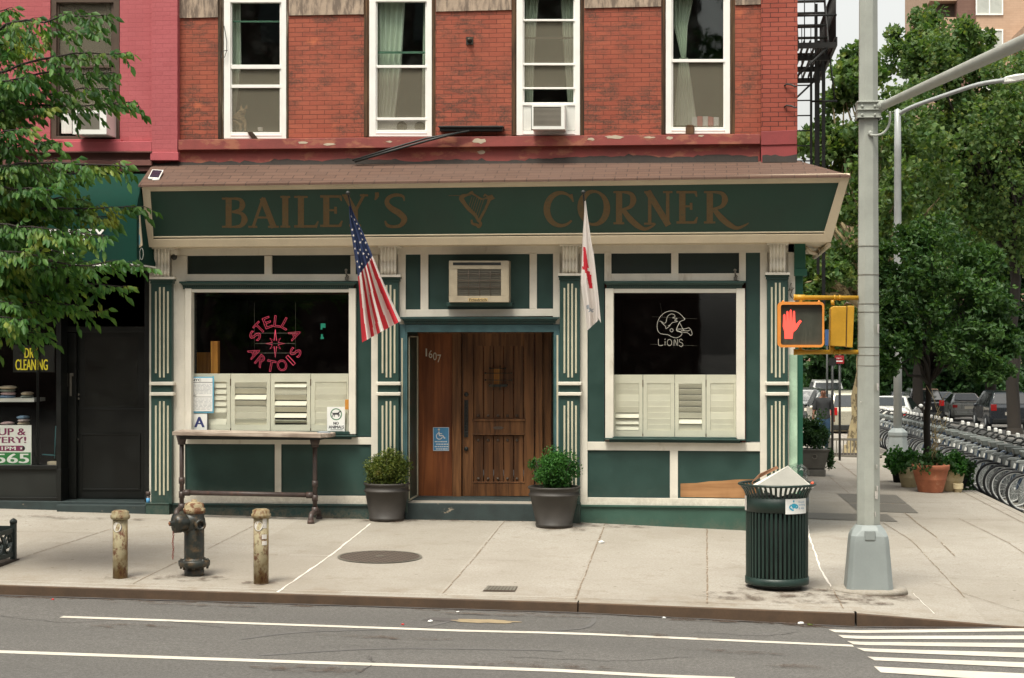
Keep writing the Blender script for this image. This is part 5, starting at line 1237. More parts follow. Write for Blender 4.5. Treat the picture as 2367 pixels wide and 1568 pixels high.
mb = MB(); mb.tube([P(129, 985, .2), P(126, 1060, .2)], .008, 6); mb.tube([P(97, 1051, .2), P(128, 1053, .2)], .01, 6); tag(mb.build('broom', pm('teal_plastic', sr(44, 110, 118), .5, .05, 4, 0)), 'thin teal broom leaning inside the dry cleaner window', 'broom')
sps = thing('standpipe', (X(343, -.1), -.12, zs(X(343), -.1)), 'small capped rusty pipe with a blue sticker beside the left pilaster', 'pipe')
xx = X(342.5, -.14); mb = MB(); mb.tube([(xx, -.14, 0), (xx, -.14, .34)], .026, 10); mb.tube([(xx, -.14, .32), (xx, -.14, .37)], .034, 10); mb.build('pipe_body', M['pipe'], sps)
mb = MB(); mb.tube([(xx, -.14, .2), (xx, -.14, .28)], .0275, 10); mb.build('sticker', M['blue'], sps)
# hanging ornament sign
hg = thing('hanging_sign', P(316, 530, -.95), 'narrow orange and cream hanging board with blue ovals and scissor loops at the awning end', 'sign')
mb = MB(); O = lambda x, y: (291+x/11.376, 474.7+y/11.376)
mb.poly([O(250, 230), O(350, 190), O(420, 1050), O(300, 1160), O(262, 1100)], -.95, -.91, 0); mb.build('board', M['cream'], hg)
mb = MB(); mb.poly([O(175, 240), O(225, 240), O(295, 1140), O(230, 1120)], -.965, -.93, 0); mb.build('orange_edge', pm('orange_paint', sr(206, 104, 50), .5, .1, 9, .1), hg)
mb = MB()
for x, y in ((315, 540), (345, 910)):
    c = P(*O(x, y), -.953); mb.add([c+Vector((.021*cos(a), 0, .075*sin(a))) for a in [2*pi*i/16 for i in range(16)]], [tuple(range(16))])
mb.build('blue_oval', pm('pale_blue_paint', sr(130, 178, 190), .5, .05, 9, 0), hg)
mb = MB()
for x, y, rx in ((315, 1330, .03), (410, 1280, .026)):
    c = P(*O(x, y), -.94); mb.tube([c+Vector((rx*cos(a), 0, .08*sin(a))) for a in [2*pi*i/16 for i in range(17)]], .006, 6)
mb.tube([P(*O(300, 1160), -.94), P(*O(330, 1200), -.94)], .008, 6); mb.build('scissor_loop', M['grey'], hg)
mb = MB(); mb.tube([P(318, 492, -.93), P(318, 485, -.93), P(322, 485, -.1)], .012, 6); mb.build('hanger', M['black'], hg)

# ---------------------------------------------------------------- street furniture on the pavement
def rusty_post():
    m = bpy.data.materials.new('rusty_painted_post'); t = NT(m)
    c = t.mix(t.ramp(t.noise(4, 6, .65, t.vec((1, 1, .6))), .42, .6), sr(158, 148, 118), sr(122, 98, 60))
    c = t.mix(t.ramp(t.noise(13, 7, .75, t.vec((1, 1, .5))), .5, .6), c, sr(96, 58, 36)); c = t.mix(t.ramp(t.noise(7, 6, .7, t.vec(loc=(4, 4, 4))), .6, .7, 0, .8), c, sr(74, 66, 40))
    t.col(c); t.b.inputs['Roughness'].default_value = .75; t.bump(t.noise(30, 5), .4, .004); return m
M['rustpost'] = rusty_post(); M['stick'] = pm('sticker_white', sr(222, 216, 208), .6, .1, 40, 0, c2=sr(120, 112, 108), cover=.35, s2=40)
def bollard(u, vb, vt, lab, extra):
    g = G(u, vb-2); t = thing('bollard', g, lab, 'bollard', 'rusty bollards beside the hydrant')
    H_ = (vb-vt)/FPX*(g.y-YC)*1.0; r = .083
    mb = MB(); T_ = Matrix.Translation(g)
    mb.lathe([(r, -.05), (r, H_-.09)], T_, 28); mb.build('post', M['rustpost'], t)
    mb = MB(); mb.lathe([(r*.9, H_-.1), (r+.012, H_-.1), (r+.026, H_-.085), (r+.026, H_-.055), (r+.012, H_-.045), (r+.014, H_-.015), (r*.8, H_), (0, H_)], T_, 28); mb.build('cap', M['rustpost'], t)
    def patch(a, z, w_, h, mat, nm, rr=0, rnd=0):
        mb = MB(); n = 10
        if rnd:
            pts = []
            for i in range(20): b = 2*pi*i/20; aa = a+cos(b)*w_/2/r; pts.append(g+Vector(((r+.0015+rr)*sin(aa), -(r+.0015+rr)*cos(aa), z+h/2*sin(b))))
            mb.add(pts, [tuple(range(20))])
        else:
            vs = []
            for i in range(n+1):
                aa = a+w_/r*(i/n-.5); vs += [g+Vector(((r+.0015+rr)*sin(aa), -(r+.0015+rr)*cos(aa), z+s*h/2)) for s in (-1, 1)]
            mb.add(vs, [(2*i, 2*i+2, 2*i+3, 2*i+1) for i in range(n)])
        mb.build(nm, mat, t)
    patch(-.15, H_-.18, .118, .118, M['ink'], 'sticker_rim', 0, 1); patch(-.15, H_-.18, .102, .104, M['stick'], 'sticker', .001, 1)
    if extra:
        patch(.75, H_-.14, .05, .13, M['stick'], 'sticker'); patch(.7, H_-.3, .06, .05, M['stick'], 'sticker'); patch(.72, H_-.37, .06, .045, M['stick'], 'sticker')
bollard(278, 1338, 1177, 'rusty cream bollard to the left of the fire hydrant with one round sticker', 0)
bollard(603.5, 1351, 1175, 'rusty cream bollard to the right of the hydrant with several white stickers', 1)
# hydrant
g = G(449, 1330); hy = thing('fire_hydrant', g, 'black cast iron fire hydrant with a rusty white cap and a hanging chain', 'fire hydrant')
T_ = Matrix.Translation(g); k = (g.y-YC)/FPX
mb = MB(); mb.lathe([(.115, -.04), (.112, .06), (.10, .07), (.10, .10), (.17, .105), (.178, .12), (.178, .165), (.165, .175), (.118, .18), (.114, .2), (.113, .70), (.108, .715)], T_, 32)
mb.ball(g+Vector((-.03, 0, .6)), .15, 20, 0, 0, (1.05, .95, .95))
for i in range(8): a = 2*pi*i/8+.2; mb.tube([g+Vector((.148*cos(a), .148*sin(a), .075)), g+Vector((.148*cos(a), .148*sin(a), .19))], .014, 6)
mb.build('barrel', M['iron'], hy, bev=.0)
M['hycap'] = pm('rusty_white_cap', sr(172, 156, 122), .7, .15, 8, .3, c2=sr(112, 74, 48), cover=.5, s2=16, soft=.05)
mb = MB(); mb.lathe([(.108, .70), (.118, .705), (.118, .758), (.110, .765), (.110, .795), (.100, .815), (.06, .83), (.034, .835), (.03, .86), (0, .862)], T_, 32)
for i in range(18): a = 2*pi*i/18; mb.tube([g+Vector((.114*cos(a), .114*sin(a), .71)), g+Vector((.114*cos(a), .114*sin(a), .76))], .009, 5)
mb.build('bonnet', M['hycap'], hy)
def nozzle(name, ang, z, r0, r1, L, mi='iron', opn=False):
    mb = MB(); Mx = T_ @ Matrix.Translation((0, 0, z)) @ Matrix.Rotation(ang, 4, 'Z') @ Matrix.Rotation(pi/2, 4, 'Y')
    if opn: mb.lathe([(r0, 0), (r0*.9, L*.75), (r1*1.12, L*.78), (r1*1.12, L), (r1*.7, L), (r1*.66, L*.8), (0, L*.79)], Mx, 24)
    else: mb.lathe([(r0, 0), (r0*.92, L*.6), (r1, L*.66), (r1*1.0, L*.72), (r1*1.02, L*.95), (r1*.75, L), (r1*.3, L), (r1*.26, L*1.18), (0, L*1.18)], Mx, 24)
    mb.build(name, M[mi], hy)
nozzle('pumper_nozzle', radians(218), .60, .11, .108, .25)
nozzle('hose_nozzle', radians(-52), .585, .062, .055, .20, 'iron', True)
mb = MB(); Mx = T_ @ Matrix.Translation((0, 0, .6)) @ Matrix.Rotation(radians(218), 4, 'Z'); c = Mx @ Vector((.28, 0, 0)); mb.ball(c, .03, 8); mb.build('nozzle_nut', pm('rust_nut', sr(130, 84, 56), .7, .2, 9, .1), hy)
mb = MB(); c = Mx @ Vector((.26, .02, -.1)); zc_ = c.z; i = 0
while zc_ > g.z+.2:
    o = c.copy(); o.z = zc_; o.x += .004*sin(i); ax = Vector((1, 0, 0)) if i % 2 else Vector((0, 1, 0))
    mb.tube([o+ax*.009*cos(b)+Vector((0, 0, .016*sin(b))) for b in [2*pi*j/8 for j in range(9)]], .0035, 5, cap=False); zc_ -= .024; i += 1
mb.build('chain', pm('rusty_chain', sr(132, 66, 52), .7, .1, 9, 0), hy)
# manhole, grates, patches
def gsheet(name, pts, mat, off, lab=None, cat=None, f=zs, kind=None, sub=None):
    ws = [G(u, v, f) for u, v in pts]; mb = MB(); n = 6
    vs = []
    for j in range(n+1):
        for i in range(n+1):
            a = ws[0].lerp(ws[1], i/n); b = ws[3].lerp(ws[2], i/n); p = a.lerp(b, j/n); vs.append((p.x, p.y, f(p.x, p.y)+off))
    mb.add(vs, [(j*(n+1)+i, j*(n+1)+i+1, (j+1)*(n+1)+i+1, (j+1)*(n+1)+i) for j in range(n) for i in range(n)])
    o = mb.build(name, mat, None, fix=False); tag(o, lab, cat, kind=kind); return o, ws
def grate_mat(name, c, c2, s):
    m = bpy.data.materials.new(name); t = NT(m); ch = t.n('ShaderNodeTexChecker'); ch.inputs['Scale'].default_value = s; t.l(t.vec(), ch.inputs['Vector'])
    t.col(t.mix(ch.outputs['Fac'], c, c2)); t.b.inputs['Roughness'].default_value = .6; t.bump(ch.outputs['Fac'], .6, .008); return m
M['manhole'] = grate_mat('manhole_iron', sr(104, 92, 82), sr(46, 40, 36), 18); M['grate'] = grate_mat('grate_iron', sr(126, 120, 110), sr(86, 82, 76), 26)
c = G(878, 1288.5); mb = MB(); R_ = .5; vs = [Vector((c.x+R_*cos(a), c.y+R_*sin(a), zs(c.x+R_*cos(a), c.y+R_*sin(a))+.007)) for a in [2*pi*i/40 for i in range(40)]]
mb.add(vs+[Vector((c.x, c.y, zs(c.x, c.y)+.009))], [(i, (i+1) % 40, 40) for i in range(40)])
mh = tag(mb.build('manhole_cover', M['manhole'], None, fix=False), 'round dark iron manhole cover in the pavement between the right bollard and the door', 'manhole cover')
mb = MB(); mb.ribbon([p*1.0+Vector((0, 0, .004)) for p in vs], .03, (0, 0, 1), closed=True); mb.add([(c.x+.06*cos(a), c.y+.06*sin(a), zs(c.x, c.y)+.016) for a in [2*pi*i/10 for i in range(10)]], [tuple(range(10))]); mb.build('rim', M['tin'], mh, fix=False)
gr, ws = gsheet('drain_grate', [(1128, 1355), (1197, 1357), (1190, 1369), (1115, 1368)], M['brownframe'], .006, 'small rectangular rusty drain grate near the curb', 'grate')
mb = MB()
for i in range(9):
    a = ws[0].lerp(ws[1], .06+.11*i); b = ws[3].lerp(ws[2], .06+.11*i); a = a.lerp(b, .12); b = a.lerp(b, .88)
    mb.ribbon([Vector((a.x, a.y, a.z+.011)), Vector((b.x, b.y, b.z+.011))], .03, (0, 0, 1))
mb.build('grate_bar', M['tin'], gr, fix=False)
gsheet('cellar_hatch', [(1935, 1142), (2071, 1145), (2097, 1165), (1960, 1163)], M['grate'], .007, 'dark steel pavement hatch beside the corner, the farther of two plates', 'hatch')
gsheet('cellar_hatch', [(1962, 1165), (2099, 1167), (2123, 1187), (1981, 1182)], M['grate'], .007, 'dark steel pavement hatch partly behind the signal pole, the nearer of two plates', 'hatch')
gsheet('vent_grating', [(1860, 1186), (2050, 1190), (2075, 1207), (1868, 1200)], M['grate'], .008, 'long perforated steel grating in the pavement between bin and pole', 'grate')
M['patch'] = pm('asphalt_patch', sr(82, 78, 76), .9, .15, 9, .3); M['ochre'] = pm('ochre_stain', sr(148, 132, 104), .9, .12, 6, .2)
def dirtmat():
    m = bpy.data.materials.new('ground_dirt'); t = NT(m); tr = t.n('ShaderNodeBsdfTransparent'); mx = t.n('ShaderNodeMixShader'); t.col(sr(84, 66, 52)); t.b.inputs['Roughness'].default_value = .9
    t.l(t.ramp(t.noise(5, 8, .75, t.vec((1, 1, 1))), .44, .68, 0, .7), mx.inputs[0]); t.l(tr.outputs[0], mx.inputs[1]); t.l(t.b.outputs[0], mx.inputs[2]); t.l(mx.outputs[0], t.out.inputs[0]); return m
M['dirt'] = dirtmat(); M['tyre'] = pm('tyre_mark', sr(96, 94, 92), .9, .1, 9, 0)
def blot(mb, u, v, rx, ry, mi, off, f=zs, n=26, k=.25, seed=0):
    r = random.Random(seed); c = G(u, v, f); ps_ = []
    for i in range(n):
        a = 2*pi*i/n; q = 1+k*(r.random()-.5)*2; p = c+Vector((rx*cos(a)*q, ry*sin(a)*q, 0)); p.z = f(p.x, p.y)+off; ps_.append(p)
    mb.add(ps_+[Vector((c.x, c.y, f(c.x, c.y)+off))], [(i, (i+1) % n, n) for i in range(n)], mi)
ws = [G(u, v, zr)+Vector((0, 0, .004)) for u, v in [(1000, 1428), (1110, 1434), (1100, 1441), (975, 1434)]]; ROAD.add(ws, [(0, 1, 2, 3)], 2)
blot(ROAD, 1122, 1437, .32, .12, 3, .005, zr)
for i, (u, v, rx, ry, f) in enumerate([(1830, 1383, .95, .35, zs), (449, 1338, .42, .22, zs), (1800, 1362, .55, .3, zs), (2010, 1376, .5, .35, zs), (1400, 1215, .7, .2, zs), (640, 1196, 1.3, .12, zs), (1100, 1206, 1.0, .1, zs), (603, 1350, .2, .14, zs), (278, 1338, .2, .14, zs), (1290, 1224, .45, .2, zs), (892, 1208, .45, .2, zs), (120, 1198, 1.6, .14, zs)]):
    blot(WALK, u, v, rx, ry, 3, .0095+.0006*i, f, 30, .2, i)
ps_ = [Vector((x, YK-.24+.03*sin(x*5), zr(x, YK-.24)+.006)) for x in rng(-9, 3, 60)]
ROAD.ribbon(ps_, [.16+.08*sin(i*.9) for i in range(len(ps_))], (0, 0, 1), 4)
for pts in ([(560, 1478), (700, 1462), (960, 1452), (1060, 1430)], [(1230, 1462), (1340, 1454), (1370, 1440), (1372, 1425)], [(600, 1516), (900, 1500), (1300, 1505)]):
    EPS[0] += .0001; ws = sm([G(u, v, zr) for u, v in pts], 8); ROAD.ribbon([Vector((p.x, p.y, zr(p.x, p.y)+.0035)) for p in ws], .05, (0, 0, 1), 5)
ROAD.ribbon([Vector((x, YK-.185, zr(x, YK-.185)+.0085)) for x in rng(-9.5, 3, 70)], [.05+.02*sin(i*1.3) for i in range(71)], (0, 0, 1), 2)
for i, (u, v, rx, ry) in enumerate([(300, 1450, .5, .12), (900, 1475, .7, .1), (1500, 1470, .6, .12), (1700, 1510, .5, .1), (700, 1550, .5, .15), (1250, 1540, .6, .14), (1850, 1545, .3, .12), (1720, 1440, .7, .1), (420, 1400, .9, .06), (1200, 1425, .9, .06)]): blot(ROAD, u, v, rx, ry, 4, .0100+.0005*i, zr, 30, .3, 60+i)
rc = random.Random(17)
for pts in ([(0, 1425), (160, 1440), (330, 1433), (520, 1452)], [(1180, 1520), (1420, 1528), (1600, 1519)], [(820, 1560), (860, 1535), (850, 1518)], [(1600, 1462), (1760, 1470), (1840, 1463)]):
    EPS[0] += .0002; ws = [p_+Vector((rc.uniform(-.02, .02), rc.uniform(-.03, .03), 0)) for p_ in sm([G(u, v, zr) for u, v in pts], 12)]; ROAD.ribbon([Vector((p.x, p.y, zr(p.x, p.y)+.0045)) for p in ws], .012, (0, 0, 1), 2)
struct(ROAD, 'road', [M['asph'], M['line'], M['patch'], M['ochre'], M['dirt'], M['tyre']], fix=False)
struct(WALK, 'sidewalk', [M['conc'], M['joint'], M['caulk'], M['dirt']], fix=False)
r = random.Random(12)   # litter
for i, (u, v, s, c, nm, lab) in enumerate([(1390, 1256, .07, 'paper', 'crumpled_tissue', 'white crumpled tissue on the pavement right of the door'), (652, 1191, .08, 'paper', 'crumpled_tissue', 'white crumpled tissue beside the foot of the bar table'), (132, 1374, .035, 'paper', 'cigarette_butt', 'pale butt in the gutter left of the first bollard'),
        (122, 1387, .03, 'red', 'bottle_cap', 'red cap lying on the asphalt at the far left'), (335, 1377, .035, 'paper', 'cigarette_butt', 'pale butt in the gutter below the left bollard'), (548, 1381, .03, 'paper', 'cigarette_butt', 'white scrap in the gutter below the hydrant'), (735, 1389, .035, 'paper', 'paper_scrap', 'flat white scrap in the gutter right of the right bollard'),
        (825, 1390, .03, 'paper', 'paper_scrap', 'tiny white scrap in the gutter below the manhole'), (898, 1392, .07, 'chip', 'leaf_clump', 'brownish clump of debris against the curb'), (1086, 1400, .04, 'paper', 'paper_scrap', 'pale scrap in the gutter below the drain grate'), (995, 1439, .05, 'paper', 'paper_scrap', 'white scrap on the asphalt beside the road drain'), (1058, 1416, .03, 'paper', 'paper_scrap', 'tiny white scrap on the road left of the curb joint'),
        (931, 1445, .03, 'red', 'bottle_cap', 'red cap on the asphalt near the thin lane line'), (1850, 1444, .06, 'paper', 'paper_scrap', 'torn white scrap in the gutter below the bin'), (1872, 1447, .05, 'leafY', 'fallen_leaf', 'yellow green leaf in the gutter near the pole'), (1535, 1430, .035, 'paper', 'paper_scrap', 'white scrap in the gutter left of the bin')]):
    g = G(u, v, zr if v > 1370 else zs); mb = MB(); mb.ball(g+Vector((0, 0, s*.22)), s*.6, 8, 0, .6, (1, .7, .45)); tag(mb.build(nm, M[c] if c in M else M['paper']), lab, 'litter')
# tree guard, lower left
g = G(31, 1295); tg = thing('tree_guard', g, 'low dark iron tree guard with scrollwork at the left edge of the pavement', 'tree guard')
M['guard'] = pm('dark_guard_iron', sr(40, 50, 48), .5, .2, 8, .1)
mb = MB(); mb.box(g.x-.03, g.x+.03, g.y-.03, g.y+.03, g.z, g.z+.45); mb.lathe([(.045, .44), (.045, .47), (.02, .49), (0, .5)], Matrix.Translation(g), 10)
mb.box(g.x-.028, g.x+.028, g.y-1.75, g.y-1.69, g.z-.04, g.z+.44); mb.build('post', M['guard'], tg)
mb = MB()
for z in (.08, .36): mb.box(g.x-.014, g.x+.014, g.y-1.7, g.y-.03, g.z+z-.03, g.z+z+.02)
for z in (.08, .38): mb.box(g.x-1.8, g.x-.03, g.y-.014, g.y+.014, g.z+z-.025, g.z+z+.025)
mb.build('rail', M['guard'], tg)
mb = MB()
for i in range(6):
    c = g+Vector((0, -.17-.27*i, .22)); mb.tube([c+Vector((0, .115*cos(a), .115*sin(a))) for a in [2*pi*j/14 for j in range(15)]], .014, 6); mb.tube([c+Vector((0, .055*cos(a), .055*sin(a))) for a in [2*pi*j/10 for j in range(11)]], .011, 5)
    c = g+Vector((-.17-.27*i, 0, .23)); mb.tube([c+Vector((.115*cos(a), 0, .125*sin(a))) for a in [2*pi*j/14 for j in range(15)]], .016, 6); mb.tube([c+Vector((.05*cos(a), 0, .05*sin(a))) for a in [2*pi*j/10 for j in range(11)]], .013, 5)
mb.build('scroll', M['guard'], tg)
mb = MB(); mb.box(g.x-1.8, g.x+.06, g.y-1.8, g.y+.04, g.z-.1, g.z+.012); struct(mb, 'tree_pit', M['soil'])
mb = MB(); mb.tube([(g.x-1.3, g.y-.8, 0), (g.x-1.28, g.y-.8, 1)], .1, 8)

# bin with pizza box
g = G(1796, 1358); bn = thing('litter_bin', g, 'dark green slatted steel litter bin overflowing beside the signal pole', 'litter bin')
M['bing'] = pm('bin_green', sr(24, 46, 40), .45, .14, 6, .08, c2=sr(46, 60, 52), cover=.2, s2=14, soft=.08); M['bindark'] = pm('bin_inside', sr(10, 14, 12), .9, .2, 4, 0)
T_ = Matrix.Translation(g); R_ = .352; HB = 1.165
mb = MB(); mb.lathe([(.27, -.02), (.27, .07), (.25, .08)], T_, 32); mb.build('foot', M['black'], bn)
mb = MB(); mb.lathe([(R_-.03, .045), (R_, .05), (R_+.004, .06), (R_+.004, .125), (R_-.008, .13)], T_, 48); mb.lathe([(R_-.01, .86), (R_+.002, .862), (R_+.002, 1.015), (R_-.01, 1.02)], T_, 48); mb.each('ring_band', M['bing'], bn)
mb = MB(); n = 44
for i in range(n):
    a = 2*pi*(i+.5)/n; e = Vector((cos(a), sin(a), 0)); s = Vector((-sin(a), cos(a), 0))
    pr = [(R_-.006, .12), (R_-.006, 1.0), (R_+.0, 1.04), (R_+.02, 1.09), (R_+.05, 1.13), (R_+.068, HB-.012)]
    for (r0, za), (r1, zb_) in zip(pr, pr[1:]):
        hw = .0135; o = g
        vs = [o+e*r0-s*hw+Vector((0, 0, za)), o+e*r0+s*hw+Vector((0, 0, za)), o+e*r1+s*hw+Vector((0, 0, zb_)), o+e*r1-s*hw+Vector((0, 0, zb_))]; vs += [p-e*.009 for p in vs]
        mb.add(vs, [(0, 1, 2, 3), (7, 6, 5, 4), (0, 4, 5, 1), (2, 6, 7, 3), (1, 5, 6, 2), (0, 3, 7, 4)])
mb.build('slat', M['bing'], bn)
mb = MB(); mb.tube([g+Vector(((R_+.07)*cos(a), (R_+.07)*sin(a), HB-.006)) for a in [2*pi*i/48 for i in range(49)]], .014, 8, cap=False); mb.build('rim', M['bing'], bn)
mb = MB(); mb.lathe([(.3, .08), (R_-.035, .1), (R_-.035, 1.03), (0, 1.035)], T_, 32); mb.build('liner', M['bindark'], bn)
def bplate(a0, a1, z0, z1, mat, nm, rr=.004):
    mb = MB(); n = 8; vs = []
    for i in range(n+1):
        a = a0+(a1-a0)*i/n
        for z in (z0, z1): vs.append(g+Vector(((R_+rr)*sin(a), -(R_+rr)*cos(a), z)))
    mb.add(vs, [(2*i, 2*i+2, 2*i+3, 2*i+1) for i in range(n)]); return mb.build(nm, mat, bn)
pl_ = bplate(.22, 1.05, .852, 1.018, M['stick'], 'sign_plate', .006); pl_.data.materials[0] = M['paper']
bplate(-1.5, -1.25, .87, 1.03, M['stick'], 'sign_plate', .006)
def onbin(u, v, o=0):   # a point of the plate, 0..1 across and up
    a = .22+.83*u; return g+Vector(((R_+.008+o)*sin(a), -(R_+.008+o)*cos(a), .852+.166*v))
mb = MB(); 
for j, s in enumerate(('Ready', 'Willing', '& Able')):
    t = text_mb(s); a, b, c, d = t.bb; x0, x1 = (.55, .86+(.05 if j == 1 else 0)); y0 = .70-.2*j
    mb.add([onbin(x0+(x1-x0)*(p.x-a)/(b-a), y0+.14*(p.y-c)/(d-c)) for p in t.v], t.f)
mb.build('plate_lettering', pm('pale_blue_ink', sr(120, 160, 190), .6, .05, 5, 0), pl_)
mb = MB(); 
def bst(pts, w_): mb.ribbon(sm([onbin(*p) for p in pts], 4), w_, (sin(.6), -cos(.6), 0))
mb.add([onbin(.33+.032*cos(a), .85+.085*sin(a)) for a in [2*pi*i/14 for i in range(14)]], [tuple(range(14))])
mb.add([onbin(*p) for p in [(.3, .7), (.37, .7), (.43, .66), (.45, .5), (.40, .42), (.30, .36), (.24, .5), (.25, .66)]], [tuple(range(8))])
bst([(.24, .62), (.17, .5), (.19, .38), (.27, .3)], .018); bst([(.42, .62), (.5, .52), (.49, .42), (.40, .40)], .016); bst([(.2, .34), (.28, .26), (.33, .28)], .014)
mb.build('plate_figure', pm('cyan_ink', sr(50, 160, 190), .6, .05, 5, 0), pl_)
# rubbish on top: each its own thing
px = thing('pizza_box', g+Vector((.05, -.02, 1.05)), 'white cardboard pizza box standing corner up in the litter bin', 'box')
M['box'] = pm('box_cardboard', sr(214, 210, 200), .8, .05, 3, .05, c2=sr(186, 180, 168), cover=.3, s2=4, soft=.1); M['cardb'] = pm('brown_cardboard', sr(150, 110, 82), .85, .1, 6, .1)
mb = MB(); yq = g.y-.13
c0, c1, c2_, c3 = P(1738, 1122, yq-.10), P(1821, 1077, yq+.16), P(1881, 1127, yq-.06), P(1800, 1150, yq-.2)
nrm = (c1-c0).cross(c2_-c0).normalized(); nrm = -nrm if nrm.y > 0 else nrm
M['boxin'] = pm('grey_cardboard_inside', sr(150, 148, 140), .85, .08, 5, .05)
mb.prism([c0, c1, c2_+Vector((-.02, 0, 0)), c3], nrm*.004, 1); mb.prism([c0, c1, c1-nrm*.05+Vector((0, .0, -.004)), c0-nrm*.05], Vector((0, 0, -.004)))
mb.prism([c0+Vector((0, -.01, .0)), c1+Vector((0, -.012, .0)), c1+Vector((0, -.02, -.045)), c0+Vector((.03, -.02, -.012))], Vector((0, .006, 0)))
mb.prism([c1+Vector((0, -.012, .0)), c2_+Vector((0, -.01, 0)), c2_+Vector((-.03, -.02, -.012)), c1+Vector((0, -.02, -.04))], Vector((0, .006, 0)))
mb.build('box_panel', [M['box'], M['boxin']], px)
mb = MB(); mb.prism([P(1738, 1116, g.y), P(1752, 1107, g.y), P(1800, 1083, g.y+.1), P(1796, 1078, g.y+.1), P(1756, 1096, g.y), P(1742, 1110, g.y)], (0, .05, 0)); tag(mb.build('flattened_carton', M['cardb']), 'brown cardboard piece behind the white box in the bin', 'cardboard')
mb = MB(); r = random.Random(2); mb.ball(P(1843, 1098, g.y+.1), .105, 18, 0, .75, (1.15, .8, 1)); mb.sm = [False]*len(mb.sm); 
M['bagp'] = glass('clear_plastic_film', (.86, .88, .88), 1.0, .18, .9)
tag(mb.build('plastic_bag', M['bagp'], None), 'crumpled clear plastic bag behind the box in the bin', 'bag')
bt = thing('plastic_bottle', P(1865, 1122, g.y-.02), 'clear plastic bottle with an orange cap lying on the right rim of the bin', 'bottle')
a, b = P(1860, 1126, g.y-.05), P(1879, 1117, g.y-.12); dn = (b-a).normalized(); L_ = (b-a).length+.03
Mx = Matrix.Translation(a-dn*.06) @ dn.to_track_quat('Z', 'Y').to_matrix().to_4x4()
mb = MB(); mb.lathe([(.025, 0), (.033, .01), (.033, .1), (.028, .13), (.014, .155), (.014, .165)], Mx, 16); mb.build('bottle_body', M['bagp'], bt)
mb = MB(); mb.lathe([(.018, .163), (.018, .185), (0, .187)], Mx, 16); mb.build('bottle_cap', M['orange'] if 0 else pm('orange_cap', sr(232, 96, 66), .4, .05, 5, 0), bt)
# ---------------------------------------------------------------- signal pole
gp = G(2008, 1366); gp.y = max(gp.y, -5.1); PY = gp.y; px_ = X(2007, PY); zg = zs(px_, PY)
pole = thing('signal_pole', (px_, PY, zg), 'tall grey octagonal traffic signal pole with a mast arm at the street corner', 'signal pole')
T_ = Matrix.Translation((px_, PY, zg)); kk = (PY-YC)/FPX*1.015
mb = MB(); zz = lambda v: Z(v, 2008, PY)-zg
mb.lathe([(.135, zz(1225)), (.131, zz(1000)), (.117, zz(500)), (.106, zz(-30)), (.1, 8.6), (0, 8.62)], T_, 8, 0, False, .5); mb.build('shaft', M['grey'], pole, bev=.004)
mb = MB()
def sq_(s, z, c=.0): return [Vector((px_+a*s, PY+b*s, zg+z)) for a, b in ((-1+c, -1), (1-c, -1), (1, -1+c), (1, 1-c), (1-c, 1), (-1+c, 1), (-1, 1-c), (-1, -1+c))]
prof = [(.262, .0), (.258, .03), (.215, zz(1252)), (.212, zz(1246)), (.205, zz(1236)), (.18, zz(1224)), (.14, zz(1214)), (.128, zz(1212))]
vs = [p for s, z in prof for p in sq_(s, z, .22 if z < zz(1230) else .45)]
mb.add(vs, [(i*8+k_, i*8+(k_+1) % 8, (i+1)*8+(k_+1) % 8, (i+1)*8+k_) for i in range(len(prof)-1) for k_ in range(8)]+[tuple(range(8))])
mb.box(px_-.06, px_+.06, PY-.222, PY-.2, zg+zz(1245), zg+zz(1222)); mb.build('pole_base', M['greybase'], pole, bev=.01)
mb = MB(); mb.lathe([(.44, -.02), (.42, .035), (.36, .045), (0, .045)], T_ @ Matrix.Diagonal((1, .8, 1, 1)), 20); mb.build('concrete_pad', M['conc'], pole)
mb = MB()   # steel bands and seams
for v, rr in ((655, .003), (746, .003), (700, 0), (803, .003), (720, .003), (842, .001), (863, .003), (868, .003), (641, .001), (570, .002)):
    pass
for v in (569, 635, 702, 721, 802, 821, 845): mb.lathe([(.121+.012*(v-500)/700, zz(v)), (.1235+.012*(v-500)/700, zz(v)), (.1235+.012*(v-500)/700, zz(v+1.3)), (.121+.012*(v-500)/700, zz(v+1.3))], T_, 8, 0, False, .5)
mb.each('steel_band', M['tin'], pole)
mb = MB()
for u, v, w_, h in ((2030, 760, 5, 22), (2029, 895, 5, 18), (2028, 1130, 4, 14), (2026, 1145, 8, 20), (2024, 1190, 4, 14), (1990, 930, 3, 4), (2027, 1080, 3, 12)):
    a = P(u-w_/2, v-h/2, PY-.125); b = P(u+w_/2, v+h/2, PY-.1)
    mb.prism([P(u-w_/2, v-h/2, PY-.128), P(u+w_/2, v-h/2+1, PY-.075), P(u+w_/2-1, v+h/2, PY-.075), P(u-w_/2+1, v+h/2-2, PY-.128)], (0, .004, 0))
mb.build('sticker_remnant', M['stick'], pole)
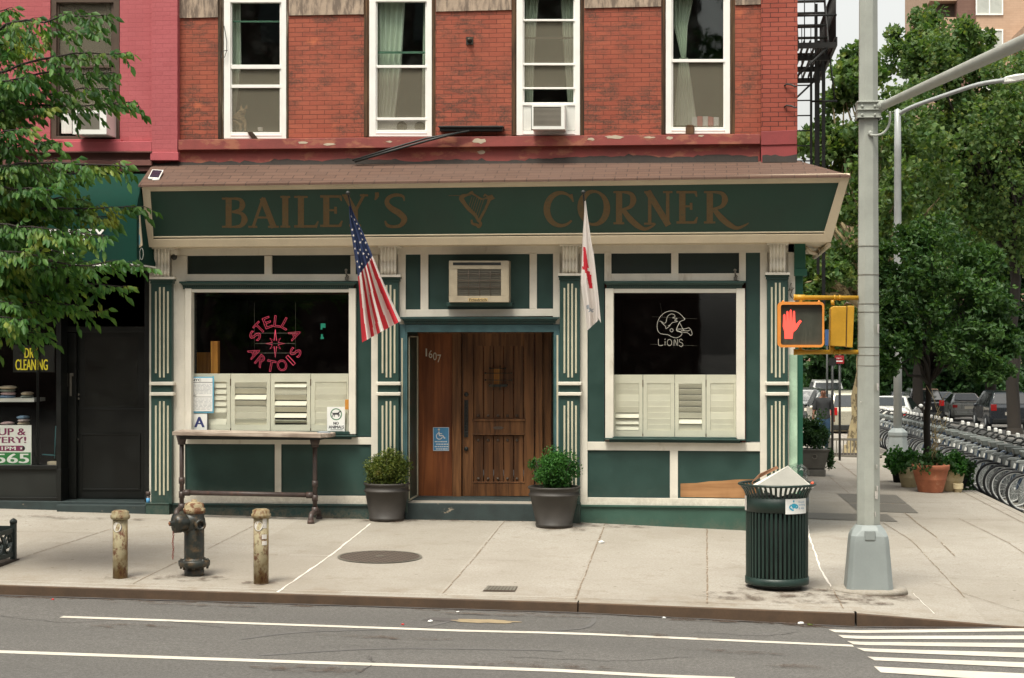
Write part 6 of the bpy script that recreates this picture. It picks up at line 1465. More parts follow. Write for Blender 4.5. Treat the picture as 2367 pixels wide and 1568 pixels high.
# mast arm: starts behind the clamp and swings out over the crossing
a0 = P(2036, 247, PY-.02); a1 = PT(2367, 96, 15.2); dv = (a1-a0)
mb = MB(); mb.tube([a0-dv*.02, a0+dv*.1, a0+dv*.5, a1, a1+dv*.6], [.045, .048, .054, .06, .066], 20); mb.build('mast_arm', M['grey'], pole)
mb = MB(); zc0, zc1 = Z(276, 2008, PY), Z(238, 2008, PY)
mb.box(px_-.128, px_+.13, PY-.13, PY+.13, zc0, zc1)
for z in (zc0, zc1-.012, (zc0+zc1)/2-.006): mb.box(px_-.137, px_+.137, PY-.15, PY+.14, z, z+.014)
for v in (246, 266):
    for u in (1993, 2022): mb.lathe([(.016, 0), (.016, .03), (0, .032)], Matrix.Translation(P(u, v, PY-.13)) @ FACE, 6)
mb.tube([a0-Vector((.03, 0, 0)), a0+dv*.035], [.075, .052], 16); mb.build('clamp', M['grey'], pole, bev=.004)
mb = MB(); mb.tube(sm([P(2057, 258, PY-.1), P(2056, 285, PY-.1), P(2045, 305, PY-.14), P(2028, 313, PY-.16), P(2012, 312, PY-.13)], 6), .014, 8); mb.lathe([(.03, 0), (.03, .02), (.015, .03)], Matrix.Translation(P(2012, 309, PY-.108)) @ FACE, 10); mb.build('conduit', M['grey'], pole)
mb = MB()
for v, vr in ((688, 689), (814, 814)):
    a, b = P(1836, v, PY-.05), P(1984, vr, PY-.05); L_ = b-a; mb.tube([a, a+L_*.16, a+L_*.165, b], [.033, .033, .026, .026], 14); mb.tube([a-L_*.01, a+L_*.02], .036, 14)
    for f_ in (.63, .71): mb.tube([a+L_*(f_-.012), a+L_*(f_+.012)], .033, 14)
mb.tube([P(1851, 690, PY-.05), P(1851, 704, PY-.05)], .022, 10); mb.tube([P(1923, 800, PY-.05), P(1923, 818, PY-.05)], .03, 10); mb.tube([P(1924, 694, PY-.05), P(1925, 706, PY-.05)], .022, 10); mb.tube([P(1850, 802, PY-.05), P(1850, 814, PY-.05)], .022, 10)
mb.build('bracket_arm', M['yellow'], pole)
# walk signal
sg = thing('pedestrian_signal', P(1851, 804, PY-.2), 'orange framed pedestrian signal showing a red raised hand', 'traffic signal')
yf, yk = PY-.33, PY-.1
def rrect(u0, v0, u1, v1, r, y, n=5):
    out = []
    for cx_, cy, a0_ in ((u1-r, v0+r, -pi/2), (u1-r, v1-r, 0), (u0+r, v1-r, pi/2), (u0+r, v0+r, pi)):
        for i in range(n+1): a = a0_+pi/2*i/n; out.append(P(cx_+r*cos(a), cy+r*sin(a), y))
    return out
mb = MB(); mb.prism(rrect(1798, 699, 1903, 802, 9, yf+.07), (0, .2, 0)); mb.build('housing', M['yellow'], sg)
mb = MB(); A, B_ = rrect(1797, 698, 1905.3, 803.3, 10, yf), rrect(1805, 704.5, 1900.5, 797.5, 5, yf); n = len(A)
A2 = rrect(1797, 698, 1905.3, 803.3, 10, yf+.09); B2 = rrect(1805, 704.5, 1900.5, 797.5, 5, yf+.055)
mb.add(A+B_+A2+B2, [(i, (i+1) % n, n+(i+1) % n, n+i) for i in range(n)]+[(i, 2*n+i, 2*n+(i+1) % n, (i+1) % n) for i in range(n)]+[(n+i, n+(i+1) % n, 3*n+(i+1) % n, 3*n+i) for i in range(n)]); 
for u in (1810, 1893): mb.ball(P(u, 697.5, yf+.03), .014, 8)
mb.build('front_frame', M['orange'], sg)
M['lens'] = pm('dark_lens', sr(62, 64, 54), .5, .12, 9, .1, c2=sr(78, 80, 68), cover=.35, s2=9, soft=.1, v2=(3, 1, .3))
mb = MB(); mb.prism(rrect(1804, 703.5, 1901.5, 798.5, 5, yf+.05), (0, .012, 0)); mb.build('lens', M['lens'], sg)
mb = MB(); Hh = lambda x, y: P(1791.7+x/7.875, 673.8+y/7.875, yf+.047)
hand = [(175, 865), (315, 865), (330, 745), (395, 690), (440, 610), (485, 545), (455, 520), (430, 540), (385, 592), (368, 570), (365, 480), (362, 370), (345, 350), (328, 365), (322, 470), (312, 545), (306, 470), (302, 350), (285, 325), (265, 350), (260, 470), (256, 545), (248, 470), (242, 370), (222, 355), (205, 372), (206, 470), (204, 560), (194, 520), (186, 425), (168, 412), (148, 430), (146, 520), (140, 640), (165, 720)]
mb.prism([Hh(*p) for p in hand], (0, .003, 0)); mb.build('hand_symbol', em('signal_hand_light', sr(255, 78, 64), .95), sg)
s2 = thing('pedestrian_signal', P(1945, 803, PY-.1), 'mustard yellow pedestrian signal seen side on, hanging next to the pole', 'traffic signal')
mb = MB(); q = [(1921, 713), (1926, 708), (1957, 708), (1955, 802), (1919, 800)]; mb.prism([P(u, v, PY-.16) for u, v in q], (0, .3, 0)); mb.build('housing', M['yellow'], s2, bev=.008)
mb = MB(); mb.prism([P(u, v, PY-.15) for u, v in [(1959, 707), (1975, 707), (1971, 804), (1957, 803)]], (0, .3, 0)); mb.build('front_frame', M['yellow'], s2, bev=.006)
mb = MB(); mb.prism([P(u, v, PY-.13) for u, v in [(1957, 709), (1959.5, 709), (1957.5, 802), (1955, 802)]], (0, .26, 0)); mb.tube([P(1952, 707, PY-.08), P(1957, 700, PY-.1), P(1968, 704, PY-.1)], .014, 6); mb.build('hinge', M['stud'], s2)
# ---------------------------------------------------------------- potted shrubs by the door
def leafcloud(mb, cs, n, size, r, asp=.45, droop=0, spread=.12):
    """cs: (centre, radii) clumps; leaf quads scattered through them"""
    V = mb.v; F = mb.f; 
    for _ in range(n):
        c, R = cs[int(r.random()*len(cs))]
        th = r.uniform(0, 2*pi); z = r.uniform(-1, 1); q = sqrt(1-z*z); k = (.55+.45*r.random()) if r.random() < .7 else r.random()
        p = Vector((c.x+R[0]*q*cos(th)*k, c.y+R[1]*q*sin(th)*k, c.z+R[2]*z*k))
        d = Vector((r.gauss(0, 1), r.gauss(0, 1), r.gauss(0, 1)-droop)).normalized()
        s = d.cross(Vector((r.gauss(0, 1), r.gauss(0, 1), r.gauss(0, 1)+.3)))
        if s.length < 1e-3: continue
        s.normalize(); L_ = size*r.uniform(.65, 1.3); w_ = L_*asp*.5; up = d.cross(s)*w_*.35
        b = len(V); V += [p, p+d*L_*.5+s*w_+up, p+d*L_, p+d*L_*.5-s*w_+up]; F.append((b, b+1, b+2, b+3)); mb.m.append(0); mb.sm.append(False)
def clumps(c, R, n, cr, r, inner=.75, flat=1):
    out = []
    for _ in range(n):
        th = r.uniform(0, 2*pi); z = r.uniform(-1, 1); q = sqrt(1-z*z); k = inner+(1-inner)*r.random() if r.random() < .75 else r.random()*inner
        f = cr*r.uniform(.6, 1.25); out.append((Vector((c.x+R[0]*q*cos(th)*k, c.y+R[1]*q*sin(th)*k, c.z+R[2]*z*k)), (f, f, f*flat)))
    return out
def shrub_pot(uc, vb, rb, rt, h, lab, leaf, su, sv, R, seed):
    g = G(uc, vb); t = thing('potted_shrub', g, lab, 'potted plant'); T_ = Matrix.Translation(g); r = random.Random(seed)
    mb = MB(); mb.lathe([(rb, 0), (rb+.005, .015), (rb+.012, .02), (rb+.012, .05), (rb+.004, .055), (rb+(rt-rb)*.78, h-.13), (rb+(rt-rb)*.8+.016, h-.122), (rb+(rt-rb)*.82+.016, h-.105), (rb+(rt-rb)*.82, h-.1), (rt-.02, h-.035), (rt, h-.03), (rt+.004, h-.008), (rt-.008, h), (rt-.035, h-.006), (rt-.045, h-.05)], T_, 40)
    mb.build('pot', M['pot'], t)
    mb = MB(); mb.lathe([(0, h-.06), (rt-.04, h-.06)], T_, 24); mb.build('soil', M['soil'], t)
    c = g+Vector((0, 0, h+R[2]*.55)); cl = clumps(c, (R[0]*.72, R[0]*.72, R[2]*.66), 60, R[0]*.30, r, .5)
    mb = MB(); leafcloud(mb, cl, 12000, .036, r, .55); mb.build('foliage', leaf, t, fix=False)
    mb = MB()
    for i in range(12): a = r.uniform(0, 6.28); mb.tube([g+Vector((.03*cos(a), .03*sin(a), h-.08)), c+Vector((R[0]*.6*cos(a), R[0]*.6*sin(a), R[2]*r.uniform(-.4, .5)))], [.01, .004], 5)
    mb.build('stem', M['bark3'], t)
    return t
shrub_pot(894, 1203, .24, .325, .535, 'grey tub with a yellowing round shrub left of the entrance', M['leafY'], 892, 1080, (.44, 0, .33), 3)
p2 = shrub_pot(1281, 1218, .245, .36, .56, 'grey tub with a bright green round shrub right of the entrance', M['leafB'], 1289, 1095, (.45, 0, .36), 5)

# ---------------------------------------------------------------- fire escape on the side wall
fe = thing('fire_escape', (XR+.4, 6, 5), 'black iron fire escape with platform and drop ladder on the building side wall', 'fire escape')
zp = 7.42; x0, x1 = XR+.02, XR+.86; ya, yz = 4.6, 8.6
mb = MB()
for i in range(9): x = x0+.04+(x1-x0-.06)*i/8; mb.box(x-.014, x+.014, ya, yz, zp, zp+.04)
for y in (ya, ya+1.3, ya+2.6, yz): mb.box(x0, x1, y-.03, y+.03, zp-.09, zp)
mb.box(x1-.02, x1+.03, ya, yz, zp-.05, zp+.09); mb.build('platform', M['black'], fe)
mb = MB()
for z in (.45, .95): mb.tube([(x0, ya, zp+z), (x1, ya, zp+z), (x1, yz, zp+z), (x0, yz, zp+z)], .022, 6)
for i in range(24): y = ya+(yz-ya)*i/23; mb.tube([(x1, y, zp), (x1, y, zp+.95)], .009, 5)
for i in range(6): x = x0+(x1-x0)*i/5; mb.tube([(x, ya, zp), (x, ya, zp+.95)], .009, 5); mb.tube([(x, yz, zp), (x, yz, zp+.95)], .009, 5)
for y in (ya, yz): mb.tube([(x0, y, zp-.75), (x1-.1, y, zp-.05)], .02, 6)
mb.build('railing', M['black'], fe)
mb = MB(); lx0, lx1, ly = x0+.02, x0+.56, 6.6
for x in (lx0, lx1): mb.box(x-.02, x+.02, ly-.03, ly+.03, 4.95, zp)
for k_ in range(9): mb.tube([(lx0, ly, 5.15+.265*k_), (lx1, ly, 5.15+.265*k_)], .013, 6)
mb.box(lx1+.06, lx1+.11, ly-.06, ly, 4.9, zp+1); mb.box(x1-.08, x1-.02, ly+.2, ly+.26, 3.15, zp+.4); mb.box(x1-.17, x1-.12, ly+.2, ly+.25, 3.7, zp+.4)
mb.build('drop_ladder', M['black'], fe)
mb = MB()
for s in (0, 1):
    x = x1-.08-.5*s; mb.prism([(x, ya+.6, zp), (x, ya+.85, zp), (x, yz-.3, zp+3.1), (x, yz-.55, zp+3.1)], (.02, 0, 0))
for k_ in range(12): mb.box(x1-.58, x1-.08, ya+.7+.24*k_, ya+.86+.24*k_, zp+.2+.25*k_, zp+.22+.25*k_)
mb.tube([(x1+.02, ya+.6, zp+.9), (x1+.02, yz-.4, zp+3.9)], .02, 6); mb.tube([(x1+.1, ya+1.6, zp-.75), (x1+.02, ya+1.6, zp)], .015, 6); mb.tube([(x1-.3, ya+1.6, zp-.75), (x1+.14, ya+1.6, zp-.75)], .02, 6)
mb.build('stair_flight', M['black'], fe)

# ---------------------------------------------------------------- trees
def branch(mb, a, b, r0, r1, r, sag=.0, n=6, wob=.06):
    L_ = (b-a).length; pts = []
    for i in range(n+1):
        f = i/n; p = a.lerp(b, f); k_ = sin(pi*f); p += Vector((r.uniform(-1, 1), r.uniform(-1, 1), r.uniform(-1, 1)))*wob*L_*k_*.5; p.z += sag*L_*k_; pts.append(p)
    mb.tube(pts, [r0+(r1-r0)*i/n for i in range(n+1)], 7, cap=False); return pts
def tree(name, base, h, tr, crowns, nleaf, size, leaf, bark, lab, seed, asp=.75, lean=(0, 0), group=None, cat='tree', ncl=60, cr=.16, limbs=14, inner=.6, wob=.05):
    r = random.Random(seed); t = thing(name, base, lab, cat, group)
    mb = MB(); top = base+Vector((lean[0], lean[1], h))
    tp = branch(mb, base+Vector((0, 0, -.1)), top, tr, tr*.62, r, 0, 8, wob); mb.lathe([(tr*1.35, -.05), (tr*1.05, .25)], Matrix.Translation(base), 10)
    cls = []
    for c, R in crowns: cls += clumps(c, (R[0]*.88, R[1]*.88, R[2]*.88), ncl, min(R)*cr*1.6, r, inner)
    for i in range(limbs*len(crowns)):
        c, R = cls[int(r.random()*len(cls))]; branch(mb, tp[-1-int(r.random()*2)], c, tr*.42, tr*.08, r, .06, 5, .12)
    mb.build('trunk', bark, t, fix=False)
    mb = MB(); leafcloud(mb, cls, nleaf, size, r, asp); mb.build('crown', leaf, t, fix=False); return t
def C3(u, v, t): return PT(u, v, t)
def base_at(u, t):
    p = PT(u, 900, t); p.z = (zs if p.x < XK else zr)(p.x, p.y); return p
# potted corner tree among the pots
TB = G(2144, 1128); TB.y += .35; TB.z = zs(TB.x, TB.y)
tree('street_tree', TB, 2.35, .085, [(C3(2150, 700, 33.6), (1.15, 1.1, 1.0)), (C3(2240, 800, 33.4), (.75, .8, .62)), (C3(2080, 640, 33.8), (.75, .8, .7)), (C3(2190, 590, 34), (1.0, 1, .8)), (C3(2090, 790, 33.4), (.55, .6, .4)), (C3(2260, 680, 33.7), (.7, .7, .7)), (C3(2295, 845, 33.3), (.5, .6, .35)), (C3(2300, 740, 33.8), (.5, .5, .5)), (C3(2060, 720, 33.5), (.5, .5, .5)), (C3(2040, 845, 33.4), (.3, .4, .28)), (C3(2330, 790, 33.6), (.32, .4, .3)), (C3(2120, 550, 34), (.5, .5, .4)), (C3(2030, 600, 34), (.35, .4, .4)), (C3(2270, 600, 34), (.5, .5, .35))], 22000, .115, M['leafT'], M['bark3'],
     'small dense dark green tree rising behind the terracotta pot', 11, .55, (.08, 0), None, 'tree', 26, .2, 3, .6, .015)
# plane tree with pale bark on the far pavement
b = base_at(1968, 48)
tree('plane_tree', b, 4.3, .19, [(C3(2010, 300, 48), (1.7, 1.8, 1.5)), (C3(2000, 470, 47), (1.5, 1.6, 1.3)), (C3(1895, 480, 49), (.8, .9, .8)), (C3(1940, 600, 47), (1.3, 1.2, .7)), (C3(1965, 350, 48), (.8, 1, 1.0)), (C3(2110, 380, 47), (1.3, 1.3, 1.6)), (C3(1880, 640, 48), (.7, .8, 1.1)), (C3(1958, 210, 48), (.8, .9, .9)), (C3(1895, 350, 48.5), (.8, .9, .8)), (C3(2000, 160, 48), (.7, .8, .8))], 17000, .17, M['leafP'], M['bark2'],
     'plane tree with pale peeling bark growing from the iron guard behind the signal pole', 21, .8, (.5, 0), None, 'tree', 16, .22, 5)
mb = MB(); branch(mb, C3(2052, 600, 47), C3(2118, 445, 47), .17, .1, random.Random(3), .05)
big = [('plane_tree', 2345, 74, [(2230, 250, 3.9, 3.3), (2330, 360, 3.6, 3.6), (2160, 330, 3.0, 2.8), (2260, 480, 4, 3), (2140, 130, 2.2, 1.9), (2200, 120, 2.2, 1.6), (2390, 250, 3, 3)], 42000, .21, 'leafP', 'tall broad plane tree whose crown fills the upper right behind the lamp arm', .3),
       ('plane_tree', 2120, 92, [(2090, 480, 4.2, 4.2), (2180, 560, 4.6, 3.6), (2020, 640, 4, 3)], 20000, .26, 'leafP', 'large tree behind the signal pole, crown in the middle of the background', .3),
       ('shade_tree', 1905, 100, [(1900, 690, 3.6, 3.2), (1960, 760, 3.4, 2.6), (1880, 560, 3.0, 3.2), (1910, 830, 2.6, 1.3)], 14000, .28, 'leafD', 'dark shade tree behind the walking person', .32),
       ('shade_tree', 2290, 96, [(2290, 640, 5, 3.6), (2380, 560, 4, 4), (2200, 740, 4.4, 3), (2330, 790, 4.4, 2.4)], 22000, .28, 'leafD', 'dark shade tree over the parked cars at the right edge', .36),
       ('shade_tree', 2060, 118, [(2060, 740, 5, 4), (2140, 810, 5, 2.6), (1980, 800, 4.5, 3), (2240, 830, 5, 2.4)], 14000, .36, 'leafD', 'farthest dark shade tree closing the view down the side street', .36)]
for i, (nm, u, t, crs, nl, sz, lf, lab, tr) in enumerate(big):
    b = base_at(u, t); cr = [(C3(a, v, t+random.uniform(-2, 2)), (R1, R1, R2)) for a, v, R1, R2 in crs]
    tree(nm, b, max(3.5, (cr[0][0].z-b.z)*.62), tr, cr, nl, sz, M[lf], M['bark3'], lab, 40+i, .8, (0, 0), 'trees along the side street', 'tree', 26, .2, 6)
# foreground tree at the left edge: long drooping sprays
r = random.Random(77); gb = G(-150, 1312); tt_ = 19.9
lt = thing('street_tree', gb, 'leafy street tree with long drooping branches reaching in from the left edge', 'tree')
tmb = MB(); lmb = MB()
tr0 = branch(tmb, gb, gb+Vector((.1, 0, 7.2)), .13, .06, r, 0, 10, .02)
def lleaf(p, d, L_):
    s = d.cross(Vector((r.gauss(0, .5), -1+r.gauss(0, .5), r.gauss(0, .4)))); 
    if s.length < 1e-3: return
    s.normalize(); nrm_ = d.cross(s)*L_*.1; w_ = L_*.23; b = len(lmb.v); dz = Vector((0, 0, -L_*.12))
    lmb.v += [p, p+d*L_*.35+s*w_+nrm_, p+d*L_*.7+s*w_*.7+nrm_+dz*.5, p+d*L_+dz, p+d*L_*.7-s*w_*.7+nrm_+dz*.5, p+d*L_*.35-s*w_+nrm_, p+d*L_*.4, ]
    lmb.f += [(b, b+6, b+1), (b, b+5, b+6), (b+6, b+2, b+1), (b+6, b+3, b+2), (b+6, b+4, b+3), (b+6, b+5, b+4)]; lmb.m += [0]*6; lmb.sm += [True]*6
tips = [(190, 560, 520), (150, 620, 590), (60, 530, 500), (180, 660, 620), (200, 460, 430), (90, 590, 560), (130, 530, 500), (40, 600, 570), (190, 600, 560), (120, 440, 420), (60, 440, 420), (100, 250, 260), (60, 180, 190), (160, 580, 560), (240, 545, 510), (246, 36, 40), (232, 70, 80), (302, 121, 120), (262, 168, 150), (320, 238, 200), (298, 388, 330), (270, 205, 190), (155, 425, 370), (334, 478, 430), (250, 500, 470), (335, 618, 540), (290, 664, 590), (243, 722, 640),
        (160, 705, 660), (105, 775, 700), (20, 20, 30), (30, 60, 70), (130, 330, 330), (110, 180, 210), (100, 560, 520), (60, 640, 600), (110, 640, 610), (60, 740, 680), (40, 470, 430), (90, 400, 380), (60, 300, 300), (210, 620, 590), (90, 690, 640), (20, 560, 540), (140, 470, 430), (215, 400, 370), (30, 700, 650), (10, 250, 260), (20, 380, 380), (70, 110, 130)]
for u, v, vs_ in tips:
    dep = tt_+r.uniform(-1.1, 1.1); tip = PT(u, v, dep); st = PT(-150, vs_+60+.25*abs(u-100), tt_); st.x = gb.x+.05
    pts = branch(tmb, st, tip, .022, .005, r, .05, 12, .04); n = len(pts)
    for i in range(2, n):
        a = pts[i-1]; b2 = pts[i]; dirn = (b2-a).normalized(); reps = 5
        for j in range(reps):
            p = a.lerp(b2, (j+r.random())/reps); sd = Vector((dirn.x*.8+r.gauss(0, .35), r.gauss(0, .8), r.gauss(-.12, .4))).normalized()
            Lt = r.uniform(.16, .46)*(1.2-.85*i/n); q = p+sd*Lt+Vector((0, 0, -Lt*.22)); tmb.tube([p, p.lerp(q, .5)+Vector((0, 0, Lt*.06)), q], [.0035, .003, .0015], 4, cap=False)
            m_ = max(3, int(Lt/.032))
            for l_ in range(m_):
                pp = p.lerp(q, (l_+.7)/m_); sg_ = 1 if l_ % 2 else -1
                side_ = sd.cross(Vector((0, 0, 1))).normalized()*sg_
                dd_ = (sd*.55+side_*.55+Vector((r.gauss(0, .12), r.gauss(0, .12), -.75+r.gauss(0, .25)))).normalized(); lleaf(pp, dd_, r.uniform(.06, .10))
            lleaf(q, (sd+Vector((0, 0, -.6))).normalized(), .12)
tmb.build('trunk', M['bark3'], lt, fix=False); lmb.build('crown', M['leafL'], lt, fix=False)
# ---------------------------------------------------------------- second lamp post and poles
b = base_at(2075, 44); lp = thing('street_lamp', b, 'slim grey street lamp with a long curved arm standing among the hire bikes', 'street lamp')
M['lampgrey'] = pm('lamp_grey', sr(170, 174, 172), .4, .06, 4, .05, metal=.2)
T_ = Matrix.Translation(b); zt = PT(2075, 255, 44).z-b.z
mb = MB(); mb.lathe([(.105, .8), (.1, 3), (.085, zt-1.2), (.088, zt-1.19), (.078, zt), (0, zt+.05)], T_, 12); mb.build('shaft', M['lampgrey'], lp)
mb = MB(); mb.lathe([(.32, 0), (.30, .05), (.23, .62), (.25, .66), (.25, .74), (.16, .82), (.11, .84)], T_, 8, 0, False, .5); mb.build('pole_base', M['greybase'], lp, bev=.01)
mb = MB(); mb.tube(sm([PT(2078, 264, 44), PT(2110, 247, 43.6), PT(2180, 222, 42.9), PT(2260, 196, 42.2), PT(2312, 187, 41.8), PT(2330, 184.5, 41.6)], 6), .052, 12); mb.build('lamp_arm', M['lampgrey'], lp)
mb = MB(); mb.prism([PT(2322, 178, 41.6), PT(2345, 172, 41.5), PT(2395, 166, 41.2), PT(2398, 176, 41.2), PT(2350, 187, 41.5), PT(2322, 191, 41.6)], (0, .3, 0)); mb.build('lamp_head', M['plasticw'], lp, bev=.02)
b = base_at(2410, 84); l2 = thing('street_lamp', b, 'far small street lamp whose arm shows in front of the dark shade tree', 'street lamp')
mb = MB(); z1 = PT(2400, 472, 84).z-b.z; mb.lathe([(.12, 0), (.08, z1)], Matrix.Translation(b), 10); mb.tube(sm([b+Vector((0, 0, z1)), PT(2370, 471, 84), PT(2335, 470, 84), PT(2312, 477, 84)], 4), .07, 8); mb.build('shaft', M['lampgrey'], l2)
mb = MB(); mb.tube([PT(2335, 470, 83.9), PT(2310, 474, 83.9)], [.12, .07], 8); mb.build('lamp_head', M['plasticw'], l2)
b = base_at(1941, 44); ss = thing('street_sign', b, 'red parking regulation sign on a thin dark post in front of the white car', 'sign')
mb = MB(); mb.tube([b, Vector((b.x, b.y, PT(1941, 820, 44).z))], .03, 8); mb.build('post', M['black'], ss)
mb = MB(); y = b.y-.05; mb.q(1929.5, 822, 1951, 841, y, y+.01); mb.build('sign_plate', pm('sign_red', sr(150, 34, 40), .5, .05, 4, 0), ss)
mb = MB(); put_text(mb, 'NO', 1934, 827, 1945, 830, y-.004); mb.q(1933, 834, 1948, 836.5, y-.004, y-.001); mb.build('lettering', M['paper'], ss)
b = base_at(1924, 42); mb = MB(); mb.tube([b, Vector((b.x, b.y, PT(1924, 830, 42).z))], .03, 8); mb.box(b.x-.09, b.x+.09, b.y-.03, b.y-.02, PT(1924, 845, 42).z, PT(1924, 828, 42).z)
tag(mb.build('sign_post', M['black']), 'thin dark post just left of the red sign post', 'post')
mb = MB(); b = base_at(1912, 62); mb.q(1907, 762, 1918.5, 799, b.y, b.y+.02); bs = mb.build('blue_sign', pm('mail_blue', sr(52, 80, 120), .5, .05, 4, 0)); tag(bs, 'dull blue sign plate seen between the two walk signals', 'sign')
mb = MB(); q_ = PT(1912, 799, 62); mb.tube([Vector((q_.x, b.y+.04, q_.z)), Vector((q_.x, b.y+.04, b.z))], .04, 6); mb.tube([Vector((q_.x, b.y+.04, q_.z-.1)), Vector((q_.x, b.y+.04, q_.z+.5))], .03, 6); mb.build('sign_leg', M['black'], bs)
# tree guard at the plane tree
b = base_at(1962, 46.6); tg2 = thing('tree_guard', b, 'low iron tree guard round the pale plane tree behind the signal pole', 'tree guard')
mb = MB()
for i in range(14): x = b.x-.45+.09*i; mb.box(x-.012, x+.012, b.y-.6, b.y-.58, b.z+.02, b.z+.46)
mb.box(b.x-.5, b.x+.8, b.y-.61, b.y-.57, b.z+.44, b.z+.5); mb.box(b.x-.5, b.x+.8, b.y-.61, b.y-.57, b.z+.02, b.z+.07); mb.box(b.x-.5, b.x-.47, b.y-.6, b.y+.9, b.z+.02, b.z+.48); mb.build('railing', M['tin'], tg2)
mb = MB(); mb.box(b.x-.48, b.x+.8, b.y-.55, b.y+.9, b.z-.05, b.z+.03); mb.build('soil', M['soil'], tg2)
# corner tub with bush
g = G(1886, 1102); tbn = thing('potted_shrub', g, 'square grey tub with a ring ornament and a dark bush beside the green corner wall', 'potted plant')
def frust(mb, c, b0, b1, z0, z1): mb.add([c+Vector((x*b, y*b, z)) for b, z in ((b0, z0), (b1, z1)) for x, y in ((-1, -1), (1, -1), (1, 1), (-1, 1))], [(0, 3, 2, 1), (4, 5, 6, 7), (0, 1, 5, 4), (1, 2, 6, 5), (2, 3, 7, 6), (3, 0, 4, 7)])
M['lead'] = pm('lead_grey', sr(104, 102, 96), .6, .12, 5, .1)
gx = g+Vector((-.03, .3, 0)); mb = MB(); frust(mb, gx, .22, .3, .16, .52); frust(mb, gx, .31, .33, .52, .57); frust(mb, gx, .24, .24, 0, .14); mb.build('tub', M['lead'], tbn, bev=.01)
mb = MB(); c = gx+Vector((0, -.3, .42)); mb.tube([c+Vector((.05*cos(a), 0, .05*sin(a))) for a in [2*pi*i/14 for i in range(15)]], .008, 6); mb.build('ring_ornament', M['tin'], tbn)
r = random.Random(9); mb = MB(); leafcloud(mb, clumps(gx+Vector((0, 0, .95)), (.32, .32, .36), 50, .14, r, .5)+[(gx+Vector((.34, -.1, .5-.09*i)), (.08, .08, .09)) for i in range(4)], 6500, .055, r, .55); mb.build('foliage', M['leafD'], tbn, fix=False)
# pots around the corner tree
def pot(u, vb, w_, h, lab, mat, dy=0, rim=.06):
    g = G(u, vb); g.y += dy; g.z = zs(g.x, g.y); k_ = (g.y-YC)/FPX/.98; t = thing('flower_pot', g, lab, 'flower pot', 'pots at the foot of the corner tree'); R1 = w_*k_/2; R0 = R1*.62; H_ = h*k_
    mb = MB(); mb.lathe([(R0, 0), (R0+.01, .02), (R0+(R1-R0)*.5, H_*.45), (R0+(R1-R0)*.5+.008, H_*.47), (R0+(R1-R0)*.55, H_*.5), (R0+(R1-R0)*.8, H_-.11), (R1-.01, H_-.105), (R1, H_-.02), (R1-.01, H_), (R1-.04, H_-.01), (R1-.05, H_-.05), (0, H_-.05)], Matrix.Translation(g), 32); mb.build('pot_body', mat, t); return t, g, R1, H_
def ivy(t, g, R1, H_, n, seed, droop=.3, spread=1.3, mat='leafD'):
    r = random.Random(seed); cl = clumps(g+Vector((0, 0, H_+.1)), (R1*spread, R1*spread, .16), 26, .11, r, .4)
    for i in range(14): a = r.uniform(0, 6.28); cl.append((g+Vector((R1*1.15*cos(a), R1*1.15*sin(a), H_-r.uniform(0, droop))), (.08, .08, .1)))
    mb = MB(); leafcloud(mb, cl, n, .075, r, .8); mb.build('foliage', M[mat], t, fix=False)
t1, g1, R1, H1 = pot(2151, 1138, 84, 62, 'large reddish terracotta pot in the middle of the pot group', M['terra']); ivy(t1, g1, R1*.9, H1, 800, 1, .05, .8)
t2, g2, R2, H2 = pot(2102, 1127, 50, 46, 'pale stone pot left of the terracotta pot', M['stonepot'], .1); ivy(t2, g2, R2, H2, 1400, 2, .04, 1.15, 'leafB')
t3, g3, R3, H3 = pot(2198, 1136, 66, 52, 'pale stone pot with ivy right of the terracotta pot', M['stonepot'], .05); ivy(t3, g3, R3, H3, 1600, 3, .06, 1.1, 'leafB')
t4, g4, R4, H4 = pot(2083, 1118, 38, 42, 'small dark pot with trailing ivy at the left end of the pot group', M['bindark'], .35); ivy(t4, g4, R4, H4, 1700, 4, .15, 1.6, 'leafB')
t5, g5, R5, H5 = pot(2228, 1136, 34, 30, 'small dark pot hidden by trailing ivy at the right end of the pot group', M['bindark'], .5); ivy(t5, g5, R5*1.2, H5, 2200, 5, .5, 1.4)
t6, g6, R6, H6 = pot(2214, 1138, 24, 20, 'little pale clay pot in front of the trailing ivy', M['stonepot'], -.02)
mb = MB(); r = random.Random(31); tw = []
for i in range(7):
    a = g1+Vector((.08, .1, H1-.06)); b2 = C3(2150+r.uniform(-10, 60), r.uniform(880, 980), 32.5+r.uniform(-.3, .3)); branch(mb, a, b2, .009, .003, r, .1, 6, .2)
tag(mb.build('bare_twigs', M['bark2'], None, fix=False), 'thin bare twigs springing from the terracotta pot', 'plant')
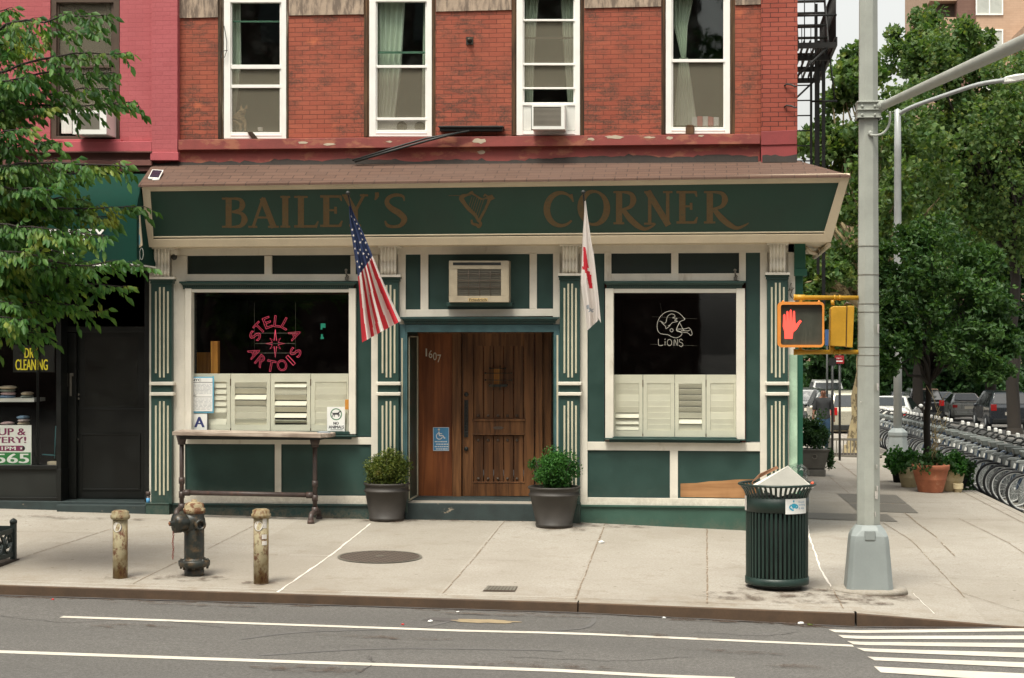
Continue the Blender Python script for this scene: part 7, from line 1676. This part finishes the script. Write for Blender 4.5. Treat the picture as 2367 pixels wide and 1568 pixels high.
# ---------------------------------------------------------------- hire bikes in their docks
M['bikegrey'] = pm('bike_grey', sr(112, 117, 114), .4, .05, 5, 0); M['dock'] = pm('dock_grey', sr(124, 128, 126), .5, .06, 5, .05); M['tyreb'] = pm('black_tyre', sr(30, 32, 34), .6, .1, 5, 0); M['rim'] = pm('silver_rim', sr(196, 198, 196), .35, .03, 5, 0); M['bikeblue'] = pm('bike_dark', sr(44, 58, 74), .4, .05, 5, 0)
def bike():
    t = thing('hire_bike', (0, 0, 0), 'x', 'bicycle', 'grey hire bikes docked in a row along the side street')
    def wheel(x, nm):
        mb = MB(); c = Vector((x, 0, .34)); n = 30
        mb.tube([c+Vector((.325*cos(a), 0, .325*sin(a))) for a in [2*pi*i/n for i in range(n+1)]], .026, 7, cap=False); w_ = mb.build(nm, M['tyreb'], t, fix=False)
        mb = MB(); mb.tube([c+Vector((.296*cos(a), 0, .296*sin(a))) for a in [2*pi*i/n for i in range(n+1)]], .014, 6, cap=False); mb.build('rim', M['rim'], w_, fix=False)
        mb = MB()
        for i in range(14): a = 2*pi*i/14; mb.tube([c+Vector((.03*cos(a+.4), .02*(-1)**i, .03*sin(a+.4))), c+Vector((.29*cos(a), 0, .29*sin(a)))], .0025, 3, cap=False)
        mb.tube([c+Vector((0, -.05, 0)), c+Vector((0, .05, 0))], .03, 8); mb.build('spokes', M['rim'], w_, fix=False)
    wheel(.42, 'wheel'); wheel(1.5, 'wheel')
    mb = MB(); mb.tube([(.42, .05, .34), (.56, .05, .62), (.60, 0, .84)], .02, 8); mb.tube([(.42, -.05, .34), (.56, -.05, .62), (.60, 0, .84)], .02, 8)
    mb.tube(sm([Vector((.61, 0, .78)), Vector((.78, 0, .5)), Vector((1.0, 0, .36)), Vector((1.2, 0, .42)), Vector((1.28, 0, .62))], 4), .04, 8); mb.tube([(1.05, .04, .33), (1.5, .06, .34), (1.28, .03, .6)], .015, 6)
    mb.tube([(1.2, 0, .42), (1.3, 0, .9)], .02, 8); mb.build('frame', M['bikeblue'], t, fix=False)
    mb = MB(); mb.tube([(.60, 0, .8), (1.0, 0, 1.1)], .024, 8); mb.tube(sm([Vector((1.16, -.28, 1.1)), Vector((1.04, -.18, 1.13)), Vector((1.0, 0, 1.1)), Vector((1.04, .18, 1.13)), Vector((1.16, .28, 1.1))], 4), .015, 7)
    for s in (-1, 1): mb.tube([(1.1, s*.22, 1.11), (1.18, s*.3, 1.1)], .022, 8)
    mb.build('handlebar', M['black'], t, fix=False)
    mb = MB(); mb.add([Vector((x, y, z)) for x, y, z in [(.66, -.10, .88), (.88, -.10, .88), (.88, .10, .88), (.66, .10, .88), (.62, -.13, 1.0), (.93, -.13, 1.01), (.93, .13, 1.01), (.62, .13, 1.0)]], [(0, 1, 2, 3), (4, 7, 6, 5), (0, 4, 5, 1), (1, 5, 6, 2), (2, 6, 7, 3), (3, 7, 4, 0)]); mb.build('basket', M['bikegrey'], t, bev=.02)
    mb = MB(); mb.box(1.0, 1.07, -.05, .05, 1.13, 1.22); mb.build('light_box', M['plasticw'], t, bev=.015)
    mb = MB(); mb.ball((1.34, 0, .94), .1, 10, 0, 0, (1.35, .8, .35)); mb.build('saddle', M['black'], t)
    mb = MB(); n = 10
    for x, a0_, a1_ in ((1.5, .1, 2.9),):
        ps_ = [Vector((x+.37*cos(a0_+(a1_-a0_)*i/n), 0, .34+.37*sin(a0_+(a1_-a0_)*i/n))) for i in range(n+1)]; mb.tube(ps_, .03, 6)
    mb.build('mudguard', M['bikeblue'], t, fix=False); return t
def dock():
    t = thing('bike_dock', (0, 0, 0), 'x', 'bike dock', 'grey bike docks in a row at the curb')
    mb = MB(); mb.box(.58, .74, -.26, -.13, .0, .78); mb.add([Vector((x, y, z)) for y in (-.265, -.125) for x, z in ((.54, .78), (.76, .78), (.76, .83), (.58, .84), (.52, .8))], [(0, 1, 2, 3, 4), (9, 8, 7, 6, 5)]+[(i, (i+1) % 5+0, (i+1) % 5+5, i+5) for i in range(5)]); mb.build('dock_post', M['dock'], t, bev=.01)
    mb = MB(); mb.add([(.60, -.264, .58), (.72, -.264, .54), (.72, -.264, .68), (.64, -.264, .74)], [(0, 1, 2, 3)]); mb.build('reflector', M['plasticw'], t, fix=False)
    mb = MB(); mb.box(.36, .8, -.3, .5, -.02, .03); mb.build('dock_plate', M['tin'], t); return t
bk, dk = bike(), dock(); rb = random.Random(6); first = True
y = 5.4; i = 0; XD = XK+.12
while y < 41:
    z = zr(XD+.6, y)+.005
    for proto, lab0 in ((bk, 'grey hire bike'), (dk, 'grey bike dock post')):
        if proto is bk and (rb.random() < .06): continue
        o = proto if i == 0 else copy_tree(proto); o.location = (XD+(rb.uniform(-.04, .04) if proto is bk else 0), y, z)
        if proto is bk: o.rotation_euler = (rb.uniform(-.03, .03), 0, rb.uniform(-.04, .04))
        o['label'] = lab0+(' in the nearest part of the row, before the pots' if y < 13 else ' in the row just behind the corner tree and pots' if y < 22 else ' in the far part of the row beyond the lamp base')
        o['group'] = ('nearest ' if y < 13 else 'middle ' if y < 22 else 'far ')+('hire bikes' if proto is bk else 'bike docks')+' of the row'
    y += .92; i += 1
# ---------------------------------------------------------------- cars
M['carglass'] = pm('car_glass', sr(30, 36, 38), .08, .05, 3, 0, spec=.9); M['tail'] = pm('tail_light', sr(176, 30, 30), .2, .05, 3, 0); M['plate'] = pm('licence_plate', sr(214, 206, 190), .5, .05, 3, 0)
def paint(n, c, metal=.3):
    m = pm(n, c, .3, .03, 3, 0, metal=metal, spec=.7); m.node_tree.nodes['Principled BSDF'].inputs['Coat Weight'].default_value = .6; return m
def car(loc, rot, kind, mat, lab, plate=True):
    t = thing('parked_car', loc, lab, 'car', 'cars parked along the side street'); L_, W_, H_ = {'suv': (4.6, 1.88, 1.72), 'sedan': (4.7, 1.82, 1.45), 'van': (5.2, 2.0, 2.1)}[kind]
    w = W_/2; org = Vector(loc)
    def sec(x, zb, wb, zm, wm_, zt, wt): return [Vector((-wb, x, zb)), Vector((-wm_, x, zb+.18)), Vector((-wm_, x, zm)), Vector((-wt, x, zt)), Vector((wt, x, zt)), Vector((wm_, x, zm)), Vector((wm_, x, zb+.18)), Vector((wb, x, zb))]
    zbt = .22; belt = .98 if kind != 'sedan' else .88
    if kind == 'sedan': S_ = [(0, .3, .8, .75, .86, .95, .74), (.12, .22, .88, .86, .92, 1.03, .76), (.9, .2, .9, belt, w, 1.06, .72), (1.7, .2, .9, belt, w, H_, .56), (2.7, .2, .9, belt, w, H_, .56), (3.5, .2, .9, belt, w, 1.0, .7), (4.5, .22, .88, .74, w*.95, .82, .7), (4.7, .3, .8, .6, w*.85, .68, .6)]
    else: S_ = [(0, .32, .82, .9, .9, 1.02, .84), (.12, .24, .9, belt, w, 1.15, .84), (.45, .24, .9, belt, w, H_-.06, .66), (.9, .24, .9, belt, w, H_, .66), (3.0, .24, .9, belt, w, H_-.02, .66), (3.8, .24, .9, belt, w, 1.1, .74), (L_-.15, .26, .88, .8, w*.96, .95, .7), (L_, .34, .8, .62, w*.88, .75, .6)]
    mb = MB(); vs = [org+p for s in S_ for p in sec(*s)]; n = 8
    mb.add(vs, [(i*n+k_, i*n+(k_+1) % n, (i+1)*n+(k_+1) % n, (i+1)*n+k_) for i in range(len(S_)-1) for k_ in range(n)]+[tuple(range(n)), tuple(range((len(S_)-1)*n, len(S_)*n))], 0, False)
    mb.build('body', mat, t, bev=.04)
    mb = MB()
    def gq_(a, b, c, d, push): 
        mb.add([org+Vector(p)+Vector(push) for p in (a, b, c, d)], [(0, 1, 2, 3)])
    if kind == 'sedan':
        gq_((-.68, .92, 1.08), (.68, .92, 1.08), (.5, 1.62, H_-.05), (-.5, 1.62, H_-.05), (0, -.02, .02)); gq_((-.66, 3.42, 1.03), (.66, 3.42, 1.03), (.5, 2.78, H_-.05), (-.5, 2.78, H_-.05), (0, .02, .02))
        for s in (-1, 1): gq_((s*.905, 1.1, .93), (s*.905, 3.3, .93), (s*.6, 2.65, H_-.07), (s*.6, 1.8, H_-.07), (s*.015, 0, .01))
    else:
        gq_((-.76, .13, 1.16), (.76, .13, 1.16), (.62, .42, H_-.14), (-.62, .42, H_-.14), (0, -.02, .01)); gq_((-.7, 3.74, 1.13), (.7, 3.74, 1.13), (.6, 3.06, H_-.08), (-.6, 3.06, H_-.08), (0, .02, .02))
        for s in (-1, 1): gq_((s*(w-.01), .5, 1.05), (s*(w-.01), 3.6, 1.05), (s*.7, 3.0, H_-.12), (s*.7, .75, H_-.12), (s*.012, 0, .0))
    mb.build('window', M['carglass'], t, fix=False)
    for yy in (.85, L_-.95):
        for s in (-1, 1):
            mb = MB(); mb.lathe([(.2, -.02), (.33, 0), (.33, .22), (.2, .24), (0, .2)], Matrix.Translation(org+Vector((s*(w-.2), yy, .33))) @ Matrix.Rotation(s*pi/2, 4, 'Y'), 18); wh = mb.build('wheel', M['tyreb'], t)
            mb = MB(); mb.lathe([(0, .235), (.19, .235), (.2, .215)], Matrix.Translation(org+Vector((s*(w-.2), yy, .33))) @ Matrix.Rotation(s*pi/2, 4, 'Y'), 12); mb.build('rim', M['rim'], wh)
    for s in (-1, 1):
        mb = MB(); z0_, z1_ = (.72, .88) if kind == 'sedan' else (.85, 1.14); mb.box(org.x+s*.76-.13, org.x+s*.76+.13, org.y-.02, org.y+.1, org.z+z0_, org.z+z1_); mb.build('tail_light', M['tail'], t, bev=.02)
        mb = MB(); mb.ball(org+Vector((s*(w+.1), L_*.66, 1.02)), .1, 8, 0, 0, (1, .6, .8)); mb.build('mirror', mat, t)
    if plate: mb = MB(); mb.box(org.x-.26, org.x+.26, org.y-.03, org.y+.02, org.z+.66, org.z+.8); mb.build('licence_plate', M['plate'], t)
    mb = MB(); mb.box(org.x-.8, org.x+.8, org.y-.05, org.y+.1, org.z+.3, org.z+.5); mb.build('bumper', M['black'] if kind != 'sedan' else mat, t, bev=.03)
    t.rotation_euler = (0, 0, rot); return t
def cb(u, t): p = PT(u, 900, t); p.z = zr(p.x, p.y); return p
car(cb(2241, 96), .0, 'sedan', paint('silver_paint', sr(150, 150, 146)), 'silver sedan parked with its back to us beyond the bike row')
car(cb(2337, 80), .03, 'suv', paint('dark_blue_paint', sr(34, 42, 50)), 'dark blue off-roader at the right edge with red tail light')
car(cb(2142, 92), .0, 'suv', paint('black_paint', sr(22, 24, 28)), 'black off-roader half hidden behind the trunk of the corner tree')
car(cb(2095, 100), .0, 'sedan', paint('black_paint2', sr(24, 26, 30)), 'black sedan just right of the far lamp post')
car(cb(2047, 73), -.25, 'sedan', paint('white_paint', sr(214, 214, 208), 0), 'white sedan between the signal pole and the lamp post')
car(cb(1975, 66), .12, 'suv', paint('beige_paint', sr(186, 180, 160)), 'beige off-roader just left of the signal pole', False)
car(cb(1931, 72), .0, 'suv', paint('dark_green_paint', sr(34, 40, 38)), 'dark off-roader behind the walking person')
car(cb(1915, 92), .0, 'van', paint('white_paint2', sr(210, 210, 204), 0), 'white van roof showing beyond the walking person')
car(cb(1872, 84), .0, 'suv', paint('grey_paint', sr(90, 92, 92)), 'grey off-roader at the green corner wall, left of the walking person')
car(cb(2185, 104), .0, 'sedan', paint('grey_paint2', sr(84, 88, 92)), 'grey sedan left of the silver sedan')
# ---------------------------------------------------------------- walking person
M['skin'] = pm('skin', sr(120, 80, 60), .6, .05, 5, 0); M['shirt'] = pm('dark_shirt', sr(44, 46, 48), .85, .1, 9, .05); M['jeans'] = pm('blue_jeans', sr(62, 92, 122), .85, .12, 9, .05); M['hair'] = pm('dark_hair', sr(34, 28, 24), .8, .1, 20, .1); M['shoe'] = pm('shoes', sr(60, 56, 52), .6, .1, 9, 0)
b = base_at(1903, 47); pe = thing('person', b, 'person in a dark t-shirt and blue jeans walking towards us on the side street pavement', 'person')
def S3(x, y, z): return b+Vector((x, y, z))
vs = [S3(0, 0, .98), S3(0, 0, 1.15), S3(0, .01, 1.33), S3(0, .01, 1.45), S3(0, 0, 1.53), S3(0, -.01, 1.62), S3(0, -.02, 1.71),
      S3(-.17, .0, 1.44), S3(-.24, .0, 1.18), S3(-.27, -.08, .95), S3(-.27, -.1, .86), S3(.17, 0, 1.44), S3(.25, .02, 1.18), S3(.28, .06, .95), S3(.28, .06, .86),
      S3(-.1, 0, .92), S3(-.11, -.12, .5), S3(-.11, -.1, .1), S3(-.11, -.24, .04), S3(.1, 0, .92), S3(.11, .1, .5), S3(.11, .28, .14), S3(.11, .16, .05)]
ed = [(0, 1), (1, 2), (2, 3), (3, 4), (4, 5), (5, 6), (3, 7), (7, 8), (8, 9), (9, 10), (3, 11), (11, 12), (12, 13), (13, 14), (0, 15), (15, 16), (16, 17), (17, 18), (0, 19), (19, 20), (20, 21), (21, 22)]
rr = [(.16, .11), (.155, .105), (.19, .12), (.15, .1), .055, (.08, .095), (.07, .085), .065, .045, .032, .035, .065, .045, .032, .035, .1, .07, .045, .035, .1, .07, .045, .035]
body = skin_obj('body', vs, ed, rr, M['skin'], 2, pe)
def garment(name, mat, test, push):
    bm = bmesh.new(); bm.from_mesh(body.data); bm.normal_update(); bmesh.ops.delete(bm, geom=[f for f in bm.faces if not test(f.calc_center_median())], context='FACES')
    bm.normal_update()
    for v in bm.verts: v.co += v.normal*push
    me = bpy.data.meshes.new(name); bm.to_mesh(me); bm.free(); me.materials.clear(); me.materials.append(mat); o = bpy.data.objects.new(name, me); COL.objects.link(o); o.parent = pe
garment('shirt', M['shirt'], lambda c: .96 < c.z < 1.50 and (abs(c.x) < .21 or c.z > 1.2), .018)
garment('jeans', M['jeans'], lambda c: .1 < c.z < 1.0 and abs(c.x) < .215, .014)
garment('hair', M['hair'], lambda c: c.z > 1.69 or (c.z > 1.6 and c.y > .02 and abs(c.x) < .12), .014)
garment('shoe', M['shoe'], lambda c: c.z < .1, .012)
mb = MB()
for s in (-1, 1): mb.ball(S3(s*.03, -.1, 1.665), .011, 6)
mb.build('eye', M['hair'], pe); mb = MB(); mb.ball(S3(0, -.11, 1.635), .018, 6, 0, 0, (.8, 1, 1.3)); mb.build('nose', M['skin'], pe)
mb = MB(); mb.box(b.x-.025, b.x+.025, b.y-.112, b.y-.1, b.z+1.595, b.z+1.602); mb.build('mouth', M['shoe'], pe)
# ---------------------------------------------------------------- far apartment block
fb = thing('apartment_building', PT(2300, 900, 150), 'tall tan brick apartment block with balconies rising behind the trees at the upper right', 'building')
M['tanbrick'] = brick('tan_brick', sr(190, 160, 136), sr(180, 150, 126), sr(170, 142, 120), bw=.6, rh=.2, ms=.01, var=.06, bump=.1); M['brownbrick'] = brick('brown_brick', sr(124, 96, 84), sr(116, 88, 78), sr(104, 80, 70), bw=.6, rh=.2, ms=.01, var=.06, bump=.1)
yb_ = PT(2300, 900, 150).y
def fbq(mb, a, b_, c, d, y0, y1): mb.q(a, b_, c, d, y0, y1)
mb = MB(); fbq(mb, 2257, -200, 2600, 1000, yb_, yb_+20); fbq(mb, 2160, 40, 2215, 1000, yb_+1.2, yb_+20); fbq(mb, 2150, -200, 2215, 2, yb_+.8, yb_+20); mb.build('tan_wall', M['tanbrick'], fb)
mb = MB(); fbq(mb, 2213, -200, 2258, 1000, yb_+.4, yb_+20); mb.build('brown_wall', M['brownbrick'], fb)
mb = MB(); fbq(mb, 2164, 2, 2213, 44, yb_+2.2, yb_+20); mb.build('balcony_recess', M['brownframe'], fb)
for (a, v0, c, v1) in [(2256, -22, 2319, 35), (2268, 68, 2319, 120), (2369, -22, 2400, 32), (2369, 66, 2400, 118), (2268, 160, 2319, 210)]:
    mb = MB()
    for q in ((a, v0, c, v0+3), (a, v1-3, c, v1), (a, v0+3, a+3, v1-3), (c-3, v0+3, c, v1-3), ((a+c)/2-1.5, v0+3, (a+c)/2+1.5, v1-3)): mb.q(*q, yb_-.12, yb_+.1)
    wo_ = mb.build('window', M['winwhite'], fb); mb = MB(); mb.q(a+3, v0+3, c-3, v1-3, yb_-.05, yb_+.05); mb.build('pane', pm('pale_blinds', sr(178, 180, 172), .3, .08, 1, 0), wo_)
mb = MB(); mb.q(2367, 60, 2420, 100, yb_-6, yb_-.2); mb.build('balcony', M['tanbrick'], fb)
# a second pale building glimpsed lower down through the trees
p = PT(2050, 900, 190); mb = MB(); mb.box(p.x-14, p.x+26, p.y, p.y+14, -6, 16)
wb = tag(mb.build('brick_apartment', brick('far_brick', sr(178, 150, 132), sr(170, 140, 124), sr(160, 134, 118), bw=.6, rh=.2, ms=.01, var=.06, bump=.1)), 'pale far building glimpsed in the gaps between the tree crowns', 'building')
mb = MB()
for i in range(9):
    for j in range(4): x = p.x-12+4.2*i; mb.box(x, x+1.6, p.y-.1, p.y+.1, -2+3.6*j, -2+3.6*j+1.9)
mb.build('window', M['carglass'], wb)
r = random.Random(55); mb = MB()
cl = []
for u in range(1850, 2420, 14):
    for v in (865, 895, 925, 950): p = PT(u+r.uniform(-8, 8), v+r.uniform(-8, 8), 122+r.uniform(-6, 10)); cl.append((p, (1.3, 1.5, 1.0)))
leafcloud(mb, cl, 16000, .42, r, .8); tag(mb.build('shrubbery', M['leafD'], None, fix=False), 'dark mass of shrubs closing the street behind the parked cars', 'shrubbery', kind='stuff')
# the far side of the avenue behind the camera, which the glass mirrors
ob = thing('opposite_building', (-2, -40, 0), 'dark brick row building across the avenue, seen only as a reflection', 'building')
mb = MB(); mb.box(-60, -.2, -52, -36, -1, 24); mb.box(9, 60, -52, -36, -1, 22); mb.build('brick_wall', brick('dark_brick', sr(92, 70, 62), sr(84, 62, 56), sr(70, 56, 50)), ob)
mb = MB()
for i in range(14):
    for j in range(4): x = -43+5.5*i; 
    if -2 < x < 10: continue
    for j in range(6): mb.box(x, x+1.4, -36.05, -35.9, 3+3.3*j, 5+3.3*j)
mb.build('window', M['carglass'], ob)
tree('plane_tree', Vector((3, -33, 0)), 8, .25, [(Vector((1.8, -33, 12.8)), (2.6, 2, 2.6)), (Vector((5, -33, 11)), (2.5, 2, 3))], 7000, .2, M['leafP'], M['bark2'], 'plane tree across the avenue mirrored in the right upper window', 90, .8, (0, 0), None, 'tree', 30, .2, 6)
